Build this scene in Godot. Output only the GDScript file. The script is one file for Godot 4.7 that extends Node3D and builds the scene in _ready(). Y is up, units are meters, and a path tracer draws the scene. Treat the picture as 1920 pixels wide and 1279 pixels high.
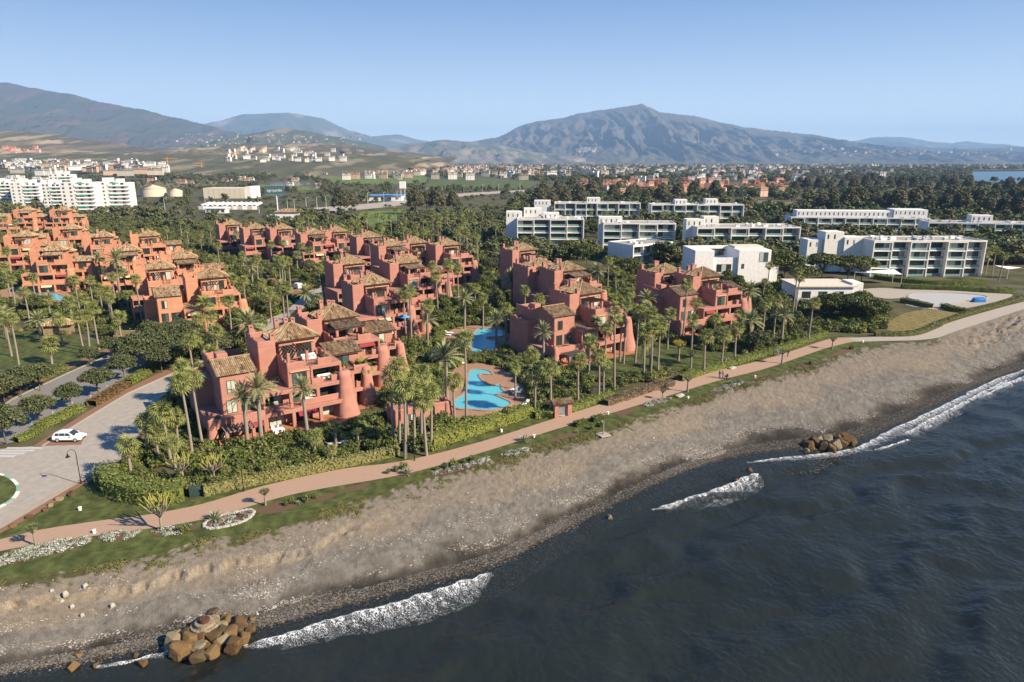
extends Node3D
# A stretch of Mediterranean coast seen from the air: beach, promenade, a terracotta resort among palms,
# white hotel blocks behind it, a plain with fields and far towns, and mountains.
# Metres; y up; the promenade lies at y = 0, the sea at y = SEA.

const SEA := -2.4
var M := {}
var rng := RandomNumberGenerator.new()
var taken := {}
var noise_a := FastNoiseLite.new()
var noise_b := FastNoiseLite.new()

# ---------------------------------------------------------------- helpers
class MB:
	var v := PackedVector3Array()
	var n := PackedVector3Array()
	var c := PackedColorArray()
	func tri(a: Vector3, b: Vector3, d: Vector3, col := Color.WHITE) -> void:
		var m := (d - a).cross(b - a).normalized()
		v.append(a); v.append(b); v.append(d)
		n.append(m); n.append(m); n.append(m)
		c.append(col); c.append(col); c.append(col)
	func quad(a: Vector3, b: Vector3, d: Vector3, e: Vector3, col := Color.WHITE) -> void:
		var m := (d - a).cross(b - a).normalized()
		for q: Vector3 in [a, b, d, a, d, e]:
			v.append(q); n.append(m); c.append(col)
	func box(x0: float, x1: float, y0: float, y1: float, z0: float, z1: float, col := Color.WHITE) -> void:
		var p := [Vector3(x0, y0, z0), Vector3(x1, y0, z0), Vector3(x1, y0, z1), Vector3(x0, y0, z1), Vector3(x0, y1, z0), Vector3(x1, y1, z0), Vector3(x1, y1, z1), Vector3(x0, y1, z1)]
		quad(p[7], p[6], p[2], p[3], col); quad(p[5], p[4], p[0], p[1], col)
		quad(p[6], p[5], p[1], p[2], col); quad(p[4], p[7], p[3], p[0], col)
		quad(p[4], p[5], p[6], p[7], col); quad(p[3], p[2], p[1], p[0], col)
	# a box with chamfered upright and upper edges
	func cbox(x0: float, x1: float, y0: float, y1: float, z0: float, z1: float, e := 0.1, col := Color.WHITE) -> void:
		e = minf(e, 0.45 * minf(x1 - x0, minf(z1 - z0, y1 - y0)))
		var lo: Array[Vector3] = []
		var hi: Array[Vector3] = []
		var tp: Array[Vector3] = []
		for q: Vector2 in [Vector2(x0 + e, z1), Vector2(x1 - e, z1), Vector2(x1, z1 - e), Vector2(x1, z0 + e), Vector2(x1 - e, z0), Vector2(x0 + e, z0), Vector2(x0, z0 + e), Vector2(x0, z1 - e)]:
			lo.append(Vector3(q.x, y0, q.y)); hi.append(Vector3(q.x, y1 - e, q.y))
			tp.append(Vector3(clampf(q.x, x0 + e, x1 - e), y1, clampf(q.y, z0 + e, z1 - e)))
		for i in 8:
			var j := (i + 1) % 8
			quad(hi[i], hi[j], lo[j], lo[i], col)
			quad(tp[i], tp[j], hi[j], hi[i], col)
		quad(tp[0], tp[6], tp[4], tp[2], col)
	func bar(a: Vector3, b: Vector3, r0: float, r1: float, sides := 6, col := Color.WHITE, cap := true) -> void:
		var d := (b - a).normalized()
		var s := d.cross(Vector3.UP if absf(d.y) < 0.9 else Vector3.RIGHT).normalized()
		var t := s.cross(d)
		for i in sides:
			var f := TAU * i / sides
			var g := TAU * (i + 1) / sides
			var u := s * cos(f) + t * sin(f)
			var w := s * cos(g) + t * sin(g)
			var k := v.size()
			quad(b + w * r1, b + u * r1, a + u * r0, a + w * r0, col)
			n[k] = w; n[k + 1] = u; n[k + 2] = u; n[k + 3] = w; n[k + 4] = u; n[k + 5] = w
			if cap: tri(b, b + u * r1, b + w * r1, col)
	func add(o: MB, x: Transform3D, tint := Color.WHITE) -> void:
		var nb := x.basis.inverse().transposed()
		for i in o.v.size():
			v.append(x * o.v[i]); n.append((nb * o.n[i]).normalized()); c.append(o.c[i] * tint)
	func mesh(m: Material = null) -> ArrayMesh:
		var a := []
		a.resize(Mesh.ARRAY_MAX)
		a[Mesh.ARRAY_VERTEX] = v; a[Mesh.ARRAY_NORMAL] = n; a[Mesh.ARRAY_COLOR] = c
		var r := ArrayMesh.new()
		r.add_surface_from_arrays(Mesh.PRIMITIVE_TRIANGLES, a)
		if m: r.surface_set_material(0, m)
		return r

func pts(a: Array) -> PackedVector2Array:
	var r := PackedVector2Array()
	for i in a.size() / 2: r.append(Vector2(a[2 * i], a[2 * i + 1]))
	return r

func v3(p: Vector2, y := 0.0) -> Vector3: return Vector3(p.x, y, p.y)

func numbered(called: String) -> String:
	var k: int = taken.get(called, 0)
	taken[called] = k + 1
	return called if k == 0 else "%s_%03d" % [called, k]

func part(parent: Node, called: String, me: Mesh, m: Material = null, x := Transform3D()) -> MeshInstance3D:
	var o := MeshInstance3D.new()
	o.name = called; o.mesh = me; o.transform = x
	if m: o.material_override = m
	parent.add_child(o, true)
	return o

func tag(o: Node, label: String, category: String, group := "", kind := "") -> Node:
	if label: o.set_meta("label", label)
	if category: o.set_meta("category", category)
	if group: o.set_meta("group", group)
	if kind: o.set_meta("kind", kind)
	return o

func thing(called: String, label: String, category: String, at: Vector3, turn := 0.0, group := "") -> Node3D:
	var o := Node3D.new()
	o.name = numbered(called); o.position = at; o.rotation.y = turn
	add_child(o)
	tag(o, label, category, group)
	return o

func one(called: String, me: Mesh, m: Material, label: String, category: String, at := Vector3.ZERO, turn := 0.0, group := "") -> MeshInstance3D:
	var o := part(self, numbered(called), me, m)
	o.position = at; o.rotation.y = turn
	tag(o, label, category, group)
	return o

func setting(called: String, me: Mesh, m: Material, kind := "structure") -> MeshInstance3D:
	var o := part(self, numbered(called), me, m)
	o.set_meta("kind", kind)
	return o

func copy_of(src: Node3D, label: String, at: Vector3, turn := 0.0, size := 1.0, group := "") -> Node3D:
	var o: Node3D = src.duplicate()
	o.name = numbered(String(src.name))
	add_child(o)
	o.position = at; o.rotation.y = turn; o.scale = Vector3.ONE * size
	o.set_meta("label", label)
	if group: o.set_meta("group", group)
	return o

func scatter(called: String, me: Mesh, xs: Array, cols: Array, label: String, parent: Node = self) -> MultiMeshInstance3D:
	var mm := MultiMesh.new()
	mm.transform_format = MultiMesh.TRANSFORM_3D
	mm.use_colors = cols.size() > 0
	mm.mesh = me
	mm.instance_count = xs.size()
	for i in xs.size():
		mm.set_instance_transform(i, xs[i])
		if cols: mm.set_instance_color(i, cols[i])
	var o := MultiMeshInstance3D.new()
	o.name = numbered(called) if parent == self else called
	o.multimesh = mm
	parent.add_child(o, true)
	o.set_meta("kind", "stuff")
	if label: o.set_meta("label", label)
	return o

# ---------------------------------------------------------------- materials
func lin(r: float, g: float, b: float) -> Color: return Color(r, g, b).linear_to_srgb()

func noise_tex(freq: float, lo: float, hi: float, size := 512, octaves := 5, kind := FastNoiseLite.TYPE_SIMPLEX_SMOOTH, sd := 1) -> NoiseTexture2D:
	var f := FastNoiseLite.new()
	f.seed = sd; f.noise_type = kind; f.frequency = freq
	f.fractal_octaves = octaves
	var t := NoiseTexture2D.new()
	t.width = size; t.height = size; t.seamless = true; t.noise = f
	var g := Gradient.new()
	g.set_color(0, Color(lo, lo, lo)); g.set_color(1, Color(hi, hi, hi))
	t.color_ramp = g
	return t

func normal_tex(freq: float, strength: float, size := 512, octaves := 4, sd := 3, kind := FastNoiseLite.TYPE_SIMPLEX_SMOOTH) -> NoiseTexture2D:
	var f := FastNoiseLite.new()
	f.seed = sd; f.frequency = freq; f.fractal_octaves = octaves; f.noise_type = kind
	var t := NoiseTexture2D.new()
	t.width = size; t.height = size; t.seamless = true; t.noise = f
	t.as_normal_map = true; t.bump_strength = strength
	return t

func mat(key: String, col: Color, rough := 0.85, tex: Texture2D = null, tile := 4.0, vcol := false, nrm: Texture2D = null, ntile := 4.0, nscale := 1.0) -> StandardMaterial3D:
	var m := StandardMaterial3D.new()
	m.resource_name = key
	m.albedo_color = col; m.roughness = rough
	m.metallic_specular = 0.3
	m.vertex_color_use_as_albedo = vcol
	if tex or nrm:
		m.uv1_triplanar = true; m.uv1_world_triplanar = true
		m.uv1_scale = Vector3.ONE / tile
	if tex: m.albedo_texture = tex
	if nrm:
		m.normal_enabled = true; m.normal_texture = nrm; m.normal_scale = nscale
	M[key] = m
	return m

func leaf_mat(key: String, col: Color, back := 0.35) -> StandardMaterial3D:
	var m := mat(key, col, 0.6, null, 1.0, true)
	m.cull_mode = BaseMaterial3D.CULL_DISABLED
	m.backlight_enabled = true
	m.backlight = Color(col.r * back, col.g * back, col.b * back * 0.6)
	return m

func lace() -> ImageTexture:   # the net of sea foam: closed at the crest (top), broken threads behind it
	var w := 768
	var h := 256
	var im := Image.create(w, h, false, Image.FORMAT_RGBA8)
	for y in h:
		var v := float(y) / h
		for x in w:
			var f := TAU * x / w
			var a := Vector3(cos(f), sin(f), v * 1.1) * 2.6
			var n1 := absf(noise_a.get_noise_3dv(a * 1.9))
			var n2 := absf(noise_b.get_noise_3dv(a * 4.3 + Vector3(7, 3, 1)))
			var low := noise_a.get_noise_3dv(a * 0.5 + Vector3(0, 9, 0))
			var wide := lerpf(0.10, 0.008, pow(v, 0.5)) * (1.0 + 1.6 * low)
			var on := minf(n1, n2 * 1.3) < wide or v < 0.05 + 0.04 * low
			if v < 0.02 + 0.03 * absf(low) + 0.02 * n2 * 3.0 and n2 > 0.12: on = false
			im.set_pixel(x, y, Color(1, 1, 1, 1.0 if on else 0.0))
	return ImageTexture.create_from_image(im)

func make_materials() -> void:
	var fine := noise_tex(0.012, 0.86, 1.0, 512, 5, FastNoiseLite.TYPE_SIMPLEX_SMOOTH, 2)
	var grit := noise_tex(0.12, 0.55, 1.0, 512, 4, FastNoiseLite.TYPE_SIMPLEX, 5)
	var broad := noise_tex(0.008, 0.6, 1.0, 512, 6, FastNoiseLite.TYPE_SIMPLEX_SMOOTH, 7)
	var soft := noise_tex(0.015, 0.9, 1.0, 512, 5, FastNoiseLite.TYPE_SIMPLEX_SMOOTH, 12)
	M["tex_rough"] = noise_tex(0.09, 0.42, 1.0, 1024, 5, FastNoiseLite.TYPE_SIMPLEX, 15)
	M["tex_soft"] = soft; M["tex_fine"] = fine; M["tex_grit"] = grit; M["tex_broad"] = broad
	var bump := normal_tex(0.06, 3.0)
	mat("stucco", lin(0.41, 0.197, 0.153), 0.95, fine, 13.0)
	mat("stucco_orange", lin(0.51, 0.245, 0.15), 0.95, fine, 13.0)
	mat("trim", lin(0.62, 0.34, 0.21), 0.9, fine, 3.0)
	mat("tile", lin(1, 1, 1), 0.9, grit, 3.0, true)
	mat("terracotta", lin(0.42, 0.17, 0.09), 0.9, fine, 5.0)
	mat("timber", lin(0.10, 0.055, 0.035), 0.8, fine, 2.0)
	mat("timber_grey", lin(0.22, 0.20, 0.17), 0.85, fine, 2.0)
	mat("frame", lin(0.05, 0.045, 0.04), 0.5)
	mat("white", lin(0.74, 0.73, 0.70), 0.85, soft, 9.0)
	mat("white_trim", lin(0.78, 0.77, 0.74), 0.8)
	mat("cream", lin(0.62, 0.55, 0.44), 0.9, soft, 9.0)
	mat("roof_gravel", lin(0.50, 0.47, 0.42), 0.95, grit, 5.0)
	mat("grey_metal", lin(0.45, 0.45, 0.45), 0.6)
	mat("curtain", lin(0.36, 0.39, 0.345), 0.95)
	mat("burgundy", lin(0.22, 0.035, 0.045), 0.9)
	var gl := mat("glass", Color(lin(0.025, 0.035, 0.035), 1.0), 0.06)
	gl.metallic_specular = 0.7
	var gg := mat("glass_green", Color(lin(0.05, 0.085, 0.08), 1.0), 0.08)
	gg.metallic_specular = 0.7
	var rail := mat("glass_rail", Color(lin(0.35, 0.5, 0.48), 0.35), 0.05)
	rail.transparency = BaseMaterial3D.TRANSPARENCY_ALPHA
	mat("promenade", lin(0.60, 0.40, 0.285), 0.95, grit, 2.5)
	mat("concrete", lin(0.58, 0.51, 0.42), 0.95, grit, 3.5)
	mat("asphalt", lin(0.34, 0.305, 0.26), 0.95, soft, 11.0)
	mat("paving_grey", lin(0.33, 0.31, 0.29), 0.95, grit, 2.0)
	mat("brick_paving", lin(0.36, 0.20, 0.13), 0.95, grit, 1.5)
	mat("kerb", lin(0.5, 0.45, 0.38), 0.9, grit, 2.0)
	mat("paint", lin(0.75, 0.74, 0.72), 0.8, grit, 1.5)
	mat("paint_yellow", lin(0.6, 0.42, 0.15), 0.8, grit, 1.5)
	mat("lawn", lin(0.105, 0.125, 0.035), 0.95, broad, 9.0, false, bump, 0.5)
	mat("lawn_rough", lin(1, 1, 1), 0.95, grit, 4.0, true)
	mat("earth", lin(0.20, 0.12, 0.075), 0.95, grit, 3.0)
	mat("sea_bed", lin(0.028, 0.032, 0.03), 0.95, broad, 25.0)
	mat("pool_dry", lin(0.62, 0.62, 0.60), 0.9, grit, 3.0)
	mat("ground", lin(1, 1, 1), 0.95, broad, 60.0, true)
	mat("beach", lin(1, 1, 1), 0.95, M["tex_rough"], 13.0, true)
	mat("hill", lin(1, 1, 1), 0.95, null, 1.0, true)
	mat("stone", lin(1, 1, 1), 0.95, grit, 1.2, true)
	mat("leafless", lin(0.2, 0.15, 0.1), 0.95)
	mat("bark", lin(0.20, 0.15, 0.11), 0.95, grit, 0.8)
	mat("palm_trunk", lin(0.40, 0.34, 0.28), 0.95, grit, 0.9)
	leaf_mat("leaf", lin(1, 1, 1), 0.22)
	leaf_mat("frond", lin(1, 1, 1), 0.25)
	mat("iron", lin(0.02, 0.02, 0.022), 0.5)
	mat("steel", lin(0.5, 0.52, 0.54), 0.45)
	mat("white_stone", lin(0.62, 0.59, 0.54), 0.9, grit, 1.0)
	mat("drum", lin(0.36, 0.29, 0.20), 0.9, broad, 1.5)
	mat("rust", lin(0.13, 0.06, 0.035), 0.9, broad, 1.0)
	mat("gate_green", lin(0.03, 0.06, 0.06), 0.7)
	mat("stone_wall", lin(0.36, 0.27, 0.16), 0.95, broad, 2.5)
	mat("far_house", lin(1, 1, 1), 0.9, null, 1.0, true)
	mat("plain_colour", lin(1, 1, 1), 0.8, null, 1.0, true)
	var sea := mat("sea", Color(lin(0.020, 0.025, 0.020), 0.6), 0.2, null, 14.0, false, normal_tex(0.014, 7.0, 1024, 5, 11), 14.0, 1.0)
	sea.metallic_specular = 0.32
	var foam := mat("foam", lin(0.80, 0.82, 0.82), 0.8)
	foam.transparency = BaseMaterial3D.TRANSPARENCY_ALPHA_SCISSOR
	foam.alpha_scissor_threshold = 0.5
	foam.albedo_texture = lace()
	mat("pool_tile", lin(0.20, 0.62, 0.70), 0.6, fine, 3.0)
	var pw := mat("pool_water", Color(lin(0.05, 0.35, 0.42), 0.25), 0.04, null, 4.0, false, normal_tex(0.02, 3.0, 512, 3, 21), 4.0, 0.6)
	pw.transparency = BaseMaterial3D.TRANSPARENCY_ALPHA

func _ready() -> void:
	rng.seed = 7
	noise_a.seed = 4; noise_a.frequency = 1.0; noise_a.fractal_octaves = 4
	noise_b.seed = 9; noise_b.frequency = 1.0; noise_b.fractal_octaves = 2
	# camera: a drone 42 m above the promenade
	var cam := Camera3D.new()
	cam.name = "camera"
	cam.position = Vector3(0, 42, 0)
	cam.rotation_degrees.x = -14.94
	cam.fov = 53.1
	cam.near = 0.5; cam.far = 60000
	add_child(cam)
	# sky
	var sm := ProceduralSkyMaterial.new()
	sm.sky_top_color = Color(0.20, 0.415, 0.66)
	sm.sky_horizon_color = Color(0.89, 0.955, 0.975)
	sm.sky_curve = 0.075
	sm.ground_horizon_color = Color(0.62, 0.70, 0.76)
	sm.ground_bottom_color = Color(0.25, 0.28, 0.30)
	sm.sun_angle_max = 1.0
	var sky := Sky.new()
	sky.sky_material = sm
	var env := Environment.new()
	env.background_mode = Environment.BG_SKY
	env.sky = sky
	env.tonemap_mode = Environment.TONE_MAPPER_LINEAR
	env.tonemap_exposure = 2.2
	env.background_energy_multiplier = 0.72
	env.sdfgi_enabled = true; env.ssao_enabled = true; env.ssil_enabled = true
	env.fog_enabled = true
	env.fog_density = 0.00006
	env.fog_light_color = Color(0.66, 0.82, 1.0)
	var we := WorldEnvironment.new()
	we.name = "environment"; we.environment = env
	add_child(we)
	# sun: low winter sun from the sea, behind and to the right
	var sun := DirectionalLight3D.new()
	sun.name = "sun"
	sun.light_energy = 1.6
	sun.light_color = Color(1.0, 0.93, 0.82)
	sun.light_angular_distance = 0.5
	sun.shadow_enabled = true
	add_child(sun)
	sun.look_at_from_position(Vector3.ZERO, Vector3(-0.75, -0.545, -0.36))
	make_materials()
	build_mountains()
	build_ground()
	build_beach_and_sea()
	build_ways()
	build_palms()
	build_villas()
	build_hotels()
	build_far()
	build_garden()
	build_props()
	print("built in ", Time.get_ticks_msec(), " ms")

# ---------------------------------------------------------------- terrain
func grid(nx: int, ny: int, p: PackedVector3Array, col: PackedColorArray) -> ArrayMesh:
	var nn := PackedVector3Array(); nn.resize(p.size())
	var ix := PackedInt32Array()
	for j in ny:
		for i in nx:
			var a := p[j * nx + mini(i + 1, nx - 1)] - p[j * nx + maxi(i - 1, 0)]
			var b := p[mini(j + 1, ny - 1) * nx + i] - p[maxi(j - 1, 0) * nx + i]
			var q := b.cross(a).normalized()
			nn[j * nx + i] = q if q.y >= 0.0 else -q
			if i + 1 < nx and j + 1 < ny:
				var k := j * nx + i
				for o: int in [k, k + 1, k + nx + 1, k, k + nx + 1, k + nx]: ix.append(o)
	var a := []
	a.resize(Mesh.ARRAY_MAX)
	a[Mesh.ARRAY_VERTEX] = p; a[Mesh.ARRAY_NORMAL] = nn; a[Mesh.ARRAY_COLOR] = col; a[Mesh.ARRAY_INDEX] = ix
	var r := ArrayMesh.new()
	r.add_surface_from_arrays(Mesh.PRIMITIVE_TRIANGLES, a)
	return r

func along(line: PackedVector2Array, x: float) -> float:   # y of a profile at x
	for i in range(1, line.size()):
		if x <= line[i].x:
			var t := (x - line[i - 1].x) / maxf(line[i].x - line[i - 1].x, 0.001)
			t = t * t * (3.0 - 2.0 * t) * 0.5 + t * 0.5
			return lerpf(line[i - 1].y, line[i].y, clampf(t, 0, 1))
	return line[line.size() - 1].y

func walk(line: PackedVector2Array, t: float) -> Vector2:   # point at fraction t of the listed points
	var f := clampf(t, 0.0, 0.99999) * (line.size() - 1)
	var i := int(f)
	var a := line[maxi(i - 1, 0)]
	return line[i].cubic_interpolate(line[i + 1], a, line[mini(i + 2, line.size() - 1)], f - i)

func mountain(called: String, label: String, ridge: PackedVector2Array, dist: float, reach: float, nx: int, ny: int, relief: float, scale: float, c0: Color, c1: Color, c2: Color, power := 1.0, sd := 1.0) -> MeshInstance3D:
	var p := PackedVector3Array()
	var col := PackedColorArray()
	var x0 := ridge[0].x
	var x1 := ridge[ridge.size() - 1].x
	for j in ny:
		var v := float(j) / (ny - 1)
		for i in nx:
			var x := lerpf(x0, x1, float(i) / (nx - 1))
			var h := along(ridge, x)
			var warp := noise_a.get_noise_2d(x / scale * 0.35 + sd, v * 1.3) * 0.9
			var g := 1.0 - absf(noise_b.get_noise_2d((x / scale) * 0.8 + warp + v * 0.25 + sd, v * 0.8 + sd * 3.0)) * 2.2
			var g2 := 1.0 - absf(noise_b.get_noise_2d((x / scale) * 2.6 + warp * 2.0 + sd * 5.0, v * 2.4)) * 2.0
			var g3 := 1.0 - absf(noise_b.get_noise_2d((x / scale) * 6.5 + warp * 3.0 + sd * 2.0, v * 4.0)) * 2.0
			var m := sin(PI * minf(v, 1.0)) * 0.8 + v * 0.2
			var y := h * pow(1.0 - v, power) + relief * m * (g * 0.55 + g2 * 0.3 + g3 * 0.15 - 0.75) * clampf(h / 150.0, 0.1, 1.0)
			y += noise_a.get_noise_2d(x / scale * 9.0, v * 9.0) * relief * 0.06
			if j == ny - 1: y = -20.0
			p.append(Vector3(x, y, -dist + v * reach + (g - 0.5) * reach * 0.04 * m))
			var k := noise_a.get_noise_3d(x / scale * 1.7, v * 3.0, sd * 7.0) + 0.35 * noise_a.get_noise_2d(x / scale * 9.0 + 40.0, v * 16.0)
			var q := noise_a.get_noise_3d(x / scale * 1.1 + 9.0, v * 2.2, sd * 3.0)
			var cc := c0.lerp(c1, smoothstep(-0.15, 0.25, k))
			col.append(cc.lerp(c2, smoothstep(0.18, 0.34, q + 0.25 * k)))
	var o := setting(called, grid(nx, ny, p, col), M["hill"])
	o.set_meta("label", label)
	return o

func build_mountains() -> void:
	var scrub := Color(0.075, 0.085, 0.055)
	var rock := Color(0.20, 0.17, 0.14)
	mountain("far_mountain", "pale blue mountains on the far right skyline", pts([8226.92,194.86,9472.36,362.33,10233.96,574.44,10693.89,664.99,11480.21,664.99,12285.5,544.2,12925.52,483.67,13388.04,544.2,13868.61,498.81,14840.03,362.33,17231.5,255.84]), 21000, 5000, 90, 20, 300, 1500, scrub, scrub, rock, 0.8, 2.0)
	mountain("far_mountain", "blue hump of a mountain behind the long dark slope", pts([-7983.19,433.1,-7057.77,637.33,-6256.71,786.86,-5570.3,946.18,-4676.37,977.94,-4016,871.95,-3362.78,605.18,-2699.07,422.31,-1803.21,303.34,-678.31,129.38]), 15000, 4000, 100, 24, 260, 1300, scrub, scrub, rock, 0.9, 3.0)
	mountain("far_mountain", "low blue ridge in the gap between the mountains", pts([-4869.61,342.6,-3638.82,588.91,-2895.34,640.53,-2294.21,498.37,-1352.67,342.6,0,146.86]), 18000, 3000, 60, 16, 150, 1200, scrub, scrub, rock, 0.9, 4.0)
	mountain("mountain", "bare grey mountain with a sharp summit", pts([-2073.41,96.64,-1502.09,277.84,-750.18,331.93,-280.88,403.85,232.94,627.18,465.35,680.46,836.83,724.77,1206.44,813.13,1575.84,865.99,1944.39,918.72,2146.86,945.04,2247.37,971.33,2361.05,918.72,2597.98,821.95,3158.32,768.99,3725.66,644.96,4104.53,573.78,4576.24,520.25,5237.05,457.65,5811.61,349.93,6194.94,286.86,6951.22,250.75,7896.69,214.58,9017.8,250.75,10911.3,187.41]), 12500, 4200, 460, 110, 190, 430, Color(0.075, 0.072, 0.062), Color(0.062, 0.062, 0.05), Color(0.095, 0.087, 0.076), 1.1, 5.0)
	mountain("mountain", "long dark scrub covered mountain slope on the left skyline", pts([-8117.62,736.32,-6754.68,892.99,-6278.03,961.46,-5960.01,892.99,-5507.95,824.24,-5125.37,723.72,-4670.11,647.93,-4216.8,539.97,-3825.47,450.53,-3564.55,379.91,-3235.13,308.99,-2702.2,231.29,-2165.53,172.77,-1356.88,87.89]), 9000, 3600, 360, 90, 170, 420, Color(0.042, 0.046, 0.032), Color(0.055, 0.054, 0.04), Color(0.078, 0.056, 0.044), 0.9, 6.0)
	mountain("foothill", "grey ridge at the foot of the bare mountain", pts([-2170.58,94.43,-1760.18,159.74,-1147.99,244.26,-877.03,276.66,-540.13,250.75,-202.78,211.81,338.89,120.58,814.28,81.34]), 9000, 2200, 90, 30, 120, 420, scrub, Color(0.16, 0.14, 0.11), rock, 0.9, 7.0)
	mountain("foothill", "dark green hill dotted with villas", pts([-3082.83,87.13,-2749.46,141.06,-2509.65,203.66,-2272.44,252.6,-1989.96,301.34,-1806.59,279.21,-1578.01,234.83,-1302.3,185.8,-933.47,105.13,-654.44,69.1]), 6200, 2200, 130, 40, 90, 330, Color(0.055, 0.07, 0.04), Color(0.075, 0.08, 0.05), Color(0.17, 0.14, 0.10), 1.0, 8.0)
	mountain("foothill", "brown hills with bare tan patches behind the white town", pts([-3278.29,192.59,-2742.45,184.88,-2582.12,179.74,-2475.49,174.59,-2289.34,161.71,-2158.84,135.86,-2012.36,122.91,-1894.1,99.52,-1786.91,91.7,-1625.09,86.49,-1460.04,109.92,-1324.08,117.72,-1189.43,112.52,-1026.64,120.31,-865.21,109.92,-704.07,89.1,-488.38,62.97,-271.64,47.25]), 3600, 1500, 240, 60, 46, 150, Color(0.075, 0.07, 0.04), Color(0.12, 0.095, 0.06), Color(0.26, 0.205, 0.13), 0.85, 9.0)
	mountain("foothill", "low tan rise under the hillside houses", pts([-2187.12,43.68,-1733.45,55.4,-1558.89,62.08,-1403.55,58.74,-1213.41,55.4,-1091.65,58.74,-918.91,53.73,-692.98,60.41,-554.49,58.74,-450.87,52.05,-277.84,40.32]), 2300, 700, 120, 24, 14, 120, Color(0.07, 0.072, 0.036), Color(0.10, 0.09, 0.05), Color(0.2, 0.165, 0.10), 0.9, 10.0)

var line_g: PackedVector2Array
var line_w: PackedVector2Array

func sheet(called: String, poly: PackedVector2Array, y: float, m: Material, col := Color.WHITE, kind := "structure") -> MeshInstance3D:
	return setting(called, flat(poly, y, col), m, kind)

func flat(poly: PackedVector2Array, y: float, col := Color.WHITE) -> ArrayMesh:
	var mb := MB.new()
	var t := Geometry2D.triangulate_polygon(poly)
	for i in t.size() / 3:
		var a := v3(poly[t[3 * i]], y)
		var b := v3(poly[t[3 * i + 1]], y)
		var d := v3(poly[t[3 * i + 2]], y)
		if (d - a).cross(b - a).y < 0.0: mb.tri(a, d, b, col)
		else: mb.tri(a, b, d, col)
	return mb.mesh()

func smooth(line: PackedVector2Array, k := 6) -> PackedVector2Array:
	var r := PackedVector2Array()
	var n := (line.size() - 1) * k
	for i in n: r.append(walk(line, float(i) / n))
	r.append(line[line.size() - 1])
	return r

func ribbon(called: String, a: PackedVector2Array, b: PackedVector2Array, y: float, m: Material, col := Color.WHITE) -> MeshInstance3D:
	var q := smooth(a)
	var s := smooth(b)
	s.reverse()
	q.append_array(s)
	return sheet(called, q, y, m, col)

func build_ground() -> void:
	line_g = pts([-62.24,-56.38,-57.46,-59.28,-52.82,-61.69,-40.27,-65.89,-35.31,-69.45,-27.6,-71.89,-20.31,-78.49,-11.21,-85.25,-2.65,-92.18,5.46,-96.84,14.09,-101.93,26.99,-112.11,36.55,-119.67,45.54,-125.91,57.66,-135.7,70.49,-144.43,84.94,-154.27,100.66,-158.67,113.75,-168.19,147.98,-193,195.79,-226.76,270.89,-266.99])
	line_w = pts([-53.29,-46.02,-49.28,-48.61,-45.48,-50.91,-39.03,-52.78,-32.75,-54.91,-25.01,-57.18,-19.42,-59.61,-11.35,-63.31,-2.4,-67.52,3.18,-72.47,8.03,-76.77,20.34,-87.95,26.85,-92.75,35.48,-97.45,45.53,-99.86,55.49,-103.02,69.4,-112.39,87.73,-126.51,99.9,-135.2,111.97,-142.67,146.46,-166.16,206.55,-200.27])
	var land := smooth(line_g, 4)
	for q: Vector2 in [Vector2(420, -420), Vector2(760, -900), Vector2(965, -1480), Vector2(1720, -2620), Vector2(2300, -2760), Vector2(4200, -3300), Vector2(13000, -3500), Vector2(15500, -21500), Vector2(-15500, -21500), Vector2(-13000, 200), Vector2(-120, 60)]: land.append(q)
	sheet("ground", land, -0.04, M["ground"], Color(0.125, 0.115, 0.058))

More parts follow.
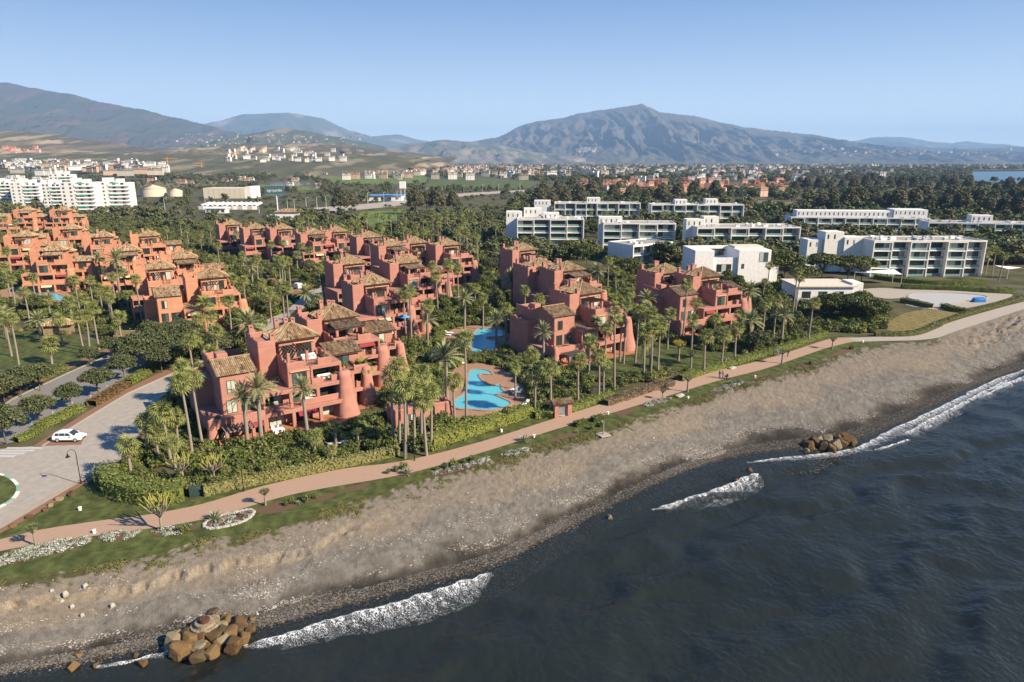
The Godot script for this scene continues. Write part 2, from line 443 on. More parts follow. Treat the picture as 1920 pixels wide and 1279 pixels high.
func build_beach_and_sea() -> void:
	# beach: from the edge of the lawn down to the water and on to the sea bed
	var nx := 700
	var ny := 74
	var p := PackedVector3Array()
	var col := PackedColorArray()
	for j in ny:
		var v := float(j) / (ny - 1) * 1.9
		for i in nx:
			var s := float(i) / (nx - 1)
			var a := walk(line_g, s)
			var b := walk(line_w, s)
			var q := a.lerp(b, v)
			var wide := a.distance_to(b)
			var n1 := noise_a.get_noise_2d(q.x * 0.05, q.y * 0.05)
			var n2 := noise_a.get_noise_2d(q.x * 0.35 + 50.0, q.y * 0.35)
			var n3 := noise_b.get_noise_2d(q.x * 1.1, q.y * 1.1 + 20.0)
			var y := 0.0
			if v < 1.0:
				var left := smoothstep(0.34, 0.24, s)
				var edge := 0.34 + 0.09 * n2 + 0.10 * n1 + 0.02 * n3
				var scarp := smoothstep(edge, edge + 0.05, v) * 0.6 * left
				y = -0.1 * smoothstep(0.0, 0.05, v) - scarp - (2.3 - 0.6 * left) * pow(v, 1.5)
				y += 0.10 * n2 * smoothstep(0.0, 0.15, v) * (1.0 - 0.6 * v) + 0.04 * n3 * smoothstep(0.02, 0.1, v)
				y += 0.35 * absf(n1) * sin(PI * v) * 0.6
				y += 0.5 * smoothstep(0.82, 0.9, s) * sin(PI * clampf(v * 1.6, 0, 1)) * (0.5 + 2.0 * n2)
			else:
				y = SEA - 0.02 - (v - 1.0) * wide * 0.07 + 0.08 * n3
			p.append(Vector3(q.x, y, q.y))
			var sand := Color(0.40, 0.325, 0.235).lerp(Color(0.36, 0.305, 0.235), smoothstep(-0.35, 0.35, 0.5 * n1 + 0.6 * n2 + 0.4 * n3))
			var gravel := Color(0.32, 0.29, 0.24).lerp(Color(0.26, 0.23, 0.19), smoothstep(-0.15, 0.2, n2))
			var cc := sand.lerp(gravel, smoothstep(0.42, 0.58, v + 0.18 * n1 + 0.08 * n2))
			cc = cc.lerp(Color(0.13, 0.11, 0.085), smoothstep(0.74, 0.86, v + 0.12 * n1 + 0.06 * n2))
			cc = cc.lerp(Color(0.05, 0.046, 0.038), smoothstep(0.83, 0.92, v + 0.14 * n1 + 0.06 * n2))
			cc = cc.lerp(Color(0.028, 0.032, 0.03), smoothstep(1.15, 1.5, v + 0.4 * n1 + 0.2 * n2))
			var turf := smoothstep(0.12, 0.03, v + 0.16 * n2 + 0.10 * n3 + 0.1 * n1)
			cc = cc.lerp(Color(0.13, 0.13, 0.045), turf * (1.0 - smoothstep(0.80, 0.86, s)))
			cc *= 1.0 + 0.30 * n3 + 0.25 * noise_b.get_noise_2d(q.x * 3.1, q.y * 3.1)
			cc.a = 1.0
			col.append(cc)
	setting("beach", grid(nx, ny, p, col), M["beach"])
	# sea: a near grid with swell and ripples, and a far sheet for the bay
	var out := Vector2(0.60, 0.80)
	nx = 620
	ny = 230
	p = PackedVector3Array()
	col = PackedColorArray()
	for j in ny:
		var f := float(j) / (ny - 1)
		var w := -1.0 + 26.0 * f + 190.0 * f * f * f
		for i in nx:
			var q := walk(line_w, float(i) / (nx - 1)) + out * w
			var n1 := noise_a.get_noise_2d(q.x * 0.03, q.y * 0.03)
			var n2 := noise_a.get_noise_2d(q.x * 0.22, q.y * 0.22)
			var n3 := noise_b.get_noise_2d(q.x * 0.9, q.y * 0.9)
			var d := q.dot(Vector2(0.5, 0.866))
			var amp := smoothstep(-1.0, 8.0, w)
			var y := SEA + amp * (0.36 * sin(d * 0.52 + 6.0 * n1) + 0.10 * sin(d * 1.05 + 9.0 * n1 + 1.0) + 0.09 * n2 + 0.035 * n3 + (0.055 * sin(d * 1.7 + 7.0 * n1 + 2.5 * n2) + 0.03 * sin(d * 3.3 + q.x * 0.35 + 6.0 * n2)) * (0.6 + 1.2 * n3 + n2))
			p.append(Vector3(q.x, y, q.y)); col.append(Color.WHITE)
	M["sea"].transparency = BaseMaterial3D.TRANSPARENCY_ALPHA
	setting("sea", grid(nx, ny, p, col), M["sea"])
	var bay: StandardMaterial3D = M["sea"].duplicate()
	bay.transparency = BaseMaterial3D.TRANSPARENCY_DISABLED
	bay.albedo_color = lin(0.05, 0.12, 0.17)
	bay.normal_enabled = false; bay.normal_texture = null; bay.roughness = 0.3
	bay.uv1_scale = Vector3.ONE / 60.0
	sheet("bay", pts([420, -380, 12000, -380, 13000, -9000, 700, -9000, 700, -800]), SEA - 0.5, bay)
	sheet("sea_bed", pts([-400, 900, 12000, 900, 12000, -380, 300, -340, 170, -200, 60, -90, -400, -30]), SEA - 6.0, M["sea_bed"])
	build_pebbles()
	build_foam()

func pebble_mesh() -> ArrayMesh:
	var mb := MB.new()
	var ring: Array[Vector3] = []
	for i in 5:
		var f := TAU * i / 5.0
		ring.append(Vector3(cos(f) * (0.9 + 0.2 * (i % 2)), 0.05, sin(f) * 0.75))
	for i in 5:
		mb.tri(Vector3(0.1, 0.55, 0.05), ring[(i + 1) % 5], ring[i])
		mb.tri(ring[i], ring[(i + 1) % 5], Vector3(0, -0.4, 0))
	return mb.mesh(M["stone_plain"])

func beach_point(s: float, v: float) -> Vector3:
	var q := walk(line_g, s).lerp(walk(line_w, s), v)
	var n1 := noise_a.get_noise_2d(q.x * 0.05, q.y * 0.05)
	var n2 := noise_a.get_noise_2d(q.x * 0.35 + 50.0, q.y * 0.35)
	var left := smoothstep(0.34, 0.24, s)
	var edge := 0.34 + 0.05 * n2 + 0.08 * n1
	var y := SEA - 0.02 - (v - 1.0) * 1.5
	if v < 1.0:
		y = -0.1 * smoothstep(0.0, 0.05, v) - smoothstep(edge, edge + 0.05, v) * 0.6 * left - (2.3 - 0.6 * left) * pow(v, 1.5)
		y += 0.10 * n2 * smoothstep(0.0, 0.15, v) * (1.0 - 0.6 * v) + 0.35 * absf(n1) * sin(PI * v) * 0.6
		y += 0.5 * smoothstep(0.82, 0.9, s) * sin(PI * clampf(v * 1.6, 0, 1)) * (0.5 + 2.0 * n2)
	return Vector3(q.x, y, q.y)

func build_pebbles() -> void:
	mat("stone_plain", lin(1, 1, 1), 0.9, null, 1.0, true)
	var xs := []
	var cs := []
	for k in 110000:
		var s := rng.randf_range(0.03, 0.93)
		var v := 0.98 - absf(rng.randfn(0.0, 0.22)) if k % 5 else rng.randf_range(0.1, 1.0)
		if k % 4 == 0: v = rng.randf_range(0.90, 1.22)
		if v < 0.08: continue
		var p := beach_point(s, v)
		var patch := noise_a.get_noise_2d(p.x * 0.09 + 30.0, p.z * 0.09)
		var band_ := sin(v * 26.0 + 5.0 * noise_a.get_noise_2d(p.x * 0.04, p.z * 0.04))
		if v < 0.9 and patch + 0.28 * band_ < rng.randf_range(-0.15, 0.45): continue
		var r := 0.045 + 0.09 * pow(rng.randf(), 3.0) + (0.08 if rng.randf() < 0.01 else 0.0)
		var b := Basis(Vector3.UP, rng.randf() * TAU).scaled(Vector3(r * 1.2, r * rng.randf_range(0.7, 1.2), r))
		xs.append(Transform3D(b, p + Vector3(0, r * 0.2, 0)))
		var g := rng.randf_range(0.12, 0.38)
		var c := Color(g * 1.06, g * 0.97, g * 0.85)
		if rng.randf() < 0.015: c = Color(0.60, 0.56, 0.50)
		if v + 0.14 * noise_a.get_noise_2d(p.x * 0.05, p.z * 0.05) > 0.85: c = c * 0.38 if rng.randf() < 0.97 else Color(0.22, 0.15, 0.075)
		c.a = 1.0
		cs.append(c)
	scatter("pebbles", pebble_mesh(), xs, cs, "grey and brown pebbles strewn over the beach")

func build_foam() -> void:
	# crest lines of the breaking waves, each: the crest, then the rear edge of its foam
	var waves := [
		[pts([-25.33,-54.64,-22.1,-56.28,-17.06,-58.81,-14.11,-60.06,-10.06,-62.25,-6.31,-64.2,-2.07,-66.56]), pts([-23.71,-52.94,-19.75,-54.42,-15.39,-56.12,-11.67,-56.89,-7.67,-58.24,-4.38,-60.75,-1.6,-63.92]), 5200, 0.10, "lacy white foam of the wash below the boulders"],
		[pts([18.23,-80.35,22.92,-83.09,27.1,-85.21,31.83,-88.58,34.35,-90.44,36,-90.96]), pts([18.84,-79.93,22.92,-80.21,27.43,-81.34,31.62,-83.39,34.17,-85.52,36.25,-89.08]), 5200, 0.14, "white foam of the breaking wave"],
		[pts([35.39,-94.74,39.98,-96.26,47.09,-97.62,55.19,-100.66,62.44,-106.35,73.25,-114.2,86.16,-124.07,98.96,-133.84,113.45,-143.13]), pts([35.72,-93.82,40.76,-95.12,48.13,-96.26,55.69,-98.62,63.8,-104.76,73.43,-111.64,86.08,-121.09,97.47,-129.77,110.45,-137.79]), 4200, 0.05, "foam fringe along the far waterline"],
		[pts([91.49,-124.98,97.03,-129.44,103.6,-134.19,111.77,-139.28]), pts([91.29,-124.37,96.3,-126.86,101.53,-129.77,107.53,-132.8]), 1300, 0.15, "small breaker at the edge of the beach"],
		[pts([57,-99.22,60.62,-101.29,65.08,-103.44]), pts([57.1,-98.62,60.68,-99.84,64.93,-102.57]), 500, 0.13, "short white crest beyond the rocks"],
		[pts([64.74,-105.67,76.42,-114.72,89.84,-124.98,103,-134.9]), pts([63.54,-101.93,74.72,-110.39,88.3,-120.8,101.17,-130.76]), 900, 0.03, "second foam line off the far waterline"],
		[pts([70.36,-108.46,71.84,-109.42]), pts([69.95,-107.75,71.83,-108.94]), 70, 0.13, "tiny white crest off the beach"],
		[pts([-37.49,-51.85,-35.04,-52.66,-32.25,-53.92,-31,-54.42]), pts([-37.25,-51.45,-34.82,-52.25,-31.84,-53.07,-30.42,-53.7]), 700, 0.09, "thin foam line beside the boulders"]]
	for w in waves:
		var n := 60
		var m := 10
		var st := SurfaceTool.new()
		st.begin(Mesh.PRIMITIVE_TRIANGLES)
		var run := 0.0
		var last: Vector2 = w[0][0]
		for i in n + 1:
			var t := float(i) / n
			var a := walk(w[0], t)
			var b := walk(w[1], t)
			run += a.distance_to(last)
			last = a
			var ends := smoothstep(0.0, 0.12, t) * smoothstep(1.0, 0.88, t)
			b = a.lerp(b, 0.25 + 0.75 * ends)
			for j in m + 1:
				var f := float(j) / m
				var q := a.lerp(b, f) + Vector2(0.6, 0.8) * 0.5 * noise_a.get_noise_2d(run * 0.35, f)
				st.set_uv(Vector2(run / 9.0, lerpf(0.0, 1.0, f) if ends > 0.02 else 0.9))
				st.set_normal(Vector3.UP)
				st.add_vertex(Vector3(q.x, SEA + 0.15 + w[3] * 1.6 * exp(-pow((f - 0.1) * 5.0, 2.0)) * ends, q.y))
		for i in n:
			for j in m:
				var k := i * (m + 1) + j
				for o: int in [k, k + m + 1, k + m + 2, k, k + m + 2, k + 1]: st.add_index(o)
		st.generate_normals()
		var o := setting("foam", st.commit(), M["foam"], "stuff")
		o.set_meta("label", w[4])

# ---------------------------------------------------------------- roads, paths, lawns, pools
func band(called: String, parent: Node, outline: PackedVector2Array, y0: float, y1: float, width: float, m: Material, closed := true, tones := [Color.WHITE]) -> MeshInstance3D:
	# a kerb or coping of real height that follows an outline
	var mb := MB.new()
	var n := outline.size()
	for i in (n if closed else n - 1):
		var a := outline[i]
		var b := outline[(i + 1) % n]
		var side := (b - a).orthogonal().normalized() * width * 0.5
		var tone: Color = tones[(i / 3) % tones.size()]
		var q := [a + side, b + side, b - side, a - side]
		mb.quad(v3(q[0], y1), v3(q[1], y1), v3(q[2], y1), v3(q[3], y1), tone)
		mb.quad(v3(q[1], y1), v3(q[0], y1), v3(q[0], y0), v3(q[1], y0), tone)
		mb.quad(v3(q[3], y1), v3(q[2], y1), v3(q[2], y0), v3(q[3], y0), tone)
	var o := part(parent, called if parent != self else numbered(called), mb.mesh(), m)
	if parent == self: o.set_meta("kind", "structure")
	return o

func loop_smooth(poly: PackedVector2Array, k := 4) -> PackedVector2Array:
	var r := PackedVector2Array()
	var n := poly.size()
	for i in n:
		for j in k:
			r.append(poly[i].cubic_interpolate(poly[(i + 1) % n], poly[(i + n - 1) % n], poly[(i + 2) % n], float(j) / k))
	return r

func pool(label: String, water: PackedVector2Array, deck: PackedVector2Array, dry := false) -> void:
	var c := Vector2.ZERO
	for q in water: c += q / water.size()
	var o := thing("swimming_pool", label, "pool", v3(c))
	for i in water.size(): water[i] -= c
	for i in deck.size(): deck[i] -= c
	var w := loop_smooth(water, 3)
	part(o, "deck", flat(loop_smooth(deck, 3), 0.02), M["concrete"] if dry else M["deck"])
	part(o, "basin", flat(w, 0.05), M["pool_dry"] if dry else M["pool_tile"])
	if not dry: part(o, "water", flat(w, 0.16), M["pool_water"])
	band("coping", o, w, 0.0, 0.2, 0.5, M["concrete"] if dry else M["deck_light"])

func build_ways() -> void:
	mat("deck", lin(0.50, 0.30, 0.19), 0.95, M["tex_grit"], 2.0)
	mat("deck_light", lin(0.55, 0.36, 0.25), 0.95, M["tex_grit"], 2.0)
	# lawn from the garden hedges to the beach
	var up := smooth(pts([-69.6,-64.37,-62.52,-66.93,-59.44,-70.83,-58.39,-74.74,-57.35,-82.58,-56.25,-85.58,-49.92,-80.64,-42.11,-78.77,-40.19,-79.34,-33.22,-84.45,-24.4,-89.82,-16.93,-93.12,-12.42,-91.63,-8.9,-96.03,-3.4,-101.27,3.59,-107.53,9.11,-109.52,17.7,-119.08,30.45,-127.89,41.03,-135.7,54.04,-144.43,67.65,-154.75,79.03,-163.3,87.97,-160.18]), 3)
	var lo := PackedVector2Array()
	for i in 90: lo.append(walk(line_g, lerpf(0.0, 16.0 / 21.0, i / 89.0)))
	lo.reverse()
	up.append_array(lo)
	sheet("lawn", up, 0.0, M["lawn"])
	sheet("lawn", loop_smooth(pts([-132.19,-157.18,-126.46,-163.3,-120.75,-166.53,-108.67,-162.25,-97.87,-157.18,-90.24,-157.18,-86.49,-135.7,-88.59,-125.26,-94.41,-119.08,-100.02,-116.2])), 0.0, M["lawn"])
	sheet("lawn", loop_smooth(pts([23.46,-152.39,34.32,-157.18,44.43,-147.87,52.84,-147.87,42.14,-135.7,29.2,-132.04,16.68,-126.89,14.42,-135.7])), 0.0, M["lawn"])
	sheet("lawn", loop_smooth(pts([-27.85,-120.57,-23.14,-122.1,-20.45,-114.8,-23.94,-110.8,-26.34,-113.44])), 0.0, M["lawn"])
	sheet("lawn", loop_smooth(pts([95.99,-170.46,108.67,-186.01,120.23,-193,125.91,-187.37,115.15,-179.48,99.28,-166.53])), 0.01, mat("dry_lawn", lin(0.27, 0.215, 0.08), 0.95, M["tex_broad"], 7.0))
	ribbon("promenade", pts([-68.25,-62.91,-63.1,-66.2,-58.45,-69.45,-55.04,-71.65,-48.8,-73.86,-44.32,-75.13,-38.97,-77.8,-32.67,-82.89,-23.9,-87.74,-15.36,-90.54,-4.91,-97.24,7.14,-107.04,22.72,-119.67,36.4,-130.63,49.68,-138.37,62.44,-147.87,76.52,-159.17,83.05,-160.7]), pts([-66.13,-60.6,-61.21,-63.87,-56.7,-67.04,-52.98,-68.55,-47.96,-70.25,-39.92,-72.74,-35.25,-75.26,-27.73,-80.64,-14.71,-86.23,-4.72,-93.12,6.85,-102.15,20.48,-112.11,39.52,-126.56,53.23,-135.7,70.42,-149.65,75.76,-153.33,79.38,-155.71,83.5,-157.67]), 0.03, M["promenade"])
	ribbon("promenade", pts([81.5,-160.18,88.5,-161.21,98.85,-162.25,109.7,-170.46,118.68,-178.22,155.71,-203.67,218.3,-242.48]), pts([81.74,-156.69,87.7,-157.18,100.96,-159.17,113.75,-168.19,147.98,-193,167.95,-206.93,208.21,-230.76]), 0.04, M["concrete"])
	# road, roundabout, parking
	sheet("road", pts([-79.79,-89.47,-76.71,-94.65,-71.51,-95.83,-71.62,-106.8,-71.17,-119.38,-69.62,-131.34,-68.2,-135.7,-68.19,-150.1,-67.36,-157.18,-64.58,-153.33,-65.09,-142.77,-64.57,-127.89,-61.95,-115.64,-59.48,-102.83,-56.41,-89.65,-58.01,-83.67,-59.28,-76.05,-60.13,-71.77,-61.93,-66.93]), 0.02, M["asphalt"])
	sheet("parking_lot", pts([-88.35,-105.84,-90.32,-116.76,-90.07,-131.69,-89.29,-144.43,-88.97,-157.18,-84.45,-153.33,-74.3,-135.7,-74.01,-126.89,-74.57,-116.76,-75.73,-102.15,-76.66,-96.84,-82.57,-96.03]), 0.02, M["paving_grey"])
	sheet("pavement", pts([-72.29,-95.44,-72.81,-108.77,-72.65,-122.1,-71.2,-134.58,-69.86,-135.7,-68.86,-131.34,-71.13,-119.67,-71.26,-106.8,-71,-95.44]), 0.12, M["brick_paving"])
	sheet("pavement", pts([-71.78,-95.63,-72.76,-100.61,-67.52,-100.61,-65.53,-96.23]), 0.05, M["brick_paving"])
	sheet("pavement", pts([-61.85,-66.83,-60.13,-71.77,-59.37,-76.18,-58.1,-83.82,-56.51,-89.82,-58.69,-100.18,-57.59,-100.18,-54.72,-89.47,-56.25,-85.58,-57.16,-82.28,-58.22,-74.49,-59.28,-70.59,-61.02,-65.78]), 0.10, M["brick_paving"])
	band("kerb", self, pts([-61.85,-66.83,-60.13,-71.77,-59.37,-76.18,-58.1,-83.82,-56.51,-89.82,-58.69,-100.18]), 0.0, 0.13, 0.25, M["kerb"], false)
	band("kerb", self, pts([-71,-95.44,-71.26,-106.8,-71.13,-119.67,-68.86,-131.34]), 0.0, 0.15, 0.25, M["kerb"], false)
	band("kerb", self, pts([-88.35,-105.84,-90.32,-116.76,-90.07,-131.69,-89.29,-144.43,-88.97,-157.18]), 0.0, 0.14, 0.3, M["kerb"], false)
	sheet("pavement", pts([-89.81,-107.78,-91.54,-118.49,-91.43,-133.85,-90.51,-146.57,-90.29,-159.67,-92.19,-162.77,-92.77,-149.65,-93.51,-136.45,-93.62,-120.87,-91.88,-110.03]), 0.10, M["brick_paving"])
	sheet("road", pts([-61.01,-157.18,-66.21,-179.48,-64.74,-193,-66.88,-221.94,-59.96,-237.01,-53.89,-226.76,-57.53,-200.51,-57.57,-179.48,-55.93,-157.18,-55.24,-147.87]), 0.02, M["asphalt"])
	sheet("road", pts([-95.95,-248.19,-86.19,-237.01,-66.37,-208.59,-64.69,-217.31,-76.12,-231.78,-92.15,-254.17]), 0.03, M["brick_paving"])
	var isl := loop_smooth(pts([-77.76,-86.9,-74.18,-87.07,-70.37,-85.91,-67.73,-84.45,-65.24,-82.13,-63.9,-79.63,-63.76,-77.53,-64.55,-76.05,-67.27,-74.49]))
	sheet("lawn", isl, 0.12, M["lawn"])
	band("kerb", self, isl, 0.0, 0.16, 0.4, M["plain_colour"], true, [Color(0.66, 0.62, 0.55), Color(0.20, 0.33, 0.24)])
	for q: PackedVector2Array in [pts([-76.01,-95.24,-70.71,-95.24,-70.48,-94.65,-75.91,-94.65]), pts([-76.27,-94.26,-71.17,-94.26,-71.1,-93.69,-76.25,-93.69]), pts([-76.68,-93.31,-71.95,-93.31,-71.87,-92.74,-76.58,-92.74]), pts([-77.4,-92.37,-72.71,-92.37,-72.57,-91.72,-77.38,-91.72])]:
		sheet("road_marking", q, 0.03, M["paint"])
	var yl := pts([-60.74,-72.62,-60,-77.12,-58.65,-84.14])
	for i in 2:
		var s := (yl[i + 1] - yl[i]).orthogonal().normalized() * 0.08
		sheet("road_marking", PackedVector2Array([yl[i] - s, yl[i + 1] - s, yl[i + 1] + s, yl[i] + s]), 0.03, M["paint_yellow"])
	# parking bay lines
	for i in 7:
		var a := Vector2(-77.16, -102.38).lerp(Vector2(-74.37, -129.94), i / 6.0)
		var dirn := Vector2(-0.57, -0.82)
		var s := dirn.orthogonal() * 0.07
		var b := a + dirn * 4.5
		sheet("road_marking", PackedVector2Array([a - s, b - s, b + s, a + s]), 0.032, M["paint"])
	# pools
	pool("free form turquoise swimming pool behind the promenade hedge", pts([-8.45,-134.22,-6.38,-134.58,-4.36,-133.12,-4.08,-130.98,-6.65,-130.98,-4.83,-124.93,-3.27,-124.29,-2.06,-125.26,-1.81,-121.79,-0.49,-118.79,-2.94,-118.79,-2.04,-117.34,-0.1,-114.8,-0.47,-112.9,-2.4,-111.06,-4.6,-110.54,-6.83,-111.06,-9.25,-111.32,-10.56,-113.71,-10.39,-116.2,-8.89,-119.67,-8.76,-125.26,-8.91,-130.98]), pts([-12.29,-110.29,-9.8,-106.8,-5.41,-108.27,-0.91,-108.77,2.62,-112.9,2.49,-120.57,1.56,-126.89,-2.22,-135.7,-6.23,-138.76,-10.14,-137.98,-12.44,-132.04,-12.84,-117.62]))
	pool("blue swimming pool further inland beside tall palms", pts([-13.65,-156.2,-12.11,-157.67,-9.43,-157.67,-9.1,-168.75,-2.99,-168.75,-2.22,-161.73,-5.71,-160.7,-5.51,-158.67,-3.43,-157.18,-3.58,-152.39,-5,-146.57,-8.81,-146.57,-9.43,-151.01,-12.46,-153.8]), pts([-16.68,-156.2,-16.27,-165.44,-12.46,-172.19,-2.49,-172.19,0,-157.18,-4.02,-145.28,-10.63,-145.28,-14.94,-151.01]))
	pool("blue pool between the orange apartments", pts([-162.79,-221.94,-159.68,-223.84,-151.35,-221.94,-145.47,-215.51,-139.6,-210.28,-137.08,-204.47,-142.43,-206.93,-147.42,-212,-155.01,-212]), pts([-168.95,-221.94,-168.44,-228.74,-158.65,-231.78,-149.09,-226.76,-136.88,-208.59,-131.82,-196.69,-143.83,-200.51,-158.07,-206.93]))
	pool("wide empty white pool in front of the white hotel", pts([125.18,-212,129.72,-216.41,138.55,-218.22,147.18,-215.51,149.95,-212,145.72,-206.93,135.24,-202.08,124.11,-197.44,122.23,-201.29,123.16,-206.93]), pts([112.63,-221.94,123.94,-226.76,131.29,-223.84,144.31,-221.94,155.25,-217.31,160.24,-214.62,148.15,-204.47,129.48,-193,121.78,-193,117.4,-198.96,121.12,-208.59,116.14,-208.59,112.95,-215.51]), true)
	# flower beds in the lower lawn
	for q: PackedVector2Array in [pts([-58.03,-64.17,-55.86,-65.89,-53.81,-68.01,-51.14,-69.45,-48.67,-69.9,-47.71,-69,-49.54,-66.93,-52.16,-65.58,-54.62,-64.17]), pts([-47.65,-70.25,-46.26,-71.06,-44.34,-71.53,-43.22,-71.06,-43.65,-69.67,-45.34,-68.89,-46.87,-69.22]), pts([-42.23,-71.06,-40.32,-72.25,-38.02,-72.74,-37.19,-72.01,-38.34,-70.71,-40.52,-70.13]), pts([-36.52,-72.5,-36.12,-74.23,-34.04,-75.52,-32.65,-76.18,-31.69,-75.52,-31.93,-73.73,-33.44,-72.37,-35.39,-71.77]), pts([-31.75,-76.05,-30.76,-77.39,-29.11,-78.49,-26.95,-78.49,-27.46,-76.45,-29.7,-75.26]), pts([-26.87,-77.8,-24.72,-79.77,-23.23,-80.64,-22.8,-79.77,-24.38,-78.49]), pts([-22.85,-81.08,-20.6,-82.89,-19.34,-83.67,-19.12,-82.58,-20.9,-81.08]), pts([-16.44,-85.58,-14.89,-87.4,-13.16,-88.43,-12.65,-87.4,-14.56,-85.25]), pts([-11.75,-86.07,-9.71,-87.74,-6.1,-89.82,-3.49,-91.63,-3.21,-90.18,-6,-88.08,-9.51,-85.74]), pts([-2.34,-92.18,0,-94.07,3.23,-95.83,3.36,-94.65,0.39,-92.18]), pts([4.45,-96.03,7.52,-99.54,10.23,-101.71,10.53,-100.4,7.38,-97.45]), pts([17.31,-109.52,20.48,-112.11,21.73,-111.32,19.02,-108.77]), pts([22.58,-113.44,27.05,-116.76,29.37,-117.62,27.58,-114.8,23.79,-112.37]), pts([36.8,-120.57,42.43,-125.91,45.45,-127.22,44.08,-124.61,38.79,-120.57]), pts([47.71,-129.25,51.9,-132.04,52.59,-130.98,48.82,-127.89]), pts([58.77,-135.7,64.06,-140.34,65.09,-139.54,60.13,-134.95]), pts([69.9,-144.43,77.36,-151.47,79.2,-151.47,74.23,-146.14])]:
		sheet("flower_bed", loop_smooth(q, 3), 0.02, M["earth"])

# ---------------------------------------------------------------- plants
func leaf_blob(mb: MB, at: Vector3, r: Vector3, count: int, size: float, dark: Color, light: Color, core := true) -> void:
	for k in count:
		var d := Vector3(rng.randfn(), rng.randfn(), rng.randfn()).normalized()
		var rad := pow(rng.randf(), 0.25)
		var p := at + d * r * rad
		var nrm := (d + Vector3(rng.randfn(), rng.randfn() + 0.4, rng.randfn()) * 0.55).normalized()
		var s := nrm.cross(Vector3(rng.randfn(), rng.randfn(), rng.randfn())).normalized() * size * rng.randf_range(0.6, 1.3)
		var t := nrm.cross(s) * rng.randf_range(0.45, 0.8)
		var c := dark.lerp(light, rng.randf())
		mb.quad(p - s, p + t, p + s, p - t, c)
	if core:
		for k in 14:   # twigs and inner leaves that close the clump
			var d := Vector3(rng.randfn(), rng.randfn(), rng.randfn()).normalized()
			var s := d.cross(Vector3(rng.randfn(), rng.randfn(), rng.randfn())).normalized() * r.x * 0.6
			var t := d.cross(s)
			mb.quad(at - s, at + t, at + s, at - t, dark.lerp(light, rng.randf()))

func broad_tree(called: String, label: String, h: float, rad: float, flat_top: float, dark: Color, light: Color, blobs: int, leaf: float, sd: int) -> Node3D:
	rng.seed = sd
	var o := thing(called, label, "tree", Vector3(0, -500, 0))
	var tr := MB.new()
	var cr := MB.new()
	var fork := h * 0.42
	tr.bar(Vector3(0, -0.2, 0), Vector3(0.1, fork, 0.05), 0.035 * h * 0.6, 0.025 * h * 0.6, 7)
	for k in blobs:
		var f := TAU * k * 0.381966
		var q := sqrt((k + 0.5) / blobs)
		var p := Vector3(cos(f) * rad * q * 0.8, lerpf(h * 0.86, h * (0.50 + 0.22 * flat_top), q * q) + rng.randf_range(-0.06, 0.06) * h, sin(f) * rad * q * 0.8)
		if k % 2 == 0: tr.bar(Vector3(0.1, fork * rng.randf_range(0.75, 1.0), 0.05), p, 0.016 * h * 0.6, 0.005 * h, 5)
		var br := rad * rng.randf_range(0.26, 0.40)
		leaf_blob(cr, p, Vector3(br, br * lerpf(0.8, 0.5, flat_top), br), 110, leaf, dark, light)
	part(o, "trunk", tr.mesh(), M["bark"])
	part(o, "crown", cr.mesh(), M["leaf"])
	return o

func bush(called: String, label: String, r: Vector3, dark: Color, light: Color, count: int, leaf: float, sd: int) -> Node3D:
	rng.seed = sd
	var mb := MB.new()
	for k in 5:
		var p := Vector3(rng.randf_range(-0.4, 0.4) * r.x, r.y * rng.randf_range(0.4, 0.65), rng.randf_range(-0.4, 0.4) * r.z)
		leaf_blob(mb, p, r * rng.randf_range(0.5, 0.7), count / 5, leaf, dark, light)
	for k in 4:
		var f := k * 1.7
		mb.bar(Vector3(0, -0.1, 0), Vector3(cos(f) * r.x * 0.4, r.y * 0.6, sin(f) * r.z * 0.4), 0.04, 0.02, 4, Color(0.09, 0.06, 0.04))
	return one(called, mb.mesh(M["leaf"]), null, label, "shrub", Vector3(0, -500, 0))

# one fan-shaped leaf that grows along +x from the origin
func fan_leaf(dead: bool, sd: int) -> ArrayMesh:
	rng.seed = sd
	var mb := MB.new()
	var a := Color(0.12, 0.145, 0.045) if not dead else Color(0.30, 0.22, 0.10)
	var b := Color(0.23, 0.24, 0.075) if not dead else Color(0.36, 0.27, 0.13)
	var stem := 1.15
	mb.bar(Vector3.ZERO, Vector3(stem, 0, 0), 0.035, 0.02, 3, Color(0.22, 0.20, 0.08), false)
	var hub := Vector3(stem - 0.1, 0, 0)
	var nb := 10
	for k in nb:
		var f := lerpf(-1.75, 1.75, k / (nb - 1.0))
		var l := 1.45 * (1.0 - 0.18 * absf(f) / 1.75) * rng.randf_range(0.88, 1.08)
		var d := Vector3(cos(f), 0, sin(f))
		var s := Vector3(-d.z, 0, d.x) * 0.10
		var lift := 0.05 if k % 2 else -0.03
		var mid := hub + d * l * 0.58 + Vector3(0, lift, 0)
		var tip := hub + d * l * 0.92 + Vector3(0, -0.42 - 0.25 * rng.randf(), 0)
		var c := a.lerp(b, rng.randf())
		mb.tri(hub, mid + s, mid - s, c)
		mb.tri(mid - s, mid + s, tip, c)
	return mb.mesh(M["frond"])

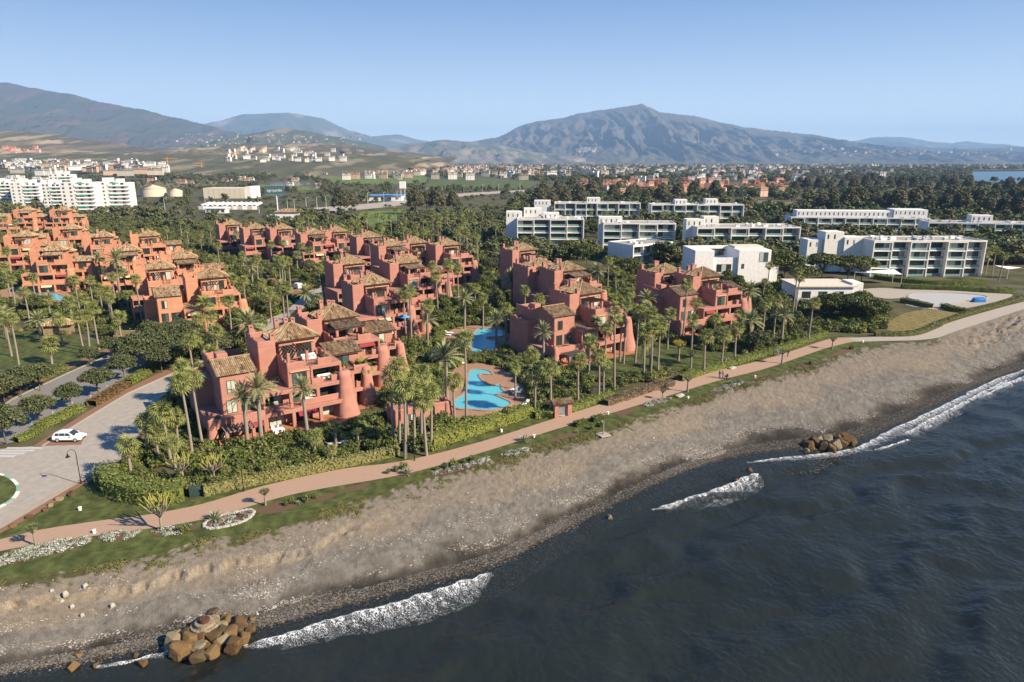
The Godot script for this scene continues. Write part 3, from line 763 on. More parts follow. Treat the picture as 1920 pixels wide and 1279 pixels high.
# one feather leaf that grows along +x and arches down
func feather_leaf(len: float, droop: float, tone: Color, tone2: Color, sd: int, leaflet := 0.55) -> ArrayMesh:
	rng.seed = sd
	var mb := MB.new()
	var pr := Vector3.ZERO
	var n := 11
	for k in range(1, n + 1):
		var t := float(k) / n
		var p := Vector3(len * (t - 0.16 * t * t * droop), len * (0.10 * t - droop * 0.42 * t * t), 0)
		var d := (p - pr).normalized()
		mb.bar(pr, p, 0.035 * (1.1 - t) + 0.008, 0.03 * (1.1 - t) + 0.006, 3, tone2, false)
		if k > 1:
			var l := leaflet * (1.0 - 0.65 * pow(absf(t - 0.45) / 0.55, 2.0)) * rng.randf_range(0.85, 1.1)
			for s: float in [-1.0, 1.0]:
				for h in 2:
					var q := pr.lerp(p, 0.25 + 0.5 * h)
					var e := (d * 0.55 + Vector3(0, 0.28 - 0.5 * rng.randf() * droop, s * 0.85)).normalized() * l
					var w := d * 0.07
					mb.tri(q - w, q + w, q + e, tone.lerp(tone2, rng.randf()))
		pr = p
	return mb.mesh(M["frond"])

var frond_sets := {}

func crown_spots(kind: String, sd: int) -> Array:   # [mesh, transform] of every leaf of a crown
	rng.seed = sd
	var r := []
	var set_: Array = frond_sets[kind]
	var count: int = {"w": 30, "d": 46, "q": 22}[kind]
	for k in count:
		var t := float(k) / count
		var az := k * 2.39996 + rng.randf() * 0.4
		var el := 0.0
		var m: Mesh
		var sc := rng.randf_range(0.85, 1.1)
		if kind == "w":
			el = lerpf(1.35, -0.85, pow(t, 0.85)) + rng.randf_range(-0.12, 0.12)
			m = set_[3] if t > 0.86 else set_[k % 3]
			if t > 0.86: el = rng.randf_range(-1.35, -1.0); sc *= 0.8
		elif kind == "d":
			el = lerpf(1.35, -0.30, pow(t, 0.9)) + rng.randf_range(-0.1, 0.1)
			m = set_[0] if el > 0.8 else (set_[3] if t > 0.93 else set_[1 + k % 2])
		else:
			el = lerpf(1.2, 0.0, t)
			m = set_[0] if el > 0.8 else set_[1 + k % 2]
		var b := Basis(Vector3.UP, az) * Basis(Vector3.BACK, el) * Basis(Vector3.RIGHT, rng.randf_range(-0.5, 0.5))
		r.append([m, Transform3D(b.scaled(Vector3.ONE * sc), Vector3(0, rng.randf_range(-0.15, 0.15) - 0.35 * t, 0))])
	return r

func mesh_to_mb(me: ArrayMesh) -> MB:
	var a := me.surface_get_arrays(0)
	var mb := MB.new()
	mb.v = a[Mesh.ARRAY_VERTEX]; mb.n = a[Mesh.ARRAY_NORMAL]; mb.c = a[Mesh.ARRAY_COLOR]
	return mb

func trunk_mesh(r0: float, r1: float, bend: float, rough: float, sd: int) -> ArrayMesh:   # ten metres tall, scaled to each palm
	rng.seed = sd
	var mb := MB.new()
	var a := Vector3(0, -0.3, 0)
	var n := 14
	for k in n:
		var t := (k + 1.0) / n
		var b := Vector3(bend * sin(t * 2.6) , 10.0 * t, bend * 0.5 * t * t)
		if k == n - 1: b = Vector3(0, 10.0, 0)
		var f0 := lerpf(r0, r1, pow(k / float(n), 0.6)) * (1.0 + rough * rng.randf())
		var f1 := lerpf(r0, r1, pow(t, 0.6)) * (1.0 + rough * rng.randf() * 0.5)
		mb.bar(a, b, f0, f1, 8, Color.WHITE, false)
		a = b
	return mb.mesh(M["palm_trunk"])

func palm_proto(called: String, kind: String, detailed: bool, sd: int) -> Node3D:
	var o := thing(called, "", "palm", Vector3(0, -500, 0))
	remove_child(o)
	var tr: ArrayMesh = {"w": trunk_mesh(0.26, 0.15, 0.12, 0.05, sd), "d": trunk_mesh(0.34, 0.25, 0.1, 0.18, sd), "q": trunk_mesh(0.2, 0.13, 0.1, 0.05, sd)}[kind]
	part(o, "trunk", tr)
	var spots := crown_spots(kind, sd)
	if detailed:
		var c := Node3D.new()
		c.name = "crown"
		o.add_child(c)
		for s in spots: part(c, "frond", s[0], null, s[1])
	else:
		var mb := MB.new()
		for s in spots: mb.add(mesh_to_mb(s[0]), s[1])
		part(o, "crown", mb.mesh(M["frond"]))
	return o

var palm_protos := {}

func make_palm_kinds() -> void:
	frond_sets["w"] = [fan_leaf(false, 1), fan_leaf(false, 2), fan_leaf(false, 3), fan_leaf(true, 4)]
	var g1 := Color(0.12, 0.14, 0.06)
	var g2 := Color(0.29, 0.29, 0.15)
	frond_sets["d"] = [feather_leaf(2.9, 0.35, g1, g2, 11), feather_leaf(3.5, 0.85, g1, g2, 12), feather_leaf(3.3, 1.05, g1, g2, 13), feather_leaf(2.8, 1.4, Color(0.26, 0.20, 0.11), Color(0.33, 0.25, 0.14), 14)]
	var q1 := Color(0.12, 0.15, 0.035)
	var q2 := Color(0.22, 0.22, 0.06)
	frond_sets["q"] = [feather_leaf(2.4, 0.8, q1, q2, 21, 0.75), feather_leaf(2.9, 1.3, q1, q2, 22, 0.8), feather_leaf(2.7, 1.6, q1, q2, 23, 0.8), feather_leaf(2.4, 1.7, q1, q2, 24, 0.8)]
	for kind: String in ["w", "d", "q"]:
		var called: String = {"w": "fan_palm", "d": "date_palm", "q": "queen_palm"}[kind]
		palm_protos[kind + "n"] = [palm_proto(called, kind, true, 31), palm_proto(called, kind, true, 47)]
		palm_protos[kind + "f"] = [palm_proto(called, kind, false, 31), palm_proto(called, kind, false, 47), palm_proto(called, kind, false, 53)]
	taken.erase("fan_palm"); taken.erase("date_palm"); taken.erase("queen_palm")

func put_palm(kind: String, near: bool, at: Vector3, h: float, size: float, label: String, group: String, k: int) -> void:
	var set_: Array = palm_protos[kind + ("n" if near else "f")]
	var src: Node3D = set_[k % set_.size()]
	var o: Node3D = src.duplicate()
	o.name = numbered({"w": "fan_palm", "d": "date_palm", "q": "queen_palm"}[kind])
	add_child(o)
	o.position = at
	o.rotation.y = k * 2.4
	o.rotation.x = 0.03 * sin(k * 5.1); o.rotation.z = 0.03 * cos(k * 3.7)
	var tr: Node3D = o.get_node("trunk")
	tr.scale = Vector3(1, h / 10.0, 1) * Vector3(sqrt(size), 1, sqrt(size))
	var cr: Node3D = o.get_node("crown")
	cr.position.y = h
	cr.scale = Vector3.ONE * size * (0.86 if kind == "w" else 1.0)
	tag(o, label, "palm", group)

func build_palms() -> void:
	make_palm_kinds()
	var k := 0
	for g in PALMS:
		for q in g[1]:
			for i in q[1].size() / 6:
				var p: Array = q[1].slice(6 * i, 6 * i + 6)   # kind, near, x, z, trunk height, crown size
				put_palm(p[0], p[1] == 1, Vector3(p[2], 0, p[3]), p[4], p[5], q[0], g[0], k)
				k += 1

const PALMS := [
	["palms in the resort gardens", [
		["slim fan palm leftmost of the pair before the nearest villa", ["w", 1, -46.3, -91.3, 11.6, 1.00]],
		["slim fan palm rightmost of the pair before the nearest villa", ["w", 1, -46.3, -94.7, 11.2, 1.00]],
		["feathery date palm before the terraces of the nearest villa", ["d", 1, -37.3, -94.3, 9.7, 1.00]],
		["grey green date palm beside the round pillar of the nearest villa", ["d", 1, -39.6, -94.7, 8.4, 0.90]],
		["short date palm against the front wall of the nearest villa", ["d", 1, -32.0, -99.5, 7.9, 0.80]],
		["drooping queen palm before the big sloping buttress", ["q", 1, -26.4, -116.5, 6.3, 1.00]],
		["fan palm rising between the nearest villa and the next", ["w", 1, -32.8, -128.2, 6.7, 1.00]],
		["low fan palm by the patio of the nearest villa", ["w", 1, -28.7, -92.0, 3.2, 0.75]],
		["knee high fan palm next to the patio shrubs", ["w", 1, -25.8, -89.8, 2.1, 0.50]],
		["stout fan palm behind the curved hedge by the road", ["w", 1, -51.7, -84.9, 4.8, 0.90]],
		["fan palm with the fullest crown in the road corner garden", ["w", 1, -49.6, -91.3, 7.2, 1.05]],
		["fan palm behind the fullest one in the road corner garden", ["w", 1, -49.2, -93.1, 5.5, 0.90]],
		["shorter fan palm in the road corner garden", ["w", 1, -51.0, -90.9, 4.1, 0.90]],
		["fan palm overhanging the road edge", ["w", 1, -53.2, -92.0, 5.5, 0.80]],
		["low fan palm behind the candelabra tree", ["w", 1, -47.1, -87.7, 4.0, 0.70]],
		["tiny fan palm beside the lawn lamp post", ["w", 1, -38.8, -84.9, 1.3, 0.45]],
	]],
	["palms around the turquoise pool", [
		["fan palm at the back left of the clump beside the pool house", ["w", 1, -17.1, -96.2, 12.4, 1.00]],
		["fan palm behind the front pair of the clump by the pool house", ["w", 1, -16.0, -97.4, 10.3, 1.00]],
		["foremost fan palm of the clump left of the pool house front", ["w", 1, -15.5, -91.3, 10.8, 1.10]],
		["fan palm between the foremost and the paired trunks of the clump", ["w", 1, -14.5, -94.1, 9.8, 1.00]],
		["left trunk of the paired fan palms nearest the promenade", ["w", 1, -12.5, -92.2, 8.5, 1.00]],
		["right trunk of the paired fan palms nearest the promenade", ["w", 1, -12.1, -94.3, 9.2, 1.00]],
		["leftmost fan palm of the clump next to the big buttress", ["w", 1, -18.1, -97.0, 10.7, 1.00]],
		["rearmost fan palm of the clump touching the pool view", ["w", 1, -14.1, -98.7, 10.6, 1.00]],
		["tall date palm at the edge of the turquoise pool", ["d", 1, -11.0, -108.8, 10.4, 1.05]],
		["stout trunked fan palm beside the turquoise pool", ["w", 1, -9.2, -103.7, 7.7, 1.00]],
		["very tall fan palm whose trunk crosses the turquoise pool", ["w", 1, -7.6, -105.6, 14.3, 0.95]],
		["fan palm in the shade right of the turquoise pool", ["w", 1, 3.7, -120.6, 7.3, 0.90]],
		["fan palm above the pool gate hedge", ["w", 1, 3.9, -109.5, 7.2, 1.00]],
		["fan palm beside the terracotta gate piers", ["w", 1, 6.5, -108.3, 8.5, 1.05]],
		["bright date palm before the gabled villa right of the pools", ["d", 1, 6.7, -137.2, 7.4, 0.85]],
		["fan palm beside the blue inland pool", ["w", 0, -1.3, -157.2, 8.1, 0.95]],
		["low fan palm on the pool deck", ["w", 1, 0.6, -116.8, 5.9, 0.70]],
	]],
	["palms along the promenade hedge", [
		["first fan palm along the hedge right of the gate", ["w", 1, 11.7, -114.3, 8.1, 0.95]],
		["second fan palm along the hedge right of the gate", ["w", 1, 15.6, -116.2, 8.2, 0.95]],
		["fan palm behind the second one right of the gate", ["w", 1, 16.8, -118.5, 6.3, 0.80]],
		["slender tall fan palm beside the slatted patio roof", ["w", 1, 19.3, -122.1, 14.4, 0.95]],
		["tall fan palm behind the slatted patio roof", ["w", 1, 23.7, -138.8, 12.7, 0.90]],
		["thin fan palm leftmost of the three on the open lawn", ["w", 1, 26.1, -128.6, 9.6, 1.00]],
		["fan palm in the middle of the three on the open lawn", ["w", 1, 27.4, -128.6, 10.2, 1.00]],
		["thick leaning fan palm rightmost of the three on the open lawn", ["w", 1, 29.1, -129.9, 10.5, 1.05]],
		["fan palm at the promenade bend before the right villa", ["w", 1, 38.7, -131.3, 8.0, 1.00]],
		["fan palm where two walkers stand on the promenade", ["w", 1, 43.4, -135.7, 7.4, 1.00]],
		["fan palm by the white wrapped heap", ["w", 1, 47.5, -139.5, 7.7, 1.00]],
		["slim fan palm before the curved balcony", ["w", 0, 58.2, -153.8, 9.8, 0.95]],
		["tall fan palm at the end of the right villa", ["w", 0, 62.2, -157.2, 9.6, 0.95]],
		["fan palm before the shaded wall of the right villa", ["w", 0, 42.2, -153.8, 10.0, 0.95]],
		["tallest fan palm before the right villa", ["w", 0, 41.0, -158.7, 13.5, 0.95]],
		["fan palm standing against the dark side of the right villa", ["w", 0, 40.6, -181.4, 10.3, 0.90]],
		["lone fan palm beside the promenade kink", ["w", 0, 70.1, -156.2, 9.5, 0.95]],
		["slim fan palm left of the pair behind the lone one", ["w", 0, 73.5, -174.6, 13.6, 0.85]],
		["slim fan palm right of the pair behind the lone one", ["w", 0, 74.7, -175.8, 12.3, 0.85]],
		["fan palm tucked behind the promenade shrubs", ["w", 0, 46.2, -151.5, 6.9, 0.90]],
		["fan palm in front of the stepped terraces", ["w", 0, 49.9, -173.4, 7.4, 0.85]],
		["fan palm close to the stepped terraces", ["w", 0, 56.5, -184.7, 6.3, 0.85]],
		["bare trunked fan palm close to the stepped terraces", ["w", 0, 55.0, -174.6, 8.8, 0.80]],
		["date palm over the round balcony of the right villa", ["d", 0, 61.0, -173.4, 9.2, 0.95]],
		["date palm beside the shaded wall of the right villa", ["d", 0, 41.7, -170.5, 8.6, 0.80]],
		["tall fan palm in front of the blank white block", ["w", 0, 79.7, -210.3, 10.1, 0.80]],
		["small fan palm in front of the blank white block", ["w", 0, 75.1, -200.5, 6.8, 0.70]],
		["fan palm in the tight trio between the two right villas", ["w", 1, 26.3, -139.8, 11.0, 1.05, "w", 1, 28.6, -143.5, 11.0, 1.05, "w", 1, 29.1, -137.3, 11.0, 1.05]],
		["fan palm before the lit terraces of the gabled villa", ["w", 1, 23.2, -141.0, 9.0, 0.90, "w", 1, 18.3, -142.8, 8.0, 0.90, "w", 1, 19.4, -137.5, 8.0, 0.90, "w", 1, 26.5, -131.0, 7.0, 0.90]],
	]],
	["palms around the orange apartments", [
		["big date palm before the leftmost orange block", ["d", 0, -207.8, -285.9, 10.0, 1.20]],
		["date palm between two orange blocks", ["d", 0, -200.2, -323.6, 10.0, 1.00]],
		["wide date palm before the orange balconies", ["d", 0, -169.5, -265.7, 7.9, 1.25]],
		["largest date palm beside the orange apartments", ["d", 0, -125.8, -215.5, 11.5, 1.35]],
		["slim fan palm left of the pair at the orange villa corner", ["w", 0, -108.0, -188.1, 11.4, 0.90]],
		["slim fan palm right of the pair at the orange villa corner", ["w", 0, -98.1, -176.4, 11.6, 0.90]],
		["date palm left of the largest one", ["d", 0, -142.3, -234.5, 9.0, 1.00]],
		["squat fan palm with a dead leaf skirt on the park lawn", ["w", 0, -97.7, -138.8, 4.3, 1.20]],
		["leaning fan palm at the left edge of the park", ["w", 0, -110.2, -144.4, 8.6, 1.00]],
		["tall thin fan palm over the car park trees", ["w", 0, -95.9, -126.9, 12.3, 0.90]],
		["tallest fan palm on the park lawn", ["w", 0, -93.7, -149.2, 9.8, 1.00]],
		["fan palm left of the tallest on the park lawn", ["w", 0, -95.0, -145.7, 8.6, 0.95]],
		["fan palm next to the tallest on the park lawn", ["w", 0, -95.1, -147.9, 8.4, 0.95]],
		["full crowned fan palm near the stone terrace wall", ["w", 0, -93.6, -158.2, 5.5, 1.10]],
		["broad fan palm behind the thatched hut", ["w", 0, -114.1, -172.2, 6.5, 1.15]],
		["yellowish queen palm beside the orange villa", ["q", 0, -74.9, -163.6, 8.0, 1.10]],
		["big silvery date palm on the drive behind the nearest villa", ["d", 0, -57.6, -145.5, 7.0, 1.35]],
		["low date palm behind the garden hut", ["d", 0, -112.9, -158.1, 5.0, 0.90]],
		["date palm cut by the left picture edge", ["d", 0, -121.9, -159.4, 6.0, 1.00]],
		["fan palm before the small orange pavilion", ["w", 0, -143.4, -193.0, 8.7, 0.95]],
		["fan palm at the left edge beside the orange balconies", ["w", 0, -156.1, -208.7, 10.0, 1.00]],
		["fan palm in the dense grove around the orange apartments", ["w", 0, -142.7, -200.9, 8.0, 1.00, "w", 0, -152.4, -228.2, 7.0, 1.00, "w", 0, -125.9, -191.9, 8.0, 1.00, "w", 0, -122.9, -196.3, 8.0, 1.00, "w", 0, -112.7, -183.6, 8.0, 1.00, "w", 0, -123.4, -190.5, 9.0, 1.00, "w", 0, -111.5, -184.9, 7.0, 1.00, "w", 0, -114.5, -178.8, 6.0, 1.00, "w", 0, -123.7, -178.8, 6.0, 1.00, "w", 0, -128.8, -177.4, 8.0, 1.00, "w", 0, -118.9, -200.9, 8.0, 1.00, "w", 0, -109.3, -205.0, 6.0, 1.00, "w", 0, -263.9, -359.3, 12.0, 1.00, "w", 0, -240.6, -334.8, 12.0, 1.00, "w", 0, -104.4, -173.8, 7.0, 1.00, "w", 0, -104.9, -153.8, 6.0, 1.00, "w", 0, -103.7, -182.5, 6.0, 1.00, "w", 0, -176.8, -238.8, 11.0, 1.00, "w", 0, -165.3, -233.2, 9.0, 1.00]],
	]],
	["palms along the avenue", [
		["fan palm beside the orange tower wall", ["w", 0, -109.6, -254.2, 10.6, 1.00]],
		["fan palm in front of the rear villas", ["w", 0, -123.9, -308.7, 9.6, 0.90]],
		["fan palm with thick trunk on the avenue lawn", ["w", 0, -81.6, -217.3, 11.4, 1.00]],
		["full fan palm over the avenue", ["w", 0, -63.9, -176.4, 7.9, 1.10]],
		["left fan palm of the twin trunks by the parked van", ["w", 0, -61.3, -179.5, 9.3, 1.00]],
		["right fan palm of the twin trunks by the parked van", ["w", 0, -60.3, -179.5, 8.8, 1.00]],
		["tall fan palm behind the road trees", ["w", 0, -66.7, -157.2, 9.8, 1.00]],
		["fan palm left of the avenue", ["w", 0, -77.1, -186.0, 10.1, 1.00]],
		["fan palm close left of the avenue", ["w", 0, -75.4, -189.4, 9.0, 1.00]],
		["fan palm before the rear villas", ["w", 0, -81.3, -263.0, 9.5, 1.00]],
		["golden date palm between the two middle villas", ["d", 0, -57.0, -203.2, 6.0, 1.20]],
		["date palm beside the parked van", ["d", 0, -57.4, -186.3, 6.0, 1.10]],
		["date palm behind the golden one", ["d", 0, -54.5, -210.8, 7.0, 1.10]],
		["date palm on the avenue bend", ["d", 0, -88.7, -230.6, 7.0, 1.10]],
		["date palm among the rear villas", ["d", 0, -97.5, -321.5, 9.0, 1.00]],
		["date palm right of the rear villas", ["d", 0, -80.9, -301.7, 8.0, 1.10]],
		["date palm left among the rear villas", ["d", 0, -127.0, -334.0, 9.0, 1.00]],
		["date palm between two rear villas", ["d", 0, -115.1, -326.4, 9.0, 1.00]],
		["tall fan palm at the rear villa with the porch", ["w", 0, -65.9, -288.7, 10.6, 0.95]],
		["queen palm by the rear villa with the porch", ["q", 0, -60.1, -273.5, 8.0, 1.00]],
		["date palm behind the middle villas", ["d", 0, -56.5, -264.6, 6.0, 1.00]],
		["yellow queen palm behind the middle villas", ["q", 0, -49.0, -247.3, 7.0, 1.00]],
		["date palm over the roofs of the middle villas", ["d", 0, -30.7, -199.7, 9.0, 1.10]],
		["tall fan palm leftmost before the middle villa terraces", ["w", 0, -25.4, -158.7, 11.0, 1.05]],
		["tall fan palm before the blue parasol terrace", ["w", 0, -23.6, -154.8, 12.7, 1.05]],
		["date palm before the middle villa balcony", ["d", 0, -29.3, -167.1, 7.0, 1.00]],
		["fan palm near the upper pool deck", ["w", 1, -19.1, -149.2, 10.4, 1.00]],
		["tall fan palm beside the garden path", ["w", 0, -18.8, -170.5, 13.4, 1.00]],
		["fan palm right beside the garden path", ["w", 0, -17.6, -191.6, 12.9, 1.00]],
		["fan palm left beside the garden path", ["w", 0, -23.2, -200.5, 11.6, 0.95]],
		["slender fan palm over the garden path", ["w", 0, -18.0, -187.4, 14.2, 0.95]],
		["fan palm at the head of the garden path", ["w", 0, -15.4, -193.0, 11.9, 0.95]],
		["tall fan palm behind the garden villas", ["w", 0, -13.9, -276.7, 11.9, 0.90]],
		["large date palm left of the pair before the garden villas", ["d", 0, -3.3, -233.7, 8.0, 1.30]],
		["large date palm right of the pair before the garden villas", ["d", 0, 0.0, -200.5, 7.6, 1.35]],
		["date palm behind the path", ["d", 0, -16.6, -272.9, 7.0, 1.00]],
		["date palm over the path bend", ["d", 0, -24.3, -242.6, 9.0, 1.10]],
		["tall fan palm left of the pair near the white houses", ["w", 0, 31.2, -220.1, 10.3, 1.00]],
		["tall fan palm right of the pair near the white houses", ["w", 0, 33.6, -217.3, 7.3, 1.00]],
		["date palm below the white houses", ["d", 0, 28.7, -225.4, 6.0, 1.10]],
		["low date palm behind the right villa", ["d", 0, 42.3, -218.6, 5.0, 1.10]],
		["date palm above the rear villas", ["d", 0, -86.7, -334.2, 10.0, 1.00]],
		["date palm beside the inland pool hedge", ["d", 0, -20.3, -158.1, 5.0, 1.00]],
		["fan palm in the dense planting along the avenue", ["w", 0, -167.7, -334.0, 9.0, 1.00, "w", 0, -181.9, -377.9, 9.0, 1.00, "w", 0, -149.2, -339.2, 9.0, 1.00, "w", 0, -141.3, -339.2, 9.0, 1.00, "w", 0, -145.0, -319.2, 8.0, 1.00, "w", 0, -160.2, -338.8, 8.0, 1.00, "w", 0, -99.6, -282.3, 8.0, 1.00, "w", 0, -95.8, -286.0, 8.0, 1.00, "w", 0, -79.2, -249.9, 8.0, 1.00, "w", 0, -77.7, -262.0, 8.0, 1.00, "w", 0, -79.6, -231.9, 9.0, 1.00, "w", 0, -76.9, -229.3, 9.0, 1.00, "w", 0, -74.7, -226.9, 9.0, 1.00, "w", 0, -75.5, -222.0, 9.0, 1.00, "w", 0, -63.8, -233.7, 8.0, 1.00, "w", 0, -61.4, -238.9, 8.0, 1.00, "w", 0, -64.9, -228.2, 7.0, 1.00, "w", 0, -72.7, -278.0, 7.0, 1.00, "w", 0, -67.2, -277.4, 6.0, 1.00, "w", 0, -108.5, -247.3, 7.0, 1.00, "w", 0, -94.1, -221.7, 8.0, 1.00, "w", 0, -100.5, -254.3, 7.0, 1.00, "w", 0, -69.0, -178.8, 6.0, 1.00, "w", 0, -75.5, -203.2, 6.0, 1.00, "w", 0, -70.5, -149.6, 7.0, 1.00, "w", 1, -64.1, -131.0, 7.0, 1.00, "w", 1, -63.9, -136.1, 7.0, 1.00, "w", 0, -70.1, -155.0, 7.0, 1.00, "w", 0, -73.9, -168.9, 8.0, 1.00, "w", 1, -57.3, -113.1, 7.0, 1.00, "w", 1, -56.5, -113.2, 6.0, 1.00, "w", 1, -56.5, -123.2, 7.0, 1.00, "w", 1, -60.7, -135.7, 8.0, 1.00]],
	]],
	["palms between the villas", [
		["palm threaded between the terracotta villas", ["w", 0, -7.4, -168.9, 8.0, 0.95, "w", 0, -5.4, -195.0, 9.0, 0.95, "w", 0, 3.6, -179.7, 8.0, 0.95, "w", 0, 6.9, -173.8, 7.0, 0.95, "w", 0, 12.4, -155.0, 7.0, 0.95, "w", 0, -10.2, -183.6, 8.0, 0.95, "d", 0, -12.1, -168.9, 8.0, 0.95, "d", 0, -33.8, -239.8, 9.0, 0.95, "d", 0, -39.2, -221.7, 8.0, 0.95, "w", 0, -54.8, -270.5, 9.0, 0.95, "d", 0, -49.0, -206.8, 7.0, 0.95, "w", 0, -51.9, -178.8, 6.0, 0.95, "w", 1, 15.0, -149.6, 7.0, 0.95, "w", 1, 15.4, -131.0, 7.0, 0.95, "w", 0, 25.5, -168.9, 8.0, 0.95, "w", 0, 31.0, -177.4, 8.0, 0.95, "d", 0, 34.2, -168.9, 8.0, 0.95, "w", 0, 35.6, -150.6, 8.0, 0.95, "w", 0, 40.8, -149.6, 7.0, 0.95, "w", 0, 53.3, -155.0, 7.0, 0.95, "d", 0, 54.0, -149.6, 7.0, 0.95, "d", 0, 63.3, -155.0, 7.0, 0.95, "d", 0, -3.7, -153.8, 6.0, 0.95, "w", 0, -35.6, -183.6, 8.0, 0.95, "d", 0, -40.4, -189.0, 7.0, 0.95]],
	]],
	["distant palm grove", [
		["small fan palm in the far grove before the white hotels", ["w", 0, -50.0, -319.5, 11.4, 1.00, "w", 0, -24.1, -315.7, 11.8, 1.00, "w", 0, -106.8, -350.4, 11.8, 1.00, "w", 0, -48.4, -321.9, 9.3, 1.00, "w", 0, -77.7, -399.9, 10.6, 1.00, "w", 0, -77.2, -460.2, 9.7, 1.00, "w", 0, -73.2, -301.0, 11.3, 1.00, "w", 0, -90.9, -333.2, 9.4, 1.00, "w", 0, -69.8, -444.4, 9.0, 1.00, "w", 0, -39.3, -419.4, 9.6, 1.00, "w", 0, -21.2, -319.9, 9.9, 1.00, "w", 0, -24.9, -349.1, 11.0, 1.00, "w", 0, -78.7, -300.6, 11.1, 1.00, "w", 0, -22.3, -317.2, 9.9, 1.00, "w", 0, -95.2, -430.6, 9.4, 1.00, "w", 0, -114.6, -388.2, 10.8, 1.00, "w", 0, -106.5, -341.8, 10.0, 1.00, "w", 0, -75.3, -320.2, 10.4, 1.00, "w", 0, -83.0, -356.4, 11.1, 1.00, "w", 0, -94.6, -316.4, 9.1, 1.00, "w", 0, -41.3, -331.2, 9.1, 1.00, "w", 0, -43.4, -378.4, 10.7, 1.00, "w", 0, -140.1, -454.2, 9.5, 1.00, "w", 0, -29.2, -400.7, 11.3, 1.00, "w", 0, -24.8, -310.6, 10.0, 1.00, "w", 0, -77.7, -347.8, 11.3, 1.00, "w", 0, -91.0, -318.6, 11.4, 1.00, "w", 0, -40.9, -424.2, 11.8, 1.00, "w", 0, -110.1, -381.3, 10.8, 1.00, "w", 0, -30.4, -370.0, 11.8, 1.00, "w", 0, -69.6, -396.9, 10.0, 1.00, "w", 0, -119.6, -448.6, 9.4, 1.00, "w", 0, -43.5, -310.1, 9.5, 1.00, "w", 0, -90.5, -300.5, 10.6, 1.00, "w", 0, -83.9, -399.6, 10.8, 1.00, "w", 0, -38.9, -370.0, 10.3, 1.00, "w", 0, -96.5, -322.6, 9.1, 1.00, "w", 0, -62.1, -328.6, 9.4, 1.00, "w", 0, -39.0, -301.5, 10.9, 1.00, "w", 0, -49.3, -430.9, 10.3, 1.00, "w", 0, -89.0, -322.9, 9.9, 1.00, "w", 0, -57.9, -290.1, 11.6, 1.00, "w", 0, -24.9, -368.0, 10.5, 1.00, "w", 0, -48.0, -371.0, 9.9, 1.00, "w", 0, -89.4, -425.3, 10.1, 1.00, "w", 0, -19.5, -300.5, 10.9, 1.00, "w", 0, -74.9, -400.9, 9.3, 1.00, "w", 0, -76.4, -312.6, 11.6, 1.00, "w", 0, -70.0, -315.0, 11.3, 1.00, "w", 0, -45.7, -330.0, 11.3, 1.00, "w", 0, -75.4, -340.2, 9.8, 1.00, "w", 0, -61.0, -319.4, 11.1, 1.00, "w", 0, -72.2, -301.4, 10.9, 1.00, "w", 0, -74.1, -446.5, 10.6, 1.00, "w", 0, -84.6, -338.6, 10.4, 1.00, "w", 0, -35.7, -330.9, 11.4, 1.00, "w", 0, -75.1, -333.2, 11.2, 1.00, "w", 0, -38.9, -371.3, 11.5, 1.00, "w", 0, -24.4, -434.8, 9.0, 1.00, "w", 0, -19.0, -434.8, 9.0, 1.00, "w", 0, 0.6, -443.7, 9.0, 1.00, "w", 0, 22.9, -362.1, 9.0, 1.00, "w", 0, -20.4, -377.9, 9.0, 1.00, "w", 0, -8.0, -347.5, 9.0, 1.00, "w", 0, 112.3, -556.8, 9.0, 1.00, "w", 0, 90.0, -414.1, 9.0, 1.00, "w", 0, 102.0, -434.8, 9.0, 1.00, "w", 0, 105.3, -414.1, 9.0, 1.00, "w", 0, 109.0, -402.5, 9.0, 1.00, "w", 0, 70.5, -443.7, 9.0, 1.00, "w", 0, 59.1, -434.8, 9.0, 1.00, "w", 0, 50.6, -443.7, 9.0, 1.00, "w", 0, 169.7, -402.5, 9.0, 1.00, "w", 0, 177.2, -410.1, 9.0, 1.00, "w", 0, 181.9, -402.5, 9.0, 1.00, "w", 0, 189.9, -402.5, 9.0, 1.00, "w", 0, 218.9, -388.1, 9.0, 1.00, "w", 0, 225.2, -388.1, 9.0, 1.00, "w", 0, 223.6, -377.9, 9.0, 1.00, "w", 0, 228.1, -368.3, 9.0, 1.00, "w", 0, 228.8, -362.1, 9.0, 1.00, "w", 0, 225.4, -347.5, 9.0, 1.00, "w", 0, 209.2, -309.8, 9.0, 1.00, "w", 0, 177.9, -254.3, 9.0, 1.00, "w", 0, 180.4, -254.3, 9.0, 1.00, "w", 0, 172.9, -239.8, 9.0, 1.00, "w", 0, 97.5, -254.3, 9.0, 1.00, "w", 0, 96.9, -246.8, 9.0, 1.00]],
	]],]

# ---------------------------------------------------------------- terracotta villas
# Every villa is built in its own axes: x along the sea front, y up, z towards the sea.
var wall_mat: Material

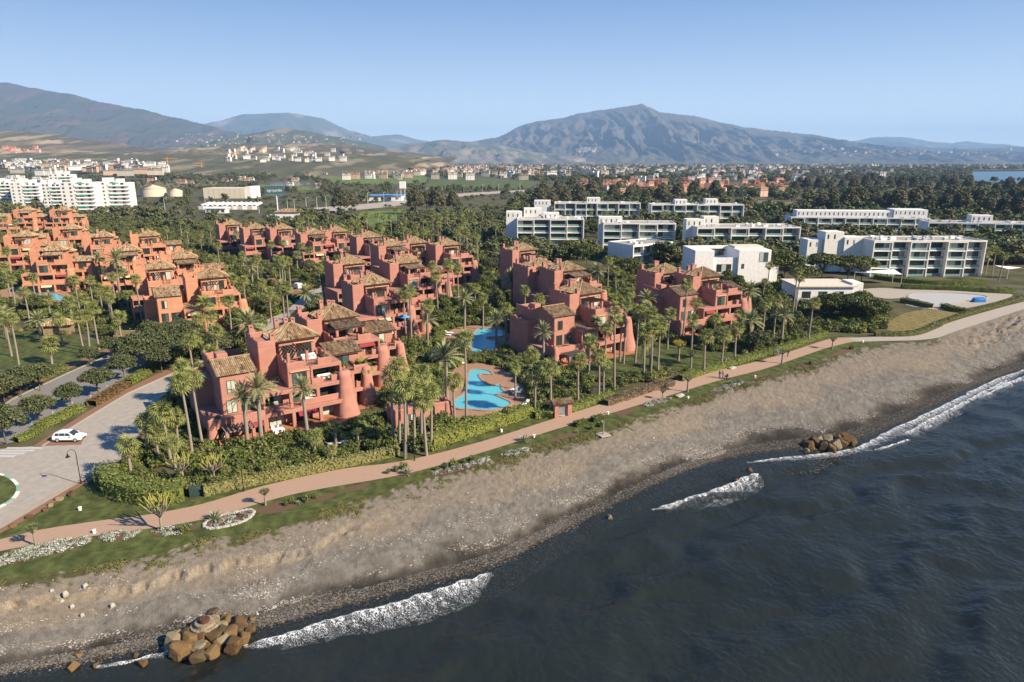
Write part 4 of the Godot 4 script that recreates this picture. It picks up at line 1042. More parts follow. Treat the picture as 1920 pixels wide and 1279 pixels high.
func tile_plane(mb: MB, a: Vector3, b: Vector3, d: Vector3, e: Vector3, w: float) -> void:
	# a-b is the eave, e-d the ridge (e above a, d above b); rows of barrel tiles run up the slope
	var ex := (b - a).normalized()
	var l := a.distance_to(b)
	var up0 := (e - a) - ex * (e - a).dot(ex)
	var hs := up0.length()
	var sy := up0 / hs
	var nrm := sy.cross(ex).normalized()
	if nrm.y < 0.0: nrm = -nrm
	var xe := (e - a).dot(ex)
	var xd := (d - a).dot(ex)
	var rows := int(ceil(l / w))
	w = l / rows
	for r in rows:
		var xs := [r * w, (r + 0.5) * w, (r + 1) * w]
		var ss := []
		for x: float in xs:
			var s := hs
			if x < xe: s = minf(s, hs * x / xe)
			if x > xd: s = minf(s, hs * (l - x) / (l - xd))
			ss.append(maxf(s, 0.0))
		var n := maxi(1, int(ceil(maxf(ss[0], maxf(ss[1], ss[2])) / 0.9)))
		for k in n:
			var t0 := float(k) / n
			var t1 := float(k + 1) / n
			var g := rng.randf()
			var c := Color(0.60, 0.42, 0.24).lerp(Color(0.46, 0.28, 0.145), g)
			if rng.randf() < 0.22: c = Color(0.72, 0.57, 0.36)
			if rng.randf() < 0.10: c = Color(0.24, 0.16, 0.10)
			var p := []
			for t: float in [t0, t1]:
				for q in 3:
					p.append(a + ex * xs[q] + sy * ss[q] * t + nrm * ((0.15 if q == 1 else 0.0) + 0.03 * (1.0 - (t - t0) / (t1 - t0))))
			mb.quad(p[3], p[4], p[1], p[0], c)
			mb.quad(p[4], p[5], p[2], p[1], c * 0.94)

func ridge_bar(mb: MB, a: Vector3, b: Vector3) -> void:
	mb.bar(a + Vector3(0, 0.05, 0), b + Vector3(0, 0.05, 0), 0.14, 0.14, 6, Color(0.47, 0.35, 0.21))

func hip_roof(o: Node, x0: float, x1: float, z0: float, z1: float, y: float, rise: float, w: float) -> void:
	var mb := MB.new()
	var wx := x1 - x0
	var wz := z1 - z0
	var c := (z0 + z1) * 0.5
	var r0: Vector3
	var r1: Vector3
	if wx >= wz:
		r0 = Vector3(x0 + wz * 0.5, y + rise, c); r1 = Vector3(x1 - wz * 0.5, y + rise, c)
	else:
		r0 = Vector3((x0 + x1) * 0.5, y + rise, z1 - wx * 0.5); r1 = Vector3((x0 + x1) * 0.5, y + rise, z0 + wx * 0.5)
	var A := Vector3(x0, y, z1)
	var B := Vector3(x1, y, z1)
	var D := Vector3(x1, y, z0)
	var E := Vector3(x0, y, z0)
	if wx >= wz:
		tile_plane(mb, A, B, r1, r0, w); tile_plane(mb, B, D, r1, r1, w); tile_plane(mb, D, E, r0, r1, w); tile_plane(mb, E, A, r0, r0, w)
		ridge_bar(mb, r0, r1); ridge_bar(mb, A, r0); ridge_bar(mb, E, r0); ridge_bar(mb, B, r1); ridge_bar(mb, D, r1)
	else:
		tile_plane(mb, A, B, r0, r0, w); tile_plane(mb, B, D, r1, r0, w); tile_plane(mb, D, E, r1, r1, w); tile_plane(mb, E, A, r0, r1, w)
		ridge_bar(mb, r0, r1); ridge_bar(mb, A, r0); ridge_bar(mb, B, r0); ridge_bar(mb, D, r1); ridge_bar(mb, E, r1)
	mb.box(x0 + 0.1, x1 - 0.1, y - 0.16, y - 0.04, z0 + 0.1, z1 - 0.1, Color(0.12, 0.07, 0.045))
	part(o, "roof", mb.mesh(), M["tile"])

func gable_roof(o: Node, x0: float, x1: float, z0: float, z1: float, y: float, rise: float, w: float) -> void:
	var mb := MB.new()
	var c := (z0 + z1) * 0.5
	var r0 := Vector3(x0, y + rise, c)
	var r1 := Vector3(x1, y + rise, c)
	tile_plane(mb, Vector3(x0, y, z1), Vector3(x1, y, z1), r1, r0, w)
	tile_plane(mb, Vector3(x1, y, z0), Vector3(x0, y, z0), r0, r1, w)
	ridge_bar(mb, r0, r1)
	part(o, "roof", mb.mesh(), M["tile"])
	var g := MB.new()   # the gable walls under it
	for x: float in [x0 + 0.35, x1 - 0.35]:
		g.tri(Vector3(x, y - 0.05, z1 - 0.3), Vector3(x, y + rise - 0.08, c), Vector3(x, y - 0.05, z0 + 0.3))
	part(o, "gable", g.mesh(), wall_mat)

func shed_roof(o: Node, x0: float, x1: float, z0: float, z1: float, y: float, rise: float, w: float, posts := true) -> void:
	var mb := MB.new()   # y at the front eave, higher at the back
	tile_plane(mb, Vector3(x0, y, z1), Vector3(x1, y, z1), Vector3(x1, y + rise, z0), Vector3(x0, y + rise, z0), w)
	part(o, "roof", mb.mesh(), M["tile"])
	var t := MB.new()
	t.quad(Vector3(x0, y - 0.08, z1), Vector3(x1, y - 0.08, z1), Vector3(x1, y + rise - 0.08, z0), Vector3(x0, y + rise - 0.08, z0))
	t.box(x0, x1, y - 0.2, y - 0.05, z1 - 0.15, z1 - 0.02)
	part(o, "roof_timber", t.mesh(), M["timber"])

func slab_wall(o: Node, called: String, x0: float, x1: float, y0: float, y1: float, z0: float, z1: float, e := 0.1, m: Material = null) -> void:
	var mb := MB.new()
	mb.cbox(x0, x1, y0, y1, z0, z1, e)
	part(o, called, mb.mesh(), m if m else wall_mat)

func window_at(o: Node, face: String, x: float, y: float, z: float, w: float, h: float, panes := 2) -> void:
	# frame and panes proud of the wall by a few centimetres; x is along the face
	var t := Transform3D()
	match face:
		"f": t = Transform3D(Basis(), Vector3(x, y, z))
		"l": t = Transform3D(Basis(Vector3.UP, -PI / 2), Vector3(z, y, x))
		"r": t = Transform3D(Basis(Vector3.UP, PI / 2), Vector3(z, y, x))
	var fr := MB.new()
	var b := 0.07
	fr.box(-w / 2, w / 2, h - b, h, 0.0, 0.07); fr.box(-w / 2, w / 2, 0.0, b, 0.0, 0.07)
	for k in panes + 1:
		var q := -w / 2 + (w - b) * k / panes
		fr.box(q, q + b, b, h - b, 0.0, 0.07)
	var n := part(o, "window", fr.mesh(), M["frame"], t)
	var pw := (w - b) / panes
	for k in panes:
		var p := MB.new()
		var q := -w / 2 + pw * k + b
		p.box(q, q + pw - b, b, h - b, 0.005, 0.03)
		part(n, "pane", p.mesh(), [M["glass"], M["glass_green"], M["curtain"], M["glass"], M["glass_green"]][rng.randi() % 5])

func parapet(o: Node, x0: float, x1: float, z0: float, z1: float, y: float, h: float, sides: String, gap := true) -> void:
	var t := 0.28
	if "f" in sides:
		var g0 := lerpf(x0, x1, rng.randf_range(0.25, 0.45))
		var g1 := g0 + minf(2.2, (x1 - x0) * 0.3)
		if gap and x1 - x0 > 3.5:
			slab_wall(o, "parapet", x0, g0, y, y + h, z1 - t, z1)
			slab_wall(o, "parapet", g1, x1, y, y + h, z1 - t, z1)
			var r := MB.new()
			r.box(g0, g1, y + h - 0.12, y + h - 0.04, z1 - t * 0.6, z1 - t * 0.35)
			for k in 9: r.box(lerpf(g0, g1, (k + 0.5) / 9) - 0.02, lerpf(g0, g1, (k + 0.5) / 9) + 0.02, y, y + h - 0.1, z1 - t * 0.55, z1 - t * 0.4)
			part(o, "railing", r.mesh(), M["timber"])
			slab_wall(o, "parapet", g0 - 0.25, g0 + 0.15, y, y + h + 0.22, z1 - t - 0.05, z1 + 0.03)
			slab_wall(o, "parapet", g1 - 0.15, g1 + 0.25, y, y + h + 0.22, z1 - t - 0.05, z1 + 0.03)
		else:
			slab_wall(o, "parapet", x0, x1, y, y + h, z1 - t, z1)
	if "b" in sides: slab_wall(o, "parapet", x0, x1, y, y + h, z0, z0 + t)
	for s in 2:
		if ("l" if s == 0 else "r") in sides:
			var x := x0 if s == 0 else x1 - t
			# a stepped side wall
			var zm := lerpf(z0, z1, rng.randf_range(0.4, 0.7))
			slab_wall(o, "parapet", x, x + t, y, y + h, z0 + t * 0.5, z1 - t * 0.99)
			slab_wall(o, "parapet", x - 0.02, x + t + 0.02, y, y + h + 0.35, z0, zm - 0.6)
			slab_wall(o, "parapet", x - 0.02, x + t + 0.02, y, y + h + 0.3, zm + 0.4, zm + 1.0)

func storey(o: Node, x0: float, x1: float, z0: float, z1: float, y: float, bays: int, rail := true, deep := 2.3, hgt := 3.1) -> void:
	slab_wall(o, "wall", x0 + 0.03, x1 - 0.03, y, y + hgt - 0.28, z0, z1 - deep, 0.08)
	slab_wall(o, "slab", x0, x1, y + hgt - 0.3, y + hgt, z0 - 0.02, z1, 0.05)
	slab_wall(o, "lintel", x0 + 0.02, x1 - 0.02, y + hgt - 0.62, y + hgt - 0.29, z1 - 0.4, z1 - 0.03, 0.04)
	slab_wall(o, "wall", x0, x0 + 0.4, y, y + hgt - 0.29, z1 - deep, z1 - 0.02, 0.08)
	slab_wall(o, "wall", x1 - 0.4, x1, y, y + hgt - 0.29, z1 - deep, z1 - 0.02, 0.08)
	for k in range(1, bays):
		var x := lerpf(x0, x1, float(k) / bays)
		slab_wall(o, "pier", x - 0.28, x + 0.28, y, y + hgt - 0.29, z1 - 0.56, z1 - 0.02, 0.06)
	for k in bays:
		var x := lerpf(x0, x1, (k + 0.5) / bays)
		window_at(o, "f", x, y + 0.05, z1 - deep, minf(2.6, (x1 - x0) / bays - 1.0), 2.2, 2)
	for k in bays:
		if rng.randf() < 0.3:   # a drop awning in the bay
			var xa := lerpf(x0, x1, (k + 0.5) / bays)
			var hw := minf(1.5, (x1 - x0) / bays * 0.5 - 0.5)
			var aw := MB.new()
			aw.box(xa - hw, xa + hw, y + hgt - 0.75, y + hgt - 0.63, z1 - 0.2, z1 - 0.05)
			aw.quad(Vector3(xa - hw, y + hgt - 0.7, z1 - 0.1), Vector3(xa + hw, y + hgt - 0.7, z1 - 0.1), Vector3(xa + hw, y + hgt - 1.25, z1 + 0.55), Vector3(xa - hw, y + hgt - 1.25, z1 + 0.55))
			part(o, "awning", aw.mesh(), M["burgundy"] if rng.randf() < 0.5 else M["awning_cream"])
	if y > 1.0 and rail: parapet(o, x0, x1, z1 - deep, z1, y, 0.95, "f")
	else:
		var mb := MB.new()
		mb.box(x0 - 0.3, x1 + 0.3, -0.05, 0.07, z1 - deep, z1 + 2.2)
		if y < 1.0: part(o, "patio", mb.mesh(), M["terracotta"])

func chimney(o: Node, x: float, z: float, y: float, h: float) -> void:
	var mb := MB.new()
	mb.cbox(x - 0.38, x + 0.38, y, y + h - 0.45, z - 0.38, z + 0.38, 0.05)
	for s: Vector2 in [Vector2(-1, -1), Vector2(1, -1), Vector2(1, 1), Vector2(-1, 1)]:
		mb.box(x + s.x * 0.28 - 0.1, x + s.x * 0.28 + 0.1, y + h - 0.46, y + h - 0.15, z + s.y * 0.28 - 0.1, z + s.y * 0.28 + 0.1)
	mb.cbox(x - 0.42, x + 0.42, y + h - 0.15, y + h, z - 0.42, z + 0.42, 0.05)
	part(o, "chimney", mb.mesh(), wall_mat)

func pergola(o: Node, x0: float, x1: float, z0: float, z1: float, y: float, y_floor: float, m: Material) -> void:
	var n := int((x1 - x0) / 0.55)
	for k in n + 1:
		var x := lerpf(x0, x1, float(k) / n)
		var mb := MB.new()
		mb.box(x - 0.07, x + 0.07, y, y + 0.2, z0, z1 + 0.4)
		part(o, "pergola_beam", mb.mesh(), m)
	var b := MB.new()
	b.box(x0 - 0.3, x1 + 0.3, y - 0.2, y - 0.01, z1 - 0.2, z1)
	part(o, "pergola_beam", b.mesh(), m)
	for x: float in [x0 + 0.2, x1 - 0.2]:
		slab_wall(o, "pier", x - 0.25, x + 0.25, y_floor, y - 0.2, z1 - 0.36, z1 + 0.14, 0.06)

func buttress(o: Node, x: float, z: float, y0: float, y1: float, r0: float, r1: float, sq := 1.0) -> void:
	var n := 9
	var sides := 14
	var p := PackedVector3Array()
	var col := PackedColorArray()
	for j in n + 2:
		var t := minf(float(j) / n, 1.0)
		var r := lerpf(r0, r1, pow(t, 0.75)) * (1.0 + 0.03 * sin(t * 9.0))
		if j == n + 1: r = 0.0
		for i in sides + 1:
			var f := TAU * i / sides
			var c := Vector2(signf(cos(f)) * pow(absf(cos(f)), 0.7), signf(sin(f)) * pow(absf(sin(f)), 0.7))
			p.append(Vector3(x + c.x * r, lerpf(y1, y0, 1.0 - t) + (0.08 if j == n + 1 else 0.0), z + c.y * r * sq - 0.35 * t * (r0 - r1)))
			col.append(Color.WHITE)
	var st := SurfaceTool.new()
	st.begin(Mesh.PRIMITIVE_TRIANGLES)
	for j in n + 1:
		for i in sides:
			var k := j * (sides + 1) + i
			for q: int in [k, k + sides + 1, k + sides + 2, k, k + sides + 2, k + 1]: st.add_vertex(p[q])
	st.index(); st.generate_normals()
	part(o, "buttress", st.commit(), wall_mat)

func villa(called: String, label: String, group: String, org: Vector2, deg: float, m: Material, v: Dictionary) -> Node3D:
	rng.seed = int(v.get("seed", 1)) * 13 + 5
	wall_mat = m
	var near: bool = v.get("near", false)
	var tw := 0.30 if near else 0.42
	var o := thing(called, label, "villa", v3(org), deg_to_rad(deg), group)
	var W: float = v.get("w", 22.5)     # right end of the front
	var T: float = v.get("tower", 14.0) # where the tower begins
	# ground and first floor
	if v.get("wing", true):
		storey(o, 1.0, 9.0, -10, 0, 0, 2)
		parapet(o, 1.0, 9.0, -4.0, 0.0, 3.1, 1.0, "fl", false)
		slab_wall(o, "wall", 3.6, 9.2, 3.1, 9.6, -11, -4.0)
		gable_roof(o, 3.1, 9.3, -12.0, -3.5, 9.55, 1.7, tw)
		window_at(o, "f", 5.2, 6.6, -4.0, 1.3, 2.0, 2); window_at(o, "f", 7.4, 3.25, -4.0, 2.0, 2.2, 2)
		window_at(o, "f", 5.0, 3.25, -4.0, 1.6, 2.2, 2)
		pergola(o, 2.4, 6.6, 0.05, 2.6, 2.75, 0.0, M["timber_grey"])
		buttress(o, 1.1, -0.2, 0, 4.25, 0.95, 0.55)
		slab_wall(o, "wall", 1.0, 4.0, 0.0, 7.2, -17, -10.1); parapet(o, 1.0, 4.0, -17, -10.1, 7.2, 0.7, "lfb", false)
		slab_wall(o, "wall", 4.1, 10.4, 0.0, 8.6, -19, -11.1); parapet(o, 4.1, 10.4, -19, -11.1, 8.6, 1.0, "lfb", false)
		slab_wall(o, "wall", 5.2, 7.0, 8.6, 10.6, -15.4, -13.2)
		shed_roof(o, 9.2, 13.3, -7.0, -3.4, 6.1, 0.9, tw)
	storey(o, 9.1, W, -12, -0.6, 0, 3)
	storey(o, 9.1, W, -12, -1.4, 3.1, 3)
	# second floor
	storey(o, T - 0.4 + 3.6, W, -13, -2.0, 6.2, maxi(1, int((W - T - 3.2) / 3.0)), true, 2.8)
	slab_wall(o, "wall", T - 0.5, T + 3.4, 6.2, 9.3, -12, -2.2)
	window_at(o, "f", T + 1.4, 6.4, -2.2, 2.4, 2.2, 2)
	slab_wall(o, "awning_box", T - 0.1, T + 3.1, 8.75, 8.9, -2.19, -1.95, 0.03, M["trim"])
	# third floor terrace and the tower
	parapet(o, T - 0.5, W - 1.6, -8.2, -2.2, 9.3, 1.05, "flr")
	slab_wall(o, "wall", T + 0.2, T + 6.4, 9.3, 12.6, -14.2, -8.4)
	window_at(o, "f", T + 4.4, 9.4, -8.4, 2.6, 2.3, 2); window_at(o, "f", T + 1.6, 9.4, -8.4, 1.8, 2.3, 2)
	slab_wall(o, "awning_box", T + 2.6, T + 6.2, 11.85, 12.0, -8.39, -8.1, 0.03, M["trim"])
	hip_roof(o, T - 0.6, T + 7.2, -15.0, -7.7, 12.62, 2.1, tw)
	if v.get("porch", false):
		shed_roof(o, T + 0.6, T + 6.4, -7.7, -3.6, 11.6, 0.6, tw)
		for x: float in [T + 0.9, T + 6.0]: slab_wall(o, "pier", x - 0.25, x + 0.25, 9.3, 11.5, -4.2, -3.7, 0.06)
	else:
		pergola(o, T + 0.4, T + 3.9, -8.3, -4.8, 11.5, 9.3, M["timber"])
	# tall blind wall on the side away from the sun, with stepped parapets and chimneys
	slab_wall(o, "wall", T - 3.4, T - 0.52, 3.1, 12.2, -15, -7.6)
	parapet(o, T - 3.4, T - 0.52, -15, -7.6, 12.2, 0.9, "lfb", false)
	chimney(o, T - 0.9, -8.0, 12.2, 2.0); chimney(o, T - 2.8, -13.6, 12.2, 2.5); chimney(o, T + 1.4, -13.2, 13.2, 2.2); chimney(o, T + 3.4, -14.6, 12.4, 2.6)
	if v.get("back", true):
		slab_wall(o, "wall", T, W - 0.5, 0.0, 9.2, -20, -14.3)
		parapet(o, T, W - 0.5, -20, -14.3, 9.2, 0.9, "lrb", false)
		hip_roof(o, T + 1.6, T + 7.6, -21, -15.3, 11.2, 1.7, tw)
		slab_wall(o, "wall", T + 2.2, T + 7.0, 9.2, 11.1, -20.4, -15.9)
		chimney(o, T + 1.0, -16.0, 9.2, 3.6); chimney(o, T + 6.2, -20.0, 10.5, 3.2)
	if v.get("right", true):
		# lower block to the right with its own small roof
		storey(o, W + 0.1, W + 6.0, -14, -4.5, 0, 2); storey(o, W + 0.1, W + 6.0, -14, -5.2, 3.1, 2)
		parapet(o, W + 0.1, W + 6.0, -8.5, -5.2, 6.2, 0.9, "fr")
		slab_wall(o, "wall", W + 0.4, W + 5.6, 6.2, 8.7, -14, -8.5)
		window_at(o, "f", W + 2.6, 6.3, -8.5, 2.4, 2.1, 2)
		shed_roof(o, W - 0.1, W + 6.2, -12.5, -7.9, 8.75, 1.3, tw)
		buttress(o, W + 5.6, -5.0, 0, 6.6, 1.7, 0.7)
	buttress(o, W + 0.3, -1.9, 0, 7.5, 2.1, 1.0, 1.1)
	keep_clear.append(rect_around(org, deg, 0.5 if v.get("wing", true) else 8.5, W + (6.5 if v.get("right", true) else 2.5), -21, 3.0))
	return o

func build_villas() -> void:
	mat("awning_cream", lin(0.55, 0.44, 0.30), 0.9)
	mat("stucco_far", lin(0.50, 0.19, 0.14), 0.95, M["tex_fine"], 7.0)
	var g := "terracotta villas of the resort"
	villa("villa", "nearest rose terracotta villa with gabled left wing and big sloping buttress", g, Vector2(-45.96, -95.12), 34.6, M["stucco"], {"seed": 1, "near": true})
	villa("villa", "second terracotta villa in the middle row with tiled porches on its terraces", g, Vector2(-42.45, -110.8), 34.6, M["stucco"], {"seed": 2, "near": true, "wing": false, "porch": true})
	villa("villa", "third terracotta villa in the middle row", g, Vector2(-42.31, -147.42), 34.6, M["stucco"], {"seed": 3, "wing": false})
	villa("villa", "last terracotta villa of the middle row near the garden path", g, Vector2(-39.55, -182.51), 34.6, M["stucco"], {"seed": 4, "wing": false, "porch": true})
	villa("villa", "gabled terracotta villa right of the pools", g, Vector2(8.29, -135.57), 34.6, M["stucco"], {"seed": 5, "near": true, "right": false})
	villa("villa", "terracotta villa behind the gabled one with paired hip roofs", g, Vector2(0, -175.2), 34.6, M["stucco"], {"seed": 6, "porch": true, "wing": false})
	villa("villa", "small terracotta villa with many chimneys in front of the hotels", g, Vector2(-4.31, -210.75), 34.6, M["stucco"], {"seed": 7, "wing": false, "right": false})
	villa("villa", "terracotta villa with curved balconies in front of the blank white block", g, Vector2(40.02, -159.35), 28, M["stucco"], {"seed": 8, "near": true})
	var b := "terracotta villas in the rear row"
	villa("villa", "leftmost terracotta villa of the rear row", b, Vector2(-137.92, -301.29), 34.6, M["stucco"], {"seed": 9, "wing": false, "back": false})
	villa("villa", "second terracotta villa from the left in the rear row", b, Vector2(-107.78, -281.29), 34.6, M["stucco"], {"seed": 10, "wing": false, "back": false})
	villa("villa", "third terracotta villa from the left in the rear row", b, Vector2(-63.9, -249.7), 34.6, M["stucco"], {"seed": 11, "wing": false, "back": false, "porch": true})
	villa("villa", "fourth terracotta villa from the left in the rear row", b, Vector2(-43.29, -230.37), 34.6, M["stucco"], {"seed": 12, "wing": false, "back": false})
	villa("villa", "rightmost terracotta villa of the rear row", b, Vector2(-30.9, -224.32), 34.6, M["stucco"], {"seed": 13, "wing": false, "back": false, "right": false})
	villa("villa", "terracotta villa between the leftmost two of the rear row", b, Vector2(-119.94, -283.26), 34.6, M["stucco"], {"seed": 21, "wing": false, "right": false})
	villa("villa", "low terracotta villa right of the second in the rear row", b, Vector2(-88.52, -260.55), 34.6, M["stucco"], {"seed": 22, "wing": false, "right": false, "porch": true})
	villa("villa", "terracotta villa left of the rear villa with the porch", b, Vector2(-81.36, -270.07), 34.6, M["stucco"], {"seed": 23, "wing": false, "right": false, "back": false})
	villa("villa", "terracotta villa between the middle row and the rear row", b, Vector2(-55.27, -180.51), 34.6, M["stucco"], {"seed": 24, "wing": false, "right": false})
	villa("villa", "terracotta villa above the garden path", b, Vector2(-50.28, -222.41), 34.6, M["stucco"], {"seed": 25, "wing": false, "right": false, "porch": true})
	villa("villa", "terracotta villa in the shadow left of the blank white house", g, Vector2(32.06, -165.16), 30, M["stucco"], {"seed": 26, "wing": false, "right": false, "back": false})
	villa("villa", "terracotta villa between the gabled one and the right villa", g, Vector2(6.41, -168.94), 32, M["stucco"], {"seed": 27, "wing": false, "right": false, "porch": true})
	var c := "orange apartment houses"
	villa("villa", "orange villa with terraces left behind the nearest orange one", c, Vector2(-108.12, -171.84), 30, M["stucco_orange"], {"seed": 28, "wing": false, "right": false})
	villa("villa", "orange villa in the middle of the left group", c, Vector2(-138.44, -209.87), 28, M["stucco_orange"], {"seed": 29, "wing": false, "right": false, "porch": true})
	villa("villa", "orange apartment house below the long balconies", c, Vector2(-165.37, -212.14), 20, M["stucco_orange"], {"seed": 31, "wing": false, "porch": true})
	villa("villa", "orange apartment house behind the left edge date palm", c, Vector2(-205.05, -255.19), 18, M["stucco_orange"], {"seed": 32})
	villa("villa", "orange villa with curved end at the left of the group", c, Vector2(-171.61, -251.93), 24, M["stucco_orange"], {"seed": 30, "wing": false})
	villa("villa", "nearest orange villa with stepped roof terraces left of the avenue", c, Vector2(-87.3, -157.17), 30, M["stucco_orange"], {"seed": 14, "near": true, "right": false})
	villa("villa", "orange villa behind the nearest orange one", c, Vector2(-110.87, -192.22), 30, M["stucco_orange"], {"seed": 15, "wing": false, "porch": true})
	villa("villa", "orange villa with yellowish hip roof in the left group", c, Vector2(-153.57, -254.25), 30, M["stucco_orange"], {"seed": 16, "wing": false})
	villa("villa", "orange villa with long balconies among date palms", c, Vector2(-204.3, -283.64), 20, M["stucco_orange"], {"seed": 17})
	villa("villa", "large orange apartment house at the left picture edge", c, Vector2(-300.1, -394.66), 15, M["stucco_orange"], {"seed": 18, "porch": true})
	villa("villa", "tall orange apartment house below the white towers", c, Vector2(-278.82, -394.66), 15, M["stucco_orange"], {"seed": 19, "wing": false})

# ---------------------------------------------------------------- white hotel blocks and apartment towers
func bay_front(o: Node, x0: float, x1: float, y: float, h: float, z: float, glass: Material) -> void:
	# one recessed bay: glass doors at the back, a glass balustrade at the front
	var w := x1 - x0
	var fr := MB.new()
	var n := 3
	for k in n + 1:
		var q := lerpf(x0 + 0.25, x1 - 0.25 - 0.08, float(k) / n)
		fr.box(q, q + 0.08, y, y + h - 0.35, z - 1.78, z - 1.68)
	fr.box(x0 + 0.25, x1 - 0.25, y + h - 0.45, y + h - 0.35, z - 1.78, z - 1.67)
	var wnd := part(o, "window", fr.mesh(), M["frame"])
	for k in n:
		var q0 := lerpf(x0 + 0.25, x1 - 0.33, float(k) / n) + 0.08
		var q1 := lerpf(x0 + 0.25, x1 - 0.33, float(k + 1) / n)
		var p := MB.new()
		p.box(q0, q1, y, y + h - 0.45, z - 1.76, z - 1.72)
		part(wnd, "pane", p.mesh(), glass if rng.randf() < 0.7 else M["curtain"])
	var r := MB.new()
	r.box(x0 + 0.05, x1 - 0.05, y + 0.1, y + 1.0, z - 0.22, z - 0.19)
	part(o, "balustrade", r.mesh(), M["glass_rail"])

func hotel(called: String, label: String, group: String, org: Vector2, deg: float, len: float, depth: float, floors: int, bays: int, v := {}) -> Node3D:
	rng.seed = int(v.get("seed", 3)) * 17
	wall_mat = v.get("mat", M["white"])
	var o := thing(called, label, "hotel", v3(org), deg_to_rad(deg), group)
	var fh: float = v.get("fh", 3.2)
	var H := fh * floors
	var zig: float = v.get("zig", 0.8)
	var bw := len / bays
	slab_wall(o, "wall", 0.2, len - 0.2, 0, H, -depth, -1.8 - zig, 0.05)
	slab_wall(o, "wall", -0.15, 0.3, 0, H + 0.5, -depth - 0.02, 0.05, 0.04)
	slab_wall(o, "wall", len - 0.3, len + 0.15, 0, H + 0.5, -depth - 0.02, 0.05, 0.04)
	for f in floors + 1:
		var y := f * fh
		var mb := MB.new()
		for k in bays:
			var z := -zig if k % 2 else 0.0
			mb.box(k * bw + 0.02, (k + 1) * bw - 0.02, y - 0.32, y, -1.85 - zig, z)
		if f > 0: part(o, "slab", mb.mesh(), M["white_trim"])
	for k in bays + 1:
		if k > 0 and k < bays: slab_wall(o, "fin", k * bw - 0.22, k * bw + 0.22, 0, H + 0.1, -1.82 - zig, 0.03, 0.04)
	for k in bays:
		var z := -zig if k % 2 else 0.0
		for f in floors: bay_front(o, k * bw + 0.2, (k + 1) * bw - 0.2, f * fh, fh, z, M["glass_green"] if k % 3 else M["glass"])
		# lighter panel beside each bay
		if zig > 0.1: slab_wall(o, "panel", (k + 1) * bw - 1.0, (k + 1) * bw - 0.25, 0.02, H - 0.34, z - 0.6, z - 0.3, 0.02, M["cream"])
	var rf := MB.new()
	rf.box(0.3, len - 0.3, H + 0.01, H + 0.12, -depth + 0.3, -0.4)
	part(o, "roof", rf.mesh(), M["roof_gravel"])
	slab_wall(o, "parapet", -0.1, len + 0.1, H, H + 0.55, -0.35, 0.06, 0.04); slab_wall(o, "parapet", 0.3, len - 0.3, H, H + 0.5, -depth, -depth + 0.3, 0.04)
	keep_clear.append(rect_around(org, deg, -22, len + 3, -depth - 6, 5))
	# side windows on the sunny end
	for f in floors:
		for k in 2: window_at(o, "r", -depth * (0.3 + 0.35 * k), f * fh + 0.5, len + 0.16, 2.6, 2.2, 2)
	for k in int(v.get("units", 14)):
		var x := rng.randf_range(1.5, len - 2.5)
		var z := rng.randf_range(-depth + 1.5, -2.5)
		var s := rng.randf_range(0.7, 1.4)
		var h := rng.randf_range(0.5, 1.1)
		var mb := MB.new()
		mb.cbox(x, x + s * 1.3, H + 0.1, H + 0.1 + h, z, z + s, 0.05)
		part(o, "air_conditioner", mb.mesh(), M["grey_metal"] if k % 3 else M["white_trim"])
	for t in v.get("towers", []):
		slab_wall(o, "stair_tower", t[0], t[1], 0.5, t[4], t[2], t[3], 0.05)
		for k in int((t[1] - t[0]) / 2.4): window_at(o, "f", t[0] + 1.2 + k * 2.4, t[4] - 2.6, t[3], 0.5, 1.6, 1)
	return o

func white_tower(label: String, org: Vector2, deg: float, w: float, d: float, floors: int, sd: int) -> void:
	rng.seed = sd
	wall_mat = M["white"]
	var o := thing("apartment_tower", label, "apartments", v3(org), deg_to_rad(deg), "white apartment towers")
	var fh := 3.0
	var H := fh * floors
	slab_wall(o, "wall", 0, w * 0.45, 0, H, -d, -0.2, 0.05)
	slab_wall(o, "wall", w * 0.45 + 0.02, w, 0, H - 0.6, -d, -2.2, 0.05)
	slab_wall(o, "wall", w * 0.25, w * 0.5, H, H + 3.2, -d * 0.7, -d * 0.3, 0.05)
	slab_wall(o, "wall", w * 0.62, w * 0.8, H - 0.6, H + 2.4, -d * 0.7, -d * 0.35, 0.05)
	for f in floors:
		var y := f * fh
		var mb := MB.new()
		mb.box(w * 0.47, w + 1.2, y + fh - 0.35, y + fh - 0.15, -3.4, 0.4)
		mb.box(w * 0.47, w + 1.2, y + fh - 0.15, y + fh + 0.75, 0.2, 0.4)
		mb.box(w + 1.0, w + 1.2, y + fh - 0.15, y + fh + 0.75, -3.4, 0.2)
		if f < floors - 1: part(o, "balcony", mb.mesh(), M["white_trim"])
		for k in 2: window_at(o, "f", w * (0.10 + 0.22 * k), y + 0.9, -0.2, 1.6, 1.4, 2)
		for k in 2: window_at(o, "f", w * (0.60 + 0.24 * k), y + 0.2, -2.2, 2.4, 2.1, 2)
		for k in 3: window_at(o, "l", -d * (0.2 + 0.28 * k), y + 0.9, 0.0, 1.5, 1.3, 2)
		if f % 3 == 1:
			var aw := MB.new()
			aw.quad(Vector3(w * 0.5, y + 2.6, 0.3), Vector3(w * 0.8, y + 2.6, 0.3), Vector3(w * 0.8, y + 1.7, 0.9), Vector3(w * 0.5, y + 1.7, 0.9))
			part(o, "awning", aw.mesh(), M["awning_green"])

